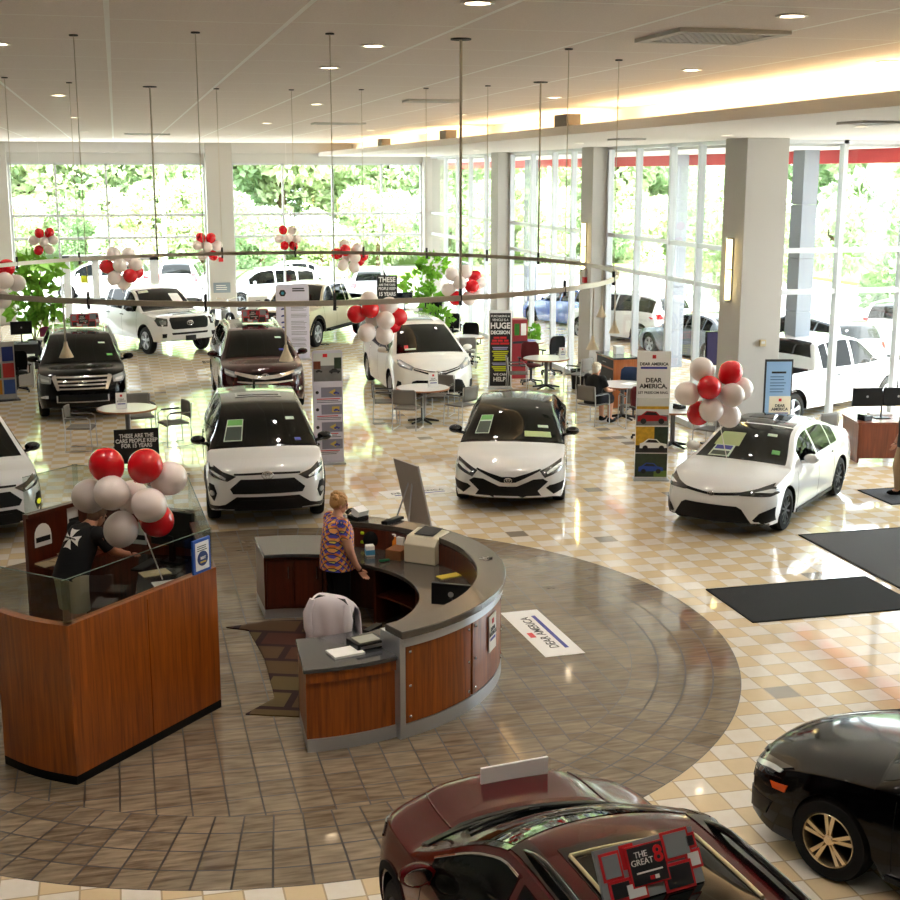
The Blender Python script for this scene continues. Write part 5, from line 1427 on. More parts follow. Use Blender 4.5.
# man leaning in the kiosk
m_black_tee = M('black_tee', (14, 14, 16), .9)
JK = dict(pelvis=(0, 0, .92, (.155, .17)), waist=(.05, 0, 1.04, (.155, .17)), chest=(.13, 0, 1.19, (.155, .18)), uchest=(.21, 0, 1.32, (.12, .155)), neck=(.28, 0, 1.40, .06), skull=(.37, 0, 1.46, .07),
          shR=(.21, -.2, 1.32, .074), elR=(.36, -.25, 1.10, .055), wrR=(.56, -.2, 1.02, .038), haR=(.64, -.18, .995, (.036, .026)), shL=(.21, .2, 1.32, .074), elL=(.38, .25, 1.1, .055), wrL=(.58, .2, 1.02, .038), haL=(.66, .18, .995, (.036, .026)),
          hipR=(-.02, -.1, .87, .115), knR=(.0, -.1, .49, .078), anR=(-.05, -.1, .09, .048), toR=(.1, -.11, .04, .042), hipL=(-.02, .1, .87, .115), knL=(.02, .11, .49, .078), anL=(-.03, .12, .09, .048), toL=(.12, .13, .04, .042))
km, ksh = person('man in a black tee with a white cross on his back at the kiosk counter', (-.66, 14.12, 0), R(38), JK, (.8, 0, -.5), [m_skind], m_black_tee, M('khaki_shorts', (150, 140, 116), .9), M('brown_hair', (84, 56, 36), .6), None, .75, 'kn')
# white cross print projected on the back of the tee
bv = BVHTree.FromObject(ksh, bpy.context.evaluated_depsgraph_get())
cen = Vector((.12, 0, 1.22)); ax = Vector((.15, 0, .27)).normalized(); nrm = Vector((-.9, -.12, .3)); nrm = (nrm-ax*nrm.dot(ax)).normalized(); sd_ = nrm.cross(ax)
bm = bmesh.new()
for k in range(4):
    a = k*pi/2
    def rt(p): return (p[0]*cos(a)-p[1]*sin(a), p[0]*sin(a)+p[1]*cos(a), 0)
    bm.faces.new([bm.verts.new(rt(p)) for p in ((-.012, .012), (-.058, .115), (-.02, .105), (.02, .105), (.058, .115), (.012, .012))])
bmesh.ops.triangulate(bm, faces=bm.faces[:])
for i in range(-5, 6):
    for no in ((1, 0, 0), (0, 1, 0)): bmesh.ops.bisect_plane(bm, geom=bm.verts[:]+bm.edges[:]+bm.faces[:], plane_co=Vector(no)*i*.022, plane_no=no)
for v in list(bm.verts):
    o_ = cen+ax*v.co.y*1.0+sd_*v.co.x*1.0+nrm*.6; h_, n_, _, _ = bv.ray_cast(o_, -nrm)
    v.co = (h_+nrm*.004) if h_ else cen+nrm*.14
me = bpy.data.meshes.new('cross_print'); bm.to_mesh(me); bm.free(); me.materials.append(m_paper); cp = bpy.data.objects.new('cross_print', me); C.objects.link(cp); cp.parent = ksh
text('print_lettering', 'CHOPPERS', .034, m_ink, ksh, cen+nrm*.155, Matrix((sd_, ax, nrm)).transposed().to_euler(), .003, .001)

# ================================================================ TABLES AND CHAIRS
m_seat = M('grey_mesh_seat', (112, 108, 102), .7); m_seatmar = M('maroon_fabric', (96, 24, 28), .9); m_tabletop = M('table_laminate', (226, 224, 222), .25); m_tableedge = M('table_wood_edge', (150, 96, 60), .4)
def side_chair(label, loc, rz, seatmat=m_seat, group=None):
    """sled base visitor chair with arms; faces -y"""
    t = thing('visitor_chair', label, 'chair', loc, rz, group)
    for s_ in (1, -1):
        b = MB(); x = s_*.25
        b.tube([(x, .24, .66), (x, -.16, .66), (x, -.22, .62), (x, -.24, .02), (x, .26, .02), (x, .24, .44), (x, .27, .84)], .011, 8); b.build('side_frame', m_steel, t, smooth=60)
        b = MB(); b.box(x-.025, x+.025, -.16, .2, .665, .685); b.build('armrest', m_dark, t, bevel=.006)
    b = MB(); b.tube([(-.25, .2, .43), (.25, .2, .43)], .01, 6); b.tube([(-.25, -.2, .43), (.25, -.2, .43)], .01, 6); b.build('crossbar', m_steel, t)
    b = MB(); V = []
    for i in range(9):
        for_k = []
        for k in range(9):
            x = -.23+.46*k/8; y = -.24+.46*i/8
            for_k.append(b.b.verts.new((x, y, .46-.018*cos(pi*(k/8-.5))*cos(pi*(i/8-.5))-(.02 if i == 0 else 0))))
        V.append(for_k)
    for i in range(8):
        for k in range(8): b._f([V[i][k], V[i][k+1], V[i+1][k+1], V[i+1][k]])
    s1 = b.build('seat', seatmat, t, smooth=60); md = s1.modifiers.new('th', 'SOLIDIFY'); md.thickness = .025
    b = MB(); V = []
    for i in range(7):
        rr = []
        for k in range(9):
            x = -.235+.47*k/8; z = .54+.31*i/6
            rr.append(b.b.verts.new((x*(1-.06*(i == 6)), .245+.04*(z-.54)+.035*cos(pi*(k/8-.5)), z)))
        V.append(rr)
    for i in range(6):
        for k in range(8): b._f([V[i][k], V[i][k+1], V[i+1][k+1], V[i+1][k]])
    s2 = b.build('backrest', seatmat, t, smooth=60); md = s2.modifiers.new('th', 'SOLIDIFY'); md.thickness = .02
    return t
def round_table(label, x, y, r=.55, rz=0, group=None):
    t = thing('round_table', label, 'table', (x, y, 0), rz, group)
    b = MB(); b.lathe([(.001, .735), (r-.012, .735), (r-.012, .75), (.001, .75)], 40, caps=False); b.build('tabletop', m_tabletop, t, smooth=30)
    b = MB(); b.lathe([(r-.014, .715), (r, .718), (r, .748), (r-.012, .752)], 40, caps=False); b.lathe([(.001, .715), (r-.014, .715)], 40, caps=False); b.build('edge_band', m_tableedge, t, smooth=40)
    b = MB(); b.lathe([(.05, .06), (.045, .1), (.045, .7), (.14, .71)], 16); b.build('column', M('column_grey', (100, 98, 98), .4) if 'column_grey' not in bpy.data.materials else bpy.data.materials['column_grey'], t, smooth=40)
    for k in range(5):
        a = 2*pi*k/5; b = MB(); b.tube([(.04*cos(a), .04*sin(a), .08), (.34*cos(a), .34*sin(a), .03)], .03, 8, rr=[.035, .02]); b.build('base_leg', m_black, t, smooth=50)
    return t
def tent_sign(label, x, y, z, rz, w=.2, h=.3):
    t = thing('tent_sign', label, 'sign', (x, y, z), rz)
    b = MB(); b.prism_y([(-w/2, 0), (w/2, 0), (w/2, h), (-w/2, h)], -.012, -.008); o1 = b.build('front_panel', m_paper, t); o1.rotation_euler = (-.14, 0, 0); o1.location = (0, -.03, 0)
    b = MB(); b.prism_y([(-w/2, 0), (w/2, 0), (w/2, h), (-w/2, h)], .008, .012); o2 = b.build('back_panel', m_paper, t); o2.rotation_euler = (.14, 0, 0); o2.location = (0, .03, 0)
    b = MB(); b.box(-w*.1, w*.1, -.015, -.012, h*.74, h*.88); b.build('red_logo', m_red, o1)
    text('lettering', 'DEAR\nAMERICA', w*.2, m_ink, o1, (0, -.014, h*.52), sp=.9); b = MB(); b.box(-w*.36, w*.36, -.015, -.012, h*.26, h*.32); b.build('blue_bar', m_blue, o1)
    return t
# left table
round_table('round white table with three chairs in front of the black SUV', 0, 25.35, .56)
tent_sign('white tent sign on the left round table', -.1, 25.3, .752, .05)
side_chair('grey chair at the left side of the left round table', (-.86, 25.2, 0), R(80)); side_chair('grey chair at the right side of the left round table', (.86, 25.25, 0), R(-72)); side_chair('grey chair behind the left round table', (.25, 26.15, 0), R(10))
# middle table
round_table('round white table with four chairs in front of the white minivan', 6.0, 26.35, .56)
tent_sign('white tent sign on the round table in front of the minivan', 6.22, 26.35, .752, .1)
side_chair('grey chair nearest the camera at left of the minivan table', (5.55, 25.75, 0), R(150)); side_chair('grey chair nearest the camera at right of the minivan table', (6.68, 25.85, 0), R(218)); side_chair('grey chair on the far left of the minivan table', (5.25, 26.6, 0), R(80)); side_chair('grey chair on the far right of the minivan table', (6.55, 27.1, 0), R(-30))
# tables along the window
round_table('round table with a maroon chair by the second window pier', 9.9, 30.0, .56)
office_chair('maroon office chair behind the round table by the second pier', (9.75, 30.75, 0), R(-10), m_seatmar)
side_chair('grey chair at the left of the round table by the second pier', (9.1, 29.75, 0), R(78)); side_chair('grey chair at the right front of the round table by the second pier', (10.45, 29.25, 0), R(215))
tent_sign('white tent sign on the round table by the second pier', 10.3, 30.0, .752, .2, .16, .24)
round_table('round table the seated man sits at', 10.2, 25.75, .56)
mc = side_chair('grey chair the white haired man is sitting on', (9.38, 25.3, 0), R(122)); side_chair('grey chair right of the seated man half hidden by the white banner', (10.1, 24.85, 0), R(178))
round_table('round table beside the nearest big pier behind the white banner', 10.05, 22.75, .56)
office_chair('maroon office chair at the table behind the white banner', (9.85, 23.55, 0), R(5), m_seatmar); side_chair('grey chair at the table behind the balloons by the big pier', (10.55, 22.15, 0), R(215))
side_chair('grey chair behind the white small sedan, left of the pair', (11.75, 21.15, 0), R(165)); side_chair('grey chair behind the white small sedan, right of the pair', (12.3, 21.35, 0), R(200))
round_table('far round table with a black chair right of the minivan', 9.1, 34.6, .5)
office_chair('black office chair at the far table right of the minivan', (9.4, 35.3, 0), R(-20), m_blackmat); side_chair('grey chair at the far table right of the minivan', (8.9, 33.85, 0), R(170))
round_table('second far round table covered with papers beside the windows', 10.3, 33.2, .56)
office_chair('black office chair beside the windows right of the paper covered table', (10.75, 32.2, 0), R(200), m_blackmat)
sheet('white leaflets on the paper covered far table', (10.15, 33.1, .752), .4, .4, .3); sheet('blue folder on the paper covered far table', (10.5, 33.3, .752), .2, .25, .3, m_blue, None, .01)
sheet('papers on the table the seated man sits at', (10.35, 25.75, .752), .6, .35, .25)
slab('phone', 'black phone on the table behind the white banner', 'phone', (10.15, 22.7, .752), .4, .2, .16, .06, m_black, None, (('handset', -.09, -.03, -.08, .08, .06, .09, m_blackgloss),))
t = thing('waste_bin', 'black waste bin at the foot of the second pier', 'bin', (10.63, 29.8, 0))
b = MB(); b.lathe([(.13, 0), (.17, .46), (.16, .46), (.125, .02)], 20, caps=False); b.lathe([(.001, .01), (.13, .01)], 20, caps=False); b.build('bin_body', m_black, t, smooth=40); b = MB(); b.lathe([(.165, .45), (.178, .455), (.178, .475), (.16, .475)], 20, caps=False); b.build('rim', m_blackgloss, t, smooth=40)
# seated man
JS = dict(pelvis=(0, 0, .55, (.15, .17)), waist=(.0, 0, .67, (.14, .16)), chest=(.02, 0, .84, (.14, .17)), uchest=(.05, 0, .97, (.11, .15)), neck=(.08, 0, 1.06, .058), skull=(.11, 0, 1.16, .07),
          shR=(.05, -.19, .97, .07), elR=(.12, -.25, .74, .05), wrR=(.33, -.2, .70, .036), haR=(.41, -.18, .70, (.035, .025)), shL=(.05, .19, .97, .07), elL=(.15, .25, .76, .05), wrL=(.38, .2, .78, .036), haL=(.46, .18, .78, (.035, .025)),
          hipR=(.06, -.1, .53, .1), knR=(.44, -.12, .51, .075), anR=(.40, -.13, .09, .047), toR=(.54, -.14, .04, .04), hipL=(.06, .1, .53, .1), knL=(.44, .12, .51, .075), anL=(.46, .13, .09, .047), toL=(.6, .14, .04, .04))
person('white haired man in a black tee and shorts sitting with his back to the camera', (9.38, 25.3, 0), R(32), JS, (1, .1, -.12), [m_skin], m_black_tee, M('dark_shorts', (36, 38, 48), .9), M('white_hair', (226, 214, 196), .6), dict(full=.98), .7, 'kn')
# person cut off by the right edge
JR = dict(pelvis=(0, 0, .92, (.14, .16)), waist=(0, 0, 1.05, (.14, .15)), chest=(.01, 0, 1.22, (.14, .17)), uchest=(0, 0, 1.38, (.1, .14)), neck=(.01, 0, 1.48, .055), skull=(.03, 0, 1.58, .07),
          shR=(0, -.2, 1.38, .07), elR=(-.03, -.26, 1.12, .052), wrR=(.06, -.26, .9, .037), haR=(.1, -.25, .83, (.036, .026)), shL=(0, .2, 1.38, .07), elL=(-.04, .25, 1.12, .052), wrL=(.03, .25, .9, .037), haL=(.06, .25, .82, (.036, .026)),
          hipR=(0, -.1, .87, .1), knR=(.1, -.1, .49, .075), anR=(.06, -.1, .09, .05), toR=(.2, -.11, .04, .04), hipL=(0, .1, .87, .1), knL=(-.06, .1, .49, .075), anL=(-.2, .1, .1, .05), toL=(-.06, .11, .04, .04))
person('person in a black top and khaki trousers cut off by the right edge', (12.12, 18.2, 0), R(170), JR, (1, 0, 0), [m_skin], m_black_tee, M('khaki_trousers', (168, 142, 110), .9), M('dark_hair', (40, 32, 28), .6), None, .9)

# ================================================================ DESKS, CABINETS
def wood_desk(label, x, y, rz, w, d, mat, h=.74):
    t = thing('office_desk', label, 'desk', (x, y, 0), rz)
    b = MB(); b.box(-w/2, w/2, -d/2, d/2, h-.035, h); b.build('desktop', mat, t, bevel=.006)
    b = MB(); b.box(-w/2+.03, w/2-.03, -d/2+.02, -d/2+.05, .08, h-.035); b.build('modesty_panel', mat, t)
    for s_ in (1, -1): b = MB(); b.box(s_*(w/2-.035)-.018, s_*(w/2-.035)+.018, -d/2+.02, d/2-.02, 0, h-.035); b.build('end_panel', mat, t)
    return t
m_deskw = wood('red_brown_wood', (92, 40, 20), (140, 72, 44))
wood_desk('red brown wood desk with twin monitors at the right edge', 13.35, 20.95, R(-12), 1.15, .9, m_deskw)
def twin_monitor(label, x, y, rz, z=.742, tw=True):
    t = thing('monitor', label, 'monitor', (x, y, z), rz)
    b = MB(); b.box(-.14, .14, -.1, .1, 0, .015); b.build('stand', m_black, t); b = MB(); b.tube([(0, .02, 0), (0, .02, .5)], .018, 8); b.build('pole', m_black, t)
    for x0 in ((-.29, .29) if tw else (0,)):
        b = MB(); b.box(x0-.275, x0+.275, -.02, .02, .22, .56); p = b.build('screen_housing', m_black, t, bevel=.006)
        b = MB(); b.box(x0-.26, x0+.26, .02, .023, .24, .545); b.build('screen', bpy.data.materials['screen_off'], p)
        b = MB(); b.lathe([(.001, -.024), (.022, -.024), (.022, -.02)], 12, axis='Y'); b.build('badge', m_steel, p, loc=(x0, 0, .4))
    return t
twin_monitor('twin black monitors with their backs to the room on the right desk', 13.35, 20.95, R(-10))
slab('desk_phone', 'black phone on the left end of the right desk', 'phone', (12.95, 20.85, .742), .3, .2, .18, .08, m_black, None, (('handset', -.1, -.04, -.09, .09, .08, .11, m_blackgloss),))
sheet('white papers on the right desk by the monitor pole', (13.6, 20.65, .742), .3, .3, .25); sheet('stack of papers behind the monitors on the right desk', (13.5, 21.25, .742), -.2, .4, .2, None, None, .03)
side_chair('grey chair in front of the right desk beside the person at the edge', (13.75, 20.0, 0), R(175))
t = thing('storage_cabinet', 'orange wood cabinet with grey doors and a stone top by the second pier', 'cabinet', (11.05, 27.6, 0), 0)
b = MB(); b.box(-.55, .0, -.55, .55, 0, 1.08); b.build('cabinet_body', m_orange_wood, t); b = MB(); b.box(-.57, .02, -.57, .57, 1.08, 1.12); b.build('stone_top', m_stone, t, bevel=.006)
b = MB(); b.box(-.56, -.55, -.5, .5, .06, .84); d_ = b.build('door', m_dark, t); b = MB(); b.tube([(-.575, -.4, .45), (-.575, -.4, .65)], .008, 6); b.build('door_pull', m_steel, d_)
b = MB(); b.box(-.56, -.55, -.5, .5, .88, 1.06); d_ = b.build('drawer', m_dark, t); b = MB(); b.tube([(-.575, -.1, .97), (-.575, .1, .97)], .008, 6); b.build('drawer_pull', m_steel, d_)
slab('white_box', 'small white box on top of the orange cabinet', 'box', (10.85, 27.7, 1.122), 0, .2, .2, .16, m_white, None, (('lid', -.105, .105, -.105, .105, .16, .18, m_paper),))
office_chair('blue office chair between the seated man table and the orange cabinet', (10.75, 26.55, 0), R(150), M('navy_fabric', (34, 52, 84), .9))
t = thing('television', 'black flat screen on a stand half hidden behind the nearest big pier', 'television', (10.92, 22.75, 0), 0)
b = MB(); b.box(-.2, .2, -.2, .2, 0, .03); b.build('base', m_black, t); b = MB(); b.tube([(0, 0, .03), (0, 0, 1.6)], .03, 10); b.build('pole', m_steel, t)
b = MB(); b.box(-.28, .28, -.06, -.01, 1.55, 2.2); b.build('screen_housing', m_blackgloss, t, bevel=.008); b = MB(); b.box(-.26, .26, -.064, -.06, 1.57, 2.18); b.build('screen', M('screen_dim', (60, 56, 84), .1, emit=.3), t)
# back sales area desks by the rear right corner
wood_desk('pale desk under the plants near the right rear corner', 9.0, 39.2, 0, 1.6, .8, m_tabletop); wood_desk('dark desk behind the minivan near the back windows', 9.3, 42.2, 0, 1.6, .8, m_dark)
twin_monitor('black monitor on the pale desk near the right rear corner', 9.3, 39.3, pi, .742, False); twin_monitor('black monitor on the dark desk near the back windows', 9.0, 42.2, pi, .742, False)
twin_monitor('black monitor with a stack of papers by the right windows', 10.6, 33.9, R(200), .0, False) if False else None
office_chair('black office chair at the pale desk near the right rear corner', (9.6, 38.3, 0), R(180), m_blackmat); office_chair('black office chair at the dark desk behind the minivan', (8.3, 41.3, 0), R(190), m_blackmat)
slab('carton', 'white printed carton on the pale desk near the right rear corner', 'box', (8.6, 39.2, .742), .2, .3, .3, .35, m_paper, None, (('red_print', -.1, .1, -.155, -.15, .05, .2, m_red),))
slab('brochure_rack', 'red and green display rack behind the black banner', 'display rack', (9.75, 31.9, 0), 0, .4, .4, 1.5, M('rack_red', (150, 36, 44), .5), None, (('green_panel', -.15, -.02, -.21, -.2, 1.1, 1.4, m_leaf), ('pale_panel', .02, .16, -.21, -.2, 1.1, 1.4, m_paper), ('tray', -.2, .2, -.26, -.2, .9, .95, m_dark)))
# left sales area
wood_desk('dark desk with a red edge at the far left', -2.5, 36.2, 0, 1.4, .8, m_dark); wood_desk('pale desk at the far left nearer the camera', -2.7, 33.5, 0, 1.1, .7, m_tabletop)
twin_monitor('black monitor on the dark desk at the far left', -2.6, 36.2, .2, .742, False)
office_chair('purple office chair beside the far left plant', (-1.9, 37.6, 0), R(160), M('purple_fabric', (120, 30, 70), .9)); office_chair('black office chair right of the pale desk at the far left', (-1.75, 34.2, 0), R(100), m_blackmat); office_chair('black office chair in front of the pale desk at far left', (-2.5, 32.55, 0), R(190), m_blackmat)
sheet('white papers on the pale desk at the far left', (-2.6, 33.4, .742), .2, .4, .3); slab('paper_tray', 'stacked white trays on the dark desk at the far left', 'tray', (-2.05, 36.2, .742), 0, .35, .3, .12, m_paper, None, (('tray_gap', -.17, .17, -.152, -.15, .05, .07, m_dark),))
t = thing('brochure_stand', 'colourful brochure stand at the left edge with a white holder on top', 'display rack', (-2.75, 31.4, 0), .25)
b = MB(); b.box(-.3, .3, -.05, .05, 0, 1.35); b.build('stand_panel', m_offwhite, t)
for i, cc in enumerate(((230, 150, 40), (60, 90, 160), (70, 150, 80), (200, 60, 60), (230, 226, 220), (40, 60, 130))):
    b = MB(); b.box(-.27+.29*(i % 2), -.02+.29*(i % 2), -.075, -.05, .15+.38*(i//2), .48+.38*(i//2)); b.build('brochure_pocket', M('brochure_%d' % i, cc, .5), t)
b = MB(); b.box(-.35, .35, -.2, .2, 0, .03); b.build('base', m_dark, t)
t = thing('filing_cabinet', 'low white cabinet right of the back wall pier', 'cabinet', (4.6, 46.2, 0))
b = MB(); b.box(-.35, .35, -.25, .25, 0, .95); b.build('cabinet_body', m_white, t, bevel=.01)
for z in (.1, .38, .66):
    b = MB(); b.box(-.32, .32, -.27, -.25, z, z+.25); d_ = b.build('drawer', m_offwhite, t); b = MB(); b.box(-.08, .08, -.285, -.27, z+.13, z+.15); b.build('handle', m_dark, d_)
t = thing('motorbike', 'dark motorbike parked in front of the back wall pier', 'motorbike', (3.25, 44.6, 0), R(20))
for y in (-.65, .65):
    b = MB(); b.lathe([(.2, -.05), (.29, -.055), (.31, 0), (.29, .055), (.2, .05)], 24, (0, y, .31), 'X', caps=False); w_ = b.build('wheel', m_rubber, t, smooth=40); b = MB(); b.lathe([(.19, -.02), (.2, .02)], 20, (0, y, .31), 'X', caps=False)
    for k in range(6): a = pi*k/3; b.tube([(0, y, .31), (0, y+.19*cos(a), .31+.19*sin(a))], .01, 5)
    b.build('rim', m_steel, w_)
b = MB(); b.ell((0, -.12, .82), (.13, .28, .12)); b.build('fuel_tank', M('navy_tank', (24, 34, 60), .2, coat=1.), t, smooth=60); b = MB(); b.ell((0, .36, .8), (.13, .34, .07)); b.build('seat', m_blackmat, t, smooth=60)
b = MB(); b.box(-.14, .14, -.25, .25, .3, .66); b.build('engine', m_steel, t, bevel=.03); b = MB(); b.tube([(0, -.65, .31), (0, -.45, 1.0)], .03, 8); b.tube([(-.35, -.38, 1.08), (0, -.45, 1.02), (.35, -.38, 1.08)], .018, 6); b.build('fork_and_handlebar', m_chrome, t); b = MB(); b.ell((0, -.58, .88), (.09, .07, .09)); b.build('headlamp', m_lampw, t, smooth=60)
# ================================================================ BALLOONS
BALL = None
def balloon_cluster(label, loc, d, pattern, seed=0, stick=None, hang=False):
    """pattern: list of (dx, dy, dz in balloon diameters, colour letter)"""
    t = thing('balloon_cluster', label, 'balloons', loc)
    global BALL
    if BALL is None:
        b = MB(); pr = []
        for i in range(15):
            a = pi*i/14; pr.append((max(.0001, .5*sin(a)*(1-.1*cos(a)*-1 if a > pi/2 else 1)), .54*cos(a)))
        b.lathe(pr, 22, caps=False); b.lathe([(.0001, -.53), (.035, -.585), (.05, -.6)], 10, caps=False)
        o = b.build('balloon', m_balwhite, None, smooth=80); BALL = {'w': o.data}
        for k, m in (('r', m_balred), ('g', m_balshade)):
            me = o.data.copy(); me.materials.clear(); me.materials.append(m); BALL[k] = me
        bpy.data.objects.remove(o)
    for (dx, dy, dz, k) in pattern:
        o = bpy.data.objects.new('balloon', BALL[k]); C.objects.link(o); o.parent = t
        v = Vector((dx, dy, dz)); o.location = v*d
        o.rotation_euler = v.normalized().to_track_quat('Z', 'Y').to_euler(); o.scale = (d, d, d)
        o['label'] = {'r': 'red balloon', 'w': 'pearl white balloon', 'g': 'pearl white balloon with shade painted in'}[k]
    if stick:
        b = MB(); b.tube([(0, 0, -.0), (stick[0], stick[1], stick[2])], .008, 6); b.build('stick', m_white, t)
    if hang:
        b = MB(); b.tube([(0, 0, 0), (0, 0, CEIL-loc[2]-.004)], .004, 4); b.build('thread', m_white, t)
    return t
def flip(p): return [(-a, b, c, k) for a, b, c, k in p]
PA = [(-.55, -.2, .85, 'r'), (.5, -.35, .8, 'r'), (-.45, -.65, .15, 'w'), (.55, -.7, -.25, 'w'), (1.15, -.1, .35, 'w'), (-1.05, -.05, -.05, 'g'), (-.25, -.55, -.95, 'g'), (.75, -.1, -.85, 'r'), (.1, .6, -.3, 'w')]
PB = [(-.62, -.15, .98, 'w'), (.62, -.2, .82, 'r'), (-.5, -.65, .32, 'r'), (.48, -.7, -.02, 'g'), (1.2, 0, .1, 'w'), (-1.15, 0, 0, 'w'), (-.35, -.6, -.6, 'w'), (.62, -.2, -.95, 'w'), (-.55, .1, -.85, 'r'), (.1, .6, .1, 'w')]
PC = [(-.3, 0, .95, 'w'), (.75, -.1, .65, 'w'), (-1.0, 0, .25, 'r'), (-.35, -.5, .55, 'r'), (.45, -.65, -.05, 'w'), (1.25, -.1, .05, 'r'), (-.55, -.5, -.7, 'w'), (.45, -.3, -.9, 'w'), (.95, .1, -.35, 'r'), (0, .5, 0, 'w')]
PD = [(-.7, 0, .85, 'w'), (.3, 0, 1.0, 'w'), (1.05, .1, .6, 'r'), (-.95, 0, -.25, 'w'), (-.25, -.5, .25, 'w'), (.65, -.5, .0, 'r'), (1.3, 0, .2, 'w'), (-.45, -.2, -.85, 'r'), (.55, 0, -.9, 'w'), (1.15, .1, -.55, 'w')]
PE = [(-.4, 0, .85, 'r'), (.6, 0, .9, 'r'), (-1.0, 0, .1, 'w'), (0, -.5, 0, 'w'), (.95, -.1, .15, 'w'), (-.55, -.1, -.85, 'r'), (.5, 0, -.8, 'w'), (.2, .5, .2, 'w')]
PF = [(-.5, 0, .9, 'w'), (.5, 0, .85, 'w'), (-1.0, 0, .05, 'r'), (-.1, -.55, .15, 'w'), (.95, -.1, .2, 'w'), (-.55, -.2, -.75, 'w'), (.55, -.3, -.6, 'r'), (.1, .1, -1.1, 'w'), (1.0, .2, -.35, 'r')]
balloon_cluster('large red and pearl balloon cluster standing on the wooden kiosk', (-.03, 12.9, 2.05), .34, PA, stick=(.3, .6, -1.1))
balloon_cluster('red and white balloon cluster beside the white small sedan and the white banner', (8.45, 17.7, 1.93), .36, PB, stick=(.22, -.12, -1.05))
balloon_cluster('balloon cluster over the front corner of the white minivan', (5.62, 29.6, 1.86), .42, PC, stick=(.35, .3, -.75))
balloon_cluster('mostly white balloon cluster near the plant by the right rear corner', (8.6, 33.2, 2.25), .36, PD, stick=(0, .4, -2.24))
balloon_cluster('balloon cluster in front of the second back window above the sand pickup', (6.55, 38.6, 2.72), .34, PC, stick=(0, 0, -.85))
balloon_cluster('balloon cluster above the white pickup truck by the back doors', (.05, 38.6, 2.52), .4, PF, stick=(.0, .3, -.75))
balloon_cluster('small balloon cluster in front of the back wall pier', (2.55, 40.0, 2.98), .3, flip(PE), hang=True)
balloon_cluster('small red and white balloon cluster in the right back window, left half', (4.96, 40.0, 3.22), .27, [(a, b, -c, k) for a, b, c, k in PE], hang=True)
balloon_cluster('small red and white balloon cluster high in the left back window', (-2.09, 40.0, 3.19), .28, PE, hang=True)
balloon_cluster('balloon cluster cut off by the left edge near the leafy plant', (-2.92, 34.0, 2.5), .42, flip(PA), stick=(0, 0, -2.49))

# ================================================================ RING LIGHT
RGC, RGR, RGZ = (1.70, 14.05), 3.52, 4.08
t = thing('ring_light', 'large thin metal ring rail hung from the ceiling on rods', 'ceiling light', (RGC[0], RGC[1], RGZ))
m_rail = M('rail_bronze_grey', (196, 186, 170), .4, metal=.3)
b = MB(); n_ = 120
V = []
for i in range(n_):
    a = 2*pi*i/n_; V.append([b.b.verts.new((r*cos(a), r*sin(a), z)) for r, z in ((RGR-.012, -.022), (RGR+.012, -.022), (RGR+.012, .022), (RGR-.012, .022))])
for i in range(n_):
    A_, B_ = V[i], V[(i+1) % n_]
    for j in range(4): b._f([A_[j], B_[j], B_[(j+1) % 4], A_[(j+1) % 4]])
b.build('rail', m_rail, t, smooth=30)
for k, (rx_, ry_, thick) in enumerate(((5.27, 15.52, 1), (4.83, 16.39, 0), (4.18, 17.18, 0), (3.38, 17.81, 0), (2.32, 17.86, 0), (1.27, 17.9, 0), (.42, 17.5, 1), (-.44, 16.77, 0), (-1.13, 16.09, 0), (-1.9, 13.5, 0), (-1.2, 12.0, 0), (-.24, 11.16, 0), (.66, 10.71, 0), (1.67, 10.53, 0), (2.72, 10.83, 1), (3.74, 11.48, 0), (4.55, 12.35, 0))):
    a = atan2(ry_-RGC[1], rx_-RGC[0]); x, y = RGR*cos(a), RGR*sin(a)
    b = MB(); b.tube([(x, y, 0), (x, y, CEIL-RGZ-.002)], .012 if thick else .004, 6); r_ = b.build('suspension_rod', m_rail, t)
    b = MB(); b.lathe([(.001, -.012), (.085 if thick else .035, -.012), (.085 if thick else .035, -.001), (.001, -.001)], 14, (x, y, CEIL-RGZ), caps=False); b.build('canopy', m_dark, r_)
    b = MB(); b.box(-.012, .012, -.012, .012, -.06, .08); b.build('rail_clip', m_dark, r_, loc=(x, y, 0))
pend = (('pendant lamp hanging from the ring rail over the black SUV', 232, .34), ('pendant lamp hanging from the ring rail over the tall safety poster', 263, .33), ('upper of the two pendant lamps by the second pier', -3, .42), ('lower of the two pendant lamps by the second pier', -14, .52), ('pendant lamp hanging from the ring rail right of the black banner', -42, .48))
for lab, dg_, ln in pend:
    a = R(dg_); t = thing('pendant_lamp', lab, 'pendant lamp', (RGC[0]+RGR*cos(a), RGC[1]+RGR*sin(a), RGZ-.02))
    b = MB(); b.tube([(0, 0, 0), (0, 0, -ln)], .008, 6); b.build('cord', m_rail, t)
    b = MB(); b.lathe([(.012, -ln+.02), (.02, -ln-.02), (.06, -ln-.11), (.055, -ln-.11), (.014, -ln-.02)], 18, caps=False); b.build('shade', M('pendant_shade', (214, 200, 170), .4) if 'pendant_shade' not in bpy.data.materials else bpy.data.materials['pendant_shade'], t, smooth=60)
    b = MB(); b.ell((0, 0, -ln-.08), (.025, .025, .03), 10, 8); b.build('bulb', m_lensoff, t, smooth=60)

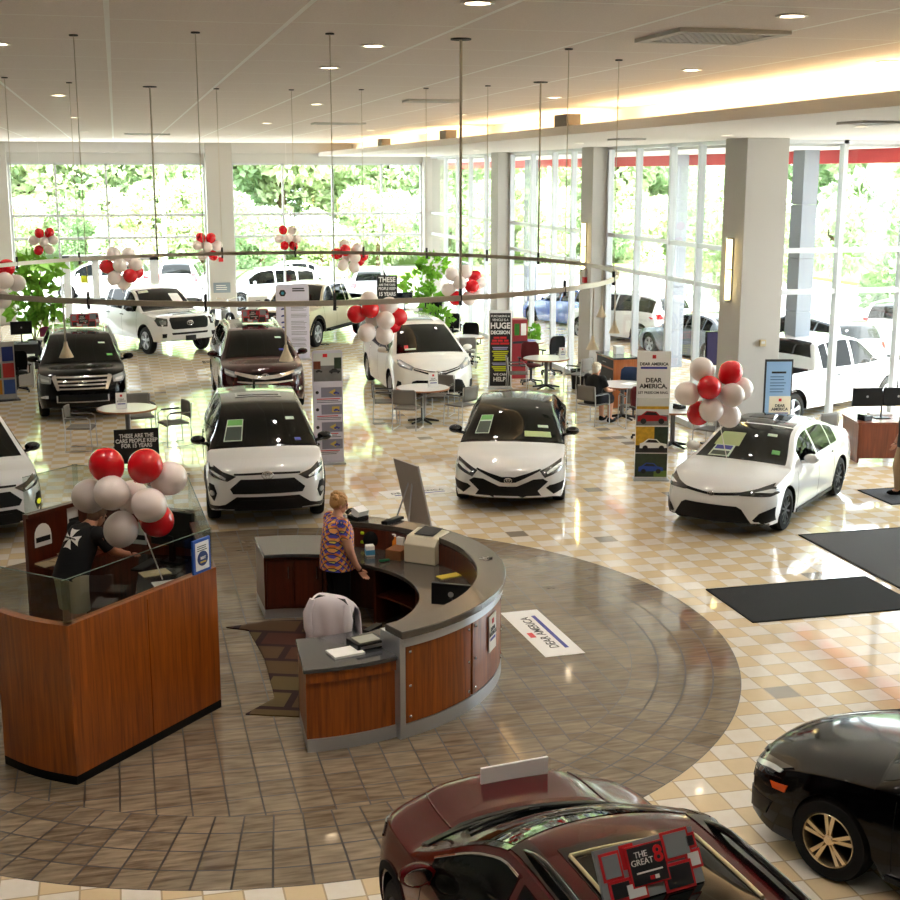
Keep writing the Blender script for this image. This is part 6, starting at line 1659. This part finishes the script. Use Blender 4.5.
# ================================================================ BANNERS AND SIGNS
def banner(label, x, y, rz, w, h, mat, cat='banner', round_=0., base=True, thick=.02):
    t = thing('standing_banner', label, cat, (x, y, 0), rz)
    b = MB()
    if round_:
        pts = [(-w/2, .03), (w/2, .03)]+[(w/2-round_+round_*cos(a), h-round_+round_*sin(a)) for a in (0, .4, .8, 1.2, pi/2)]+[(-w/2+round_+round_*cos(a), h-round_+round_*sin(a)) for a in (pi/2, 1.9, 2.3, 2.7, pi)]
        b.prism_y(pts, -thick/2, thick/2)
    else: b.box(-w/2, w/2, -thick/2, thick/2, .03, h)
    b.build('panel', mat, t)
    if base: b = MB(); b.box(-w/2-.02, w/2+.02, -.14, .14, 0, .03); b.build('base', m_alu, t)
    return t
def car_pic(t, x, z, w, mat, y=-.012, wheel=m_ink):
    b = MB(); s = w
    b.prism_y([(x-.5*s, z+.06*s), (x+.5*s, z+.08*s), (x+.48*s, z+.22*s), (x+.25*s, z+.27*s), (x+.12*s, z+.40*s), (x-.2*s, z+.42*s), (x-.38*s, z+.28*s), (x-.5*s, z+.24*s)], y-.003, y); p = b.build('printed_car', mat, t)
    b = MB(); b.prism_y([(x-.3*s, z+.28*s), (x+.2*s, z+.27*s), (x+.09*s, z+.37*s), (x-.18*s, z+.39*s)], y-.005, y-.003); b.build('printed_glass', m_ink, p)
    b = MB()
    for k in (-.3, .3): b.prism_y([(x+k*s+.1*s*cos(a*pi/6), z+.07*s+.1*s*sin(a*pi/6)) for a in range(12)], y-.006, y-.003)
    b.build('printed_wheels', wheel, p)
def rect(t, nm, mat, x0, x1, z0, z1, y0=-.014, y1=-.01):
    b = MB(); b.box(x0, x1, y0, y1, z0, z1); return b.build(nm, mat, t)
# DEAR AMERICA banner
m_scene1 = M('print_asphalt', (120, 118, 116), .5, var=.3, vscale=9); m_scene2 = M('print_autumn', (206, 160, 40), .5, var=.5, vscale=14); m_scene3 = M('print_forest', (44, 58, 40), .5, var=.6, vscale=12); m_sky = M('print_sky', (214, 216, 210), .5)
t = banner('tall white banner with three car photos reading DEAR AMERICA', 8.60, 20.32, R(-16), .56, 2.2, m_paper)
rect(t, 'red_logo', m_red, -.03, .03, 2.08, 2.14)
text('title', 'DEAR AMERICA', .068, m_ink, t, (0, -.012, 1.985), bold=.0025); rect(t, 'blue_bar', m_blue, -.22, .22, 1.905, 1.94)
text('headline', 'DEAR\nAMERICA,', .105, m_ink, t, (0, -.012, 1.66), bold=.003, sp=.95); text('tagline', 'LET FREEDOM RING.', .056, m_ink, t, (0, -.012, 1.5), bold=.001)
rect(t, 'photo', m_sky, -.27, .27, 1.12, 1.41); p = rect(t, 'photo', m_scene1, -.27, .27, .94, 1.12); rect(t, 'photo_trees', m_scene2, -.27, .27, 1.22, 1.27, -.0155, -.012); car_pic(t, 0, .98, .5, M('print_red', (168, 22, 30), .4), -.016)
rect(t, 'photo', m_scene2, -.27, .04, .6, .92); rect(t, 'photo', m_scene3, .04, .27, .6, .92); rect(t, 'photo', m_dark, -.27, .27, .47, .6); car_pic(t, .03, .52, .46, m_paper, -.016)
rect(t, 'photo', m_scene3, -.27, .27, .05, .455); rect(t, 'photo_lawn', M('print_grass', (110, 136, 60), .5), .05, .27, .05, .16, -.0155, -.01); car_pic(t, .0, .12, .42, M('print_blue', (30, 70, 170), .4), -.016)
# black HUGE DECISION banner
t = banner('narrow black banner reading HUGE DECISION and WE CAN HELP behind the white sedan', 8.82, 30.3, R(-12), .56, 1.9, m_paper)
rect(t, 'black_panel', m_ink, -.25, .25, .06, 1.83, -.013, -.01)
text('headline', 'PURCHASING A', .075, m_paper, t, (0, -.015, 1.755), bold=.001, sx=.85); text('headline', 'VEHICLE IS A', .08, m_paper, t, (0, -.015, 1.665), bold=.001, sx=.85); text('headline', 'HUGE', .2, m_paper, t, (0, -.015, 1.52), bold=.006, sx=.9); text('headline', 'DECISION', .12, m_paper, t, (0, -.015, 1.36), bold=.004, sx=.86)
b = MB()
for z, xs in ((1.235, ((-.16, -.02), (.0, .15))), (1.165, ((-.2, -.08), (-.06, .06), (.09, .2))), (1.095, ((-.22, -.02), (.0, .22)))):
    for x0, x1 in xs: b.box(x0, x1, -.016, -.013, z-.024, z+.024)
b.build('red_text_lines', m_red, t)
b = MB()
for k, z in enumerate((1.0, .96)): b.box(-.19+.02*k, .19-.02*k, -.016, -.013, z-.011, z+.011)
for k, z in enumerate((.62, .585)): b.box(-.2+.02*k, .2-.02*k, -.016, -.013, z-.01, z+.01)
b.build('pale_text_lines', M('pale_violet', (170, 168, 210), .5), t)
b = MB()
for k, z in enumerate((.90, .85, .80, .75, .70)): b.box(-.2+.03*(k % 2)+.01*k, .2-.02*(k % 3), -.016, -.013, z-.017, z+.017)
for k, z in enumerate((.53, .485, .44)): b.box(-.2+.03*k, .2-.03*k, -.016, -.013, z-.017, z+.017)
b.build('yellow_text_lines', m_yel, t)
text('headline', 'WE CAN', .08, m_paper, t, (0, -.015, .34), bold=.002); text('headline', 'HELP.', .15, m_paper, t, (0, -.015, .22), bold=.004, sx=.9)
# safety poster (tall, four diagrams)
m_lav = M('poster_lavender', (214, 210, 224), .5)
t = banner('tall lavender poster with a street photo and four small car diagrams', 3.48, 22.9, R(-2), .54, 2.05, m_lav, 'poster', .05)
rect(t, 'photo', m_sky, -.25, .25, 1.78, 2.0); rect(t, 'photo', m_scene1, -.25, .25, 1.5, 1.78); rect(t, 'photo_buildings', m_scene3, .12, .25, 1.72, 1.92, -.016, -.01); rect(t, 'photo_buildings', m_deskw, -.25, -.12, 1.72, 1.86, -.016, -.01); car_pic(t, .13, 1.64, .2, m_dark, -.018); car_pic(t, -.15, 1.66, .12, m_dark, -.018); rect(t, 'red_logo', m_red, -.08, .0, 1.93, 1.99, -.018, -.014)
for i, z in enumerate((1.3, .99, .67, .36)):
    p = rect(t, 'diagram', M('diagram_grey_%d' % i, (132, 130, 148), .5), -.12, .25, z-.09, z+.09); b = MB(); b.prism_y([(.02, z), (.13, z+.06), (.13, z-.06)] if i != 1 else [(.07, z-.05), (.2, z-.05), (.2, z+.05), (.07, z+.05)], -.018, -.014); b.build('beam', M('beam_yellow', (206, 176, 80), .5) if 'beam_yellow' not in bpy.data.materials else bpy.data.materials['beam_yellow'], p)
    car_pic(t, .15, z-.035, .11, m_blue, -.019)
    b = MB(); b.prism_y([(-.19+.03*cos(a*pi/6), z+.03*sin(a*pi/6)) for a in range(12)], -.014, -.01); b.build('number_dot', m_ink, t)
    b = MB(); lines(b, -.2, .22, -.01, (z-.12,), .016); b.build('red_text_line', m_red, t); b = MB(); lines(b, -.2, .24, -.01, (z-.15, z-.18), .01); b.build('text_lines', m_dark, t)
# white info banner by the sand pickup
t = banner('wide white information banner with a round logo in front of the sand pickup', 4.62, 36.6, R(-4), .92, 2.1, M('banner_violet_white', (220, 218, 234), .5), 'banner', .08)
b = MB(); b.prism_y([(-.27+.1*cos(a*pi/3), 1.86+.1*sin(a*pi/3)) for a in range(6)], -.014, -.01); b.build('logo', m_ink, t); b = MB(); b.prism_y([(-.27+.045*cos(a*pi/6), 1.86+.045*sin(a*pi/6)) for a in range(12)], -.018, -.014); b.build('logo_centre', M('logo_teal', (60, 150, 180), .4), t)
b = MB(); lines(b, -.0, .38, -.01, (1.98, 1.92), .035); b.build('text_lines', m_ink, t); b = MB(); lines(b, -.32, .38, -.01, (1.6,), .035); b.build('text_line', m_ink, t)
b = MB()
for z in (1.46, 1.27, 1.07, .93, .78, .6, .45): lines(b, -.05, .4, -.01, (z, z-.04, z-.08), .014)
b.build('text_lines', M('text_grey', (130, 130, 140), .5), t)
for z in (1.44, 1.25, 1.07, .93, .78): car_pic(t, -.26, z-.05, .13, m_blue, -.012)
# pedestal sign beside the pier
t = thing('pedestal_sign', 'pale blue framed sign on a stand between the sedan and the big pier', 'sign', (11.28, 21.02, 0), R(-12))
b = MB(); b.box(-.25, .25, -.015, .015, .86, 1.88); b.build('frame', m_dark, t); b = MB(); b.box(-.225, .225, -.02, -.015, .88, 1.84); b.build('sheet', M('sheet_blue', (150, 186, 226), .4), t)
b = MB(); b.tube([(0, 0, .02), (0, 0, .9)], .02, 8); b.build('pole', m_steel, t); b = MB(); b.lathe([(.001, 0), (.2, 0), (.19, .025), (.001, .03)], 24, caps=False); b.build('base', m_dark, t)
b = MB(); b.box(-.13, .13, -.023, -.02, 1.63, 1.665); b.build('heading_line', m_ink, t); b = MB(); lines(b, -.15, .15, -.02, (1.57, 1.52, 1.46, 1.41, 1.35, 1.3), .014); b.build('text_lines', M('text_slate', (60, 90, 130), .5), t)
t = thing('tent_sign', 'cream card reading DEAR AMERICA at the foot of the pale blue sign', 'sign', (11.2, 20.78, 0), R(-12))
b = MB(); b.box(-.19, .19, -.02, .0, .86, 1.26); b.build('card', M('cream_card', (234, 224, 200), .5), t); b = MB(); b.box(-.015, .015, 0, .03, 0, .9); b.build('pole', m_dark, t); b = MB(); b.box(-.12, .12, -.1, .1, 0, .015); b.build('base', m_dark, t)
text('lettering', 'DEAR\nAMERICA', .07, m_ink, t, (0, -.022, 1.06), bold=.002, sp=.9); rect(t, 'blue_bar', m_blue, -.15, .15, .945, .97, -.024, -.02); rect(t, 'red_logo', m_red, -.025, .025, 1.17, 1.22, -.024, -.02)
# black 15 years signs
def years_sign(label, loc, rz, w, h, full, stand):
    t = thing('slogan_sign', label, 'sign', loc, rz)
    b = MB(); b.box(-w/2, w/2, -.012, .012, 0, h); b.build('board', m_ink, t)
    if full:
        text('lettering', 'THESE ARE THE\nCARS PEOPLE KEEP\nFOR 15 YEARS', h*.16, m_paper, t, (0, -.015, h*.66), bold=.002, sx=.86, sp=.9)
    else:
        text('lettering', 'THESE', h*.3, m_paper, t, (0, -.015, h*.8), bold=.006, sx=.85); text('lettering', 'ARE THE CARS', h*.13, m_paper, t, (0, -.015, h*.59), bold=.002, sx=.8); text('lettering', 'PEOPLE KEEP', h*.17, m_paper, t, (0, -.015, h*.43), bold=.002, sx=.75); text('lettering', '15 YEARS', h*.22, m_paper, t, (0, -.015, h*.2), bold=.005, sx=.8)
    b = MB(); b.box(-.03, .03, .012, .04, -stand, h*.6); b.build('post', m_dark, t)
    b = MB(); b.box(-.15, .15, -.1, .1, -stand, -stand+.02); b.build('foot', m_dark, t)
    return t
years_sign('black sign reading THESE ARE THE CARS PEOPLE KEEP above the kiosk balloons', (.09, 15.9, 1.69), R(3), .52, .42, True, 1.69)
years_sign('black sign reading 15 YEARS standing behind the white minivan', (7.85, 39.3, 1.38), R(-8), .62, .72, False, 1.38)
t = thing('slogan_sign', 'white backed card standing on the bonnet of the dark red SUV', 'sign', (2.44, 7.95, 1.045), R(8))
b = MB(); b.box(-.25, .25, -.01, .01, 0, .135); b.build('board', m_paper, t); b = MB(); b.box(-.25, .25, .01, .1, -.004, .006); b.build('foot', m_ink, t)
roof_sign('THE GREAT 8 collage sign standing on the roof of the dark red SUV', (2.40, 5.44, 1.635), R(12), .58, .27, .5, 1)
roof_sign('red and black collage sign on the roof of the black SUV', (-.83, 30.55, 1.735), 0, .62, .3, .2, 2)
roof_sign('red and black collage sign on the roof of the dark maroon SUV', (2.98, 30.55, 1.735), 0, .62, .3, .2, 3)
# easel
t = thing('easel_sign', 'white board on a folding easel behind the reception desk, seen from its back', 'easel', (3.66, 16.35, 0), R(109))
b = MB(); b.box(-.3, .3, -.012, .012, .42, 1.48); bd = b.build('board', M('board_back', (176, 168, 160), .7), t); bd.rotation_euler = (-.24, 0, 0); bd.location = (0, -.16, 0)
b = MB(); b.tube([(-.02, .1, 1.25), (-.3, .42, 0)], .012, 6); b.build('leg', m_alu, t); b = MB(); b.tube([(.02, .1, 1.25), (.3, .42, 0)], .012, 6); b.build('leg', m_alu, t); b = MB(); b.tube([(0, .14, 1.3), (0, -.15, 0)], .012, 6); b.build('leg', m_alu, t); b = MB(); b.box(-.05, .05, .02, .12, 1.2, 1.3); b.build('clip', m_dark, t)
b = MB(); b.box(-.36, .36, -.06, .02, .39, .42); b.build('ledge', m_alu, t)
# decal on the floor
def floor_sheet(name, label, x, y, rz, w, h, big):
    t = thing(name, label, 'floor sign', (x, y, 0), rz)
    b = MB(); b.box(-w/2, w/2, -h/2, h/2, .001, .004); b.build('sheet', m_paper, t)
    fl_ = (0, 0, 0)
    text('lettering', 'DEAR AMERICA', big, m_ink, t, (0, .02, .005), fl_, .001, .001); b = MB(); b.box(-w*.36, w*.36, -h*.27, -h*.17, .004, .006); b.build('blue_bar', m_blue, t)
    b = MB(); b.box(-w*.1, w*.0, h*.24, h*.38, .004, .006); b.build('red_logo', m_red, t)
    return t
floor_sheet('floor_decal', 'white DEAR AMERICA sheet lying on the grey tiles right of the reception desk', 4.44, 13.5, R(92.5), 1.52, .46, .15)
floor_sheet('floor_decal', 'white DEAR AMERICA sheet on the beige tiles behind the easel', 4.55, 20.4, R(8), 1.2, .5, .13)

# ================================================================ PLANTS
def leaf_mesh(n, rx, rz, size, seed, shell=.5, droop=.0):
    rnd = random.Random(seed); vs = []; fs = []
    for i in range(n):
        a = rnd.uniform(0, 2*pi); u = rnd.uniform(-1, 1); r = (shell+(1-shell)*rnd.random())**.6
        p = Vector((rx*r*sqrt(1-u*u)*cos(a), rx*r*sqrt(1-u*u)*sin(a), rz*r*u))
        d = (p.normalized()+Vector((rnd.gauss(0, .6), rnd.gauss(0, .6), rnd.gauss(0, .6)-droop))).normalized()
        s_ = d.cross(Vector((rnd.gauss(0, 1), rnd.gauss(0, 1), rnd.gauss(0, 1)))).normalized(); L_ = size*rnd.uniform(.7, 1.3); w = L_*.34
        k = len(vs); nn = d.cross(s_)
        vs += [p, p+d*L_*.5+s_*w+nn*.1*L_, p+d*L_, p+d*L_*.5-s_*w+nn*.1*L_]; fs += [(k, k+1, k+2, k+3)]
    me = bpy.data.meshes.new('foliage'); me.from_pydata(vs, [], fs); return me
def leaf_mat(name, a, b, trans=.35):
    m = bpy.data.materials.new(name); m.use_nodes = True; nt = m.node_tree; nt.nodes.clear(); q = NT(m)
    o = q.new('ShaderNodeOutputMaterial'); d = q.new('ShaderNodeBsdfDiffuse'); tr = q.new('ShaderNodeBsdfTranslucent'); mx = q.new('ShaderNodeMixShader'); mx.inputs[0].default_value = trans
    tc = q.new('ShaderNodeTexCoord'); nz = q.new('ShaderNodeTexNoise'); nz.inputs['Scale'].default_value = 1.3; nz.inputs['Detail'].default_value = 4; nt.links.new(tc.outputs['Object'], nz.inputs['Vector'])
    c = q.mix(nz.outputs['Fac'], sl(a), sl(b)); nt.links.new(c, d.inputs[0]); nt.links.new(c, tr.inputs[0]); nt.links.new(d.outputs[0], mx.inputs[1]); nt.links.new(tr.outputs[0], mx.inputs[2]); nt.links.new(mx.outputs[0], o.inputs[0]); return m
m_plant = leaf_mat('houseplant_leaf', (44, 118, 34), (160, 206, 80))
def plant(label, x, y, h, rx, seed, n=260, leaf=.22, blobs=((0, 0, .72, .35), (.15, .1, .5, .3), (-.18, 0, .9, .22)), z=0, pot=True):
    t = thing('potted_plant', label, 'plant', (x, y, z))
    vs = []; me = None
    bm = bmesh.new()
    for i, (dx, dy, fz, fr_) in enumerate(blobs):
        m2 = leaf_mesh(n//len(blobs), rx*fr_/.35, h*.2*fr_/.35, leaf, seed+i)
        for v in m2.vertices: v.co += Vector((dx*rx*2, dy*rx*2, fz*h))
        bm.from_mesh(m2); bpy.data.meshes.remove(m2)
    me = bpy.data.meshes.new('foliage'); bm.to_mesh(me); bm.free(); me.materials.append(m_plant); o = bpy.data.objects.new('foliage', me); C.objects.link(o); o.parent = t
    b = MB()
    for (dx, dy, fz, fr_) in blobs: b.tube([(0, 0, .2), (dx*rx, dy*rx, fz*h*.6), (dx*rx*2, dy*rx*2, fz*h)], .018, 6)
    b.build('stem', M('bark', (90, 70, 48), .9) if 'bark' not in bpy.data.materials else bpy.data.materials['bark'], t)
    if pot:
        r = min(.22, h*.2); b = MB(); b.lathe([(r*.7, 0), (r, .3*min(1, h)), (r*.92, .3*min(1, h)), (r*.66, .02)], 20, caps=False); b.lathe([(.001, .24*min(1, h)), (r*.9, .24*min(1, h))], 20, caps=False); b.build('pot', m_dark, t, smooth=40)
    return t
plant('tall leafy potted plant by the left back windows', -2.55, 40.6, 2.75, .6, 5, 300, .34, ((0, 0, .62, .35), (.25, 0, .86, .3), (-.2, .1, .42, .25), (.35, 0, .45, .2)))
plant('tall leafy potted plant in the right rear corner', 9.95, 43.6, 2.35, .5, 9, 280, .3, ((-.2, 0, .62, .35), (.4, .1, .88, .26), (.2, 0, .4, .25)))
plant('short bushy plant behind the monitor near the right rear corner', 8.9, 37.3, 1.25, .45, 12, 160, .2, ((0, 0, .8, .35),))
plant('small green plant by the papers near the right windows', 10.8, 34.3, 1.0, .3, 14, 120, .18, ((0, 0, .85, .35),))
plant('round green bush in a pot at the far left behind the chairs', -1.2, 40.2, 1.0, .4, 16, 200, .14, ((0, 0, .75, .4),))
plant('low green bush in a pot beside the white filing cabinet', 5.6, 46.6, .9, .4, 18, 200, .14, ((0, 0, .75, .4),))
# ================================================================ OUTDOORS
m_tree = [leaf_mat('tree_leaf_a', (128, 164, 104), (240, 244, 214), .5), leaf_mat('tree_leaf_b', (84, 130, 84), (214, 228, 190), .5), leaf_mat('tree_leaf_c', (160, 186, 124), (246, 246, 222), .5)]  # leaves bleached in colour for outdoor glare, darker tones mixed in as shading
m_bark = bpy.data.materials['bark']
crowns = []
for k in range(6):
    bm = bmesh.new(); rnd = random.Random(50+k)
    for i in range(9):
        m2 = leaf_mesh(560, 1.7, 1.4, .42, 100*k+i, .75)
        d = Vector((rnd.gauss(0, 1.6), rnd.gauss(0, 1.5), rnd.uniform(-3.6, 2.8)))
        for v in m2.vertices: v.co += d
        bm.from_mesh(m2); bpy.data.meshes.remove(m2)
    me = bpy.data.meshes.new('foliage'); bm.to_mesh(me); bm.free(); me.materials.append(m_tree[k % 3]); crowns.append(me)
b = MB(); b.tube([(0, 0, -4.5), (.1, 0, -1.5), (0, .1, 1.5)], .22, 8, rr=[.26, .2, .1]); b.tube([(.1, 0, -1.8), (1.2, .3, .6)], .1, 6, rr=[.12, .05]); b.tube([(0, 0, -1.2), (-1.1, -.3, 1.2)], .1, 6, rr=[.12, .05])
tr_o = b.build('trunk', m_bark, None, smooth=60); trunk_me = tr_o.data; bpy.data.objects.remove(tr_o)
def tree(x, y, s, k, label, group=None, z=0):
    t = thing('tree', label, 'tree', (x, y, z), (k*1.7) % 6.28, group)
    for nm, me in (('foliage', crowns[k % 6]), ('trunk', trunk_me)):
        o = bpy.data.objects.new(nm, me); C.objects.link(o); o.parent = t; o.location = (0, 0, 4.4*s); o.scale = (s, s, s)
    return t
rnd = random.Random(11); i = 0
for row, (yy, zz, ss) in enumerate(((80, 0, 1.25), (88, 2.0, 1.5), (97, 4.0, 1.7))):
    n = 11
    for k in range(n):
        x = -14+k*(50)/(n-1)+rnd.uniform(-1.2, 1.2)+row*1.3
        tree(x, yy+rnd.uniform(-2, 2), ss*rnd.uniform(.85, 1.15), i, ['leafy sunlit tree in the front row beyond the back windows', 'leafy tree in the middle row beyond the back windows', 'tall leafy tree in the rear row beyond the back windows'][row], 'trees beyond the back windows, row %s' % ('front', 'middle', 'rear')[row], zz-.1); i += 1
for k in range(12):
    y = 30+k*5.2; x = 39+rnd.uniform(-2, 2)+k*1.0
    tree(x, y, 1.25*rnd.uniform(.85, 1.15), i, 'leafy tree beyond the windows on the right side', 'trees beyond the right windows'); i += 1
for k, (x, y, s) in enumerate(((21.0, 43, .62), (25.5, 37.5, .75), (27, 32, .8), (30, 29, .9), (24, 50, .7))):
    tree(x, y, s, i, ['small tree near the third right window', 'small tree seen between the window pier and outer column', 'young tree right of the nearest big pier', 'young tree at the right edge beyond the outdoor pickup', 'small tree beyond the far right windows'][k]); i += 1
for k in range(16):
    x = -12+k*3.3; tree(x, 75+rnd.uniform(-.8, .8), .62*rnd.uniform(.85, 1.2), i+2, 'low leafy shrub at the edge of the lawn beyond the back windows', 'shrubs along the lawn beyond the back windows', -.9); i += 1
bank = MB(); bank.prism([(-60, 76), (100, 76), (100, 120), (-60, 120)], -.3, .4); struct(bank.build('grass_bank', m_grass))
# parked vehicles outside
def park(kind, name, label, x, y, hd, paint, z=-.12, **k):
    base = {'suv': SUVP, 'sedan': SED, 'van': VAN, 'pick': PICK}[kind]
    if k: base = spec(base, **k)
    c = Car(**base); h = R(hd); f = (x+cos(h)*c.L/2*CS, y+sin(h)*c.L/2*CS)
    root = car_root(name, label, f, hd, c.L, z=z)
    c.body(paint, None, root)
    c.centre('grille', m_grille, [(0, .78 if kind != 'sedan' else .55), (.45, .76 if kind != 'sedan' else .55), (.5, .5 if kind != 'sedan' else .25), (0, .5 if kind != 'sedan' else .25)], off=.012)
    hz_ = {'suv': .82, 'sedan': .6, 'van': .85, 'pick': .95}[kind]
    c.pair('headlight', m_lamp, [(.55, hz_), (.85, hz_+.1), (.86, hz_-.02), (.6, hz_-.06)], off=.012)
    sp = {'suv': [(1.35, 2.42), (2.5, 3.35), (3.43, 4.1)], 'sedan': [(1.75, 2.6), (2.68, 3.4), (3.46, 3.75)], 'van': [(1.3, 2.4), (2.48, 3.45), (3.55, 4.55)], 'pick': [(1.6, 2.42), (2.52, 3.3), (3.36, 3.62)]}[kind]
    finish(c, sp, wheels=('five', m_alu), mirror=paint, seams=[sp[0][0], sp[0][1]+.04, sp[1][1]+.04], hz=None)
    tz = {'suv': (.95, 1.12), 'sedan': (.85, .97), 'van': (.95, 1.3), 'pick': (.85, 1.2)}[kind]
    rear_lamps(c, .62, .9, *tz)
    return c
c = park('pick', 'pickup_truck', 'white pickup truck parked outside behind the right desk', 14.75, 26.25, 25, m_wpaint, -.2)
c.handles([2.2, 3.1], 1.08, m_black)
park('suv', 'parked_suv', 'white SUV parked outside behind the rear pier plaque', 5.6, 52.5, 190, m_wpaint)
park('suv', 'parked_suv', 'white SUV with red tail lights outside the right end of the back windows', 9.7, 52.2, 82, m_wpaint)
park('van', 'parked_van', 'white van parked outside beyond the back pier', 2.6, 57, 80, m_wpaint)
park('suv', 'parked_suv', 'white SUV parked outside the back glass doors', -.8, 58, 170, m_wpaint); park('sedan', 'parked_sedan', 'silver sedan parked far outside the second back window', 7.2, 60, 185, M('silver_paint', (200, 204, 210), .25, metal=.4, coat=1.))
park('sedan', 'parked_sedan', 'blue sedan parked outside the far right windows', 15.4, 43.6, 110, m_bluecar); park('suv', 'parked_suv', 'white SUV parked outside next to the blue sedan', 15.6, 39.0, 115, m_wpaint)
park('sedan', 'parked_sedan', 'grey sedan parked outside the windows left of the big pier', 16.2, 34.8, 105, m_greycar); park('suv', 'parked_suv', 'dark grey SUV parked outside beside the grey sedan', 17.6, 31.2, 100, m_greycar)
park('suv', 'parked_suv', 'silver SUV parked farther out beyond the right windows', 24.0, 36.0, 95, bpy.data.materials['silver_paint'])
park('van', 'parked_van', 'pale van parked far out behind the white outdoor pickup', 22.5, 34.0, 40, m_wpaint)
t = thing('lamp_post', 'pale lamp post in the parking lot beyond the left back window', 'lamp post', (2.05, 62, -.12))
b = MB(); b.tube([(0, 0, 0), (0, 0, 8)], .09, 8); b.build('post', m_white, t); b = MB(); b.box(-.4, .4, -.15, .15, 7.95, 8.1); b.build('lamp_head', m_white, t); b = MB(); b.box(-.3, .3, -.3, .3, 0, .5); b.build('concrete_foot', m_offwhite, t)
# ================================================================ CAMERA, WORLD
cam = bpy.data.cameras.new('camera'); cam.sensor_width = 36; cam.lens = 1312/900*36; cam.clip_end = 500
co = bpy.data.objects.new('camera', cam); C.objects.link(co); SC.camera = co
pit = math.atan(276/1312); yaw = math.atan(335/math.hypot(1312, 276))
co.location = (0, 0, 5.1); co.rotation_euler = (pi/2-pit, 0, -yaw)
w = bpy.data.worlds.new('world'); SC.world = w; w.use_nodes = True
nt = w.node_tree; bg = nt.nodes['Background']
bg.inputs['Color'].default_value = (.86, .94, 1., 1); bg.inputs['Strength'].default_value = 6.0
sun = bpy.data.lights.new('sun', 'SUN'); sun.energy = 14; sun.angle = R(1); sun.color = (1, .95, .86)
s = bpy.data.objects.new('sun', sun); C.objects.link(s)
s.rotation_euler = Vector((-.5, .62, -.95)).to_track_quat('-Z', 'Y').to_euler()
SC.view_settings.exposure = 1.12
SC.cycles.use_denoising = True
SC.cycles.max_bounces = 8; SC.cycles.diffuse_bounces = 4; SC.cycles.glossy_bounces = 4; SC.cycles.transparent_max_bounces = 16
SC.cycles.sample_clamp_indirect = 6
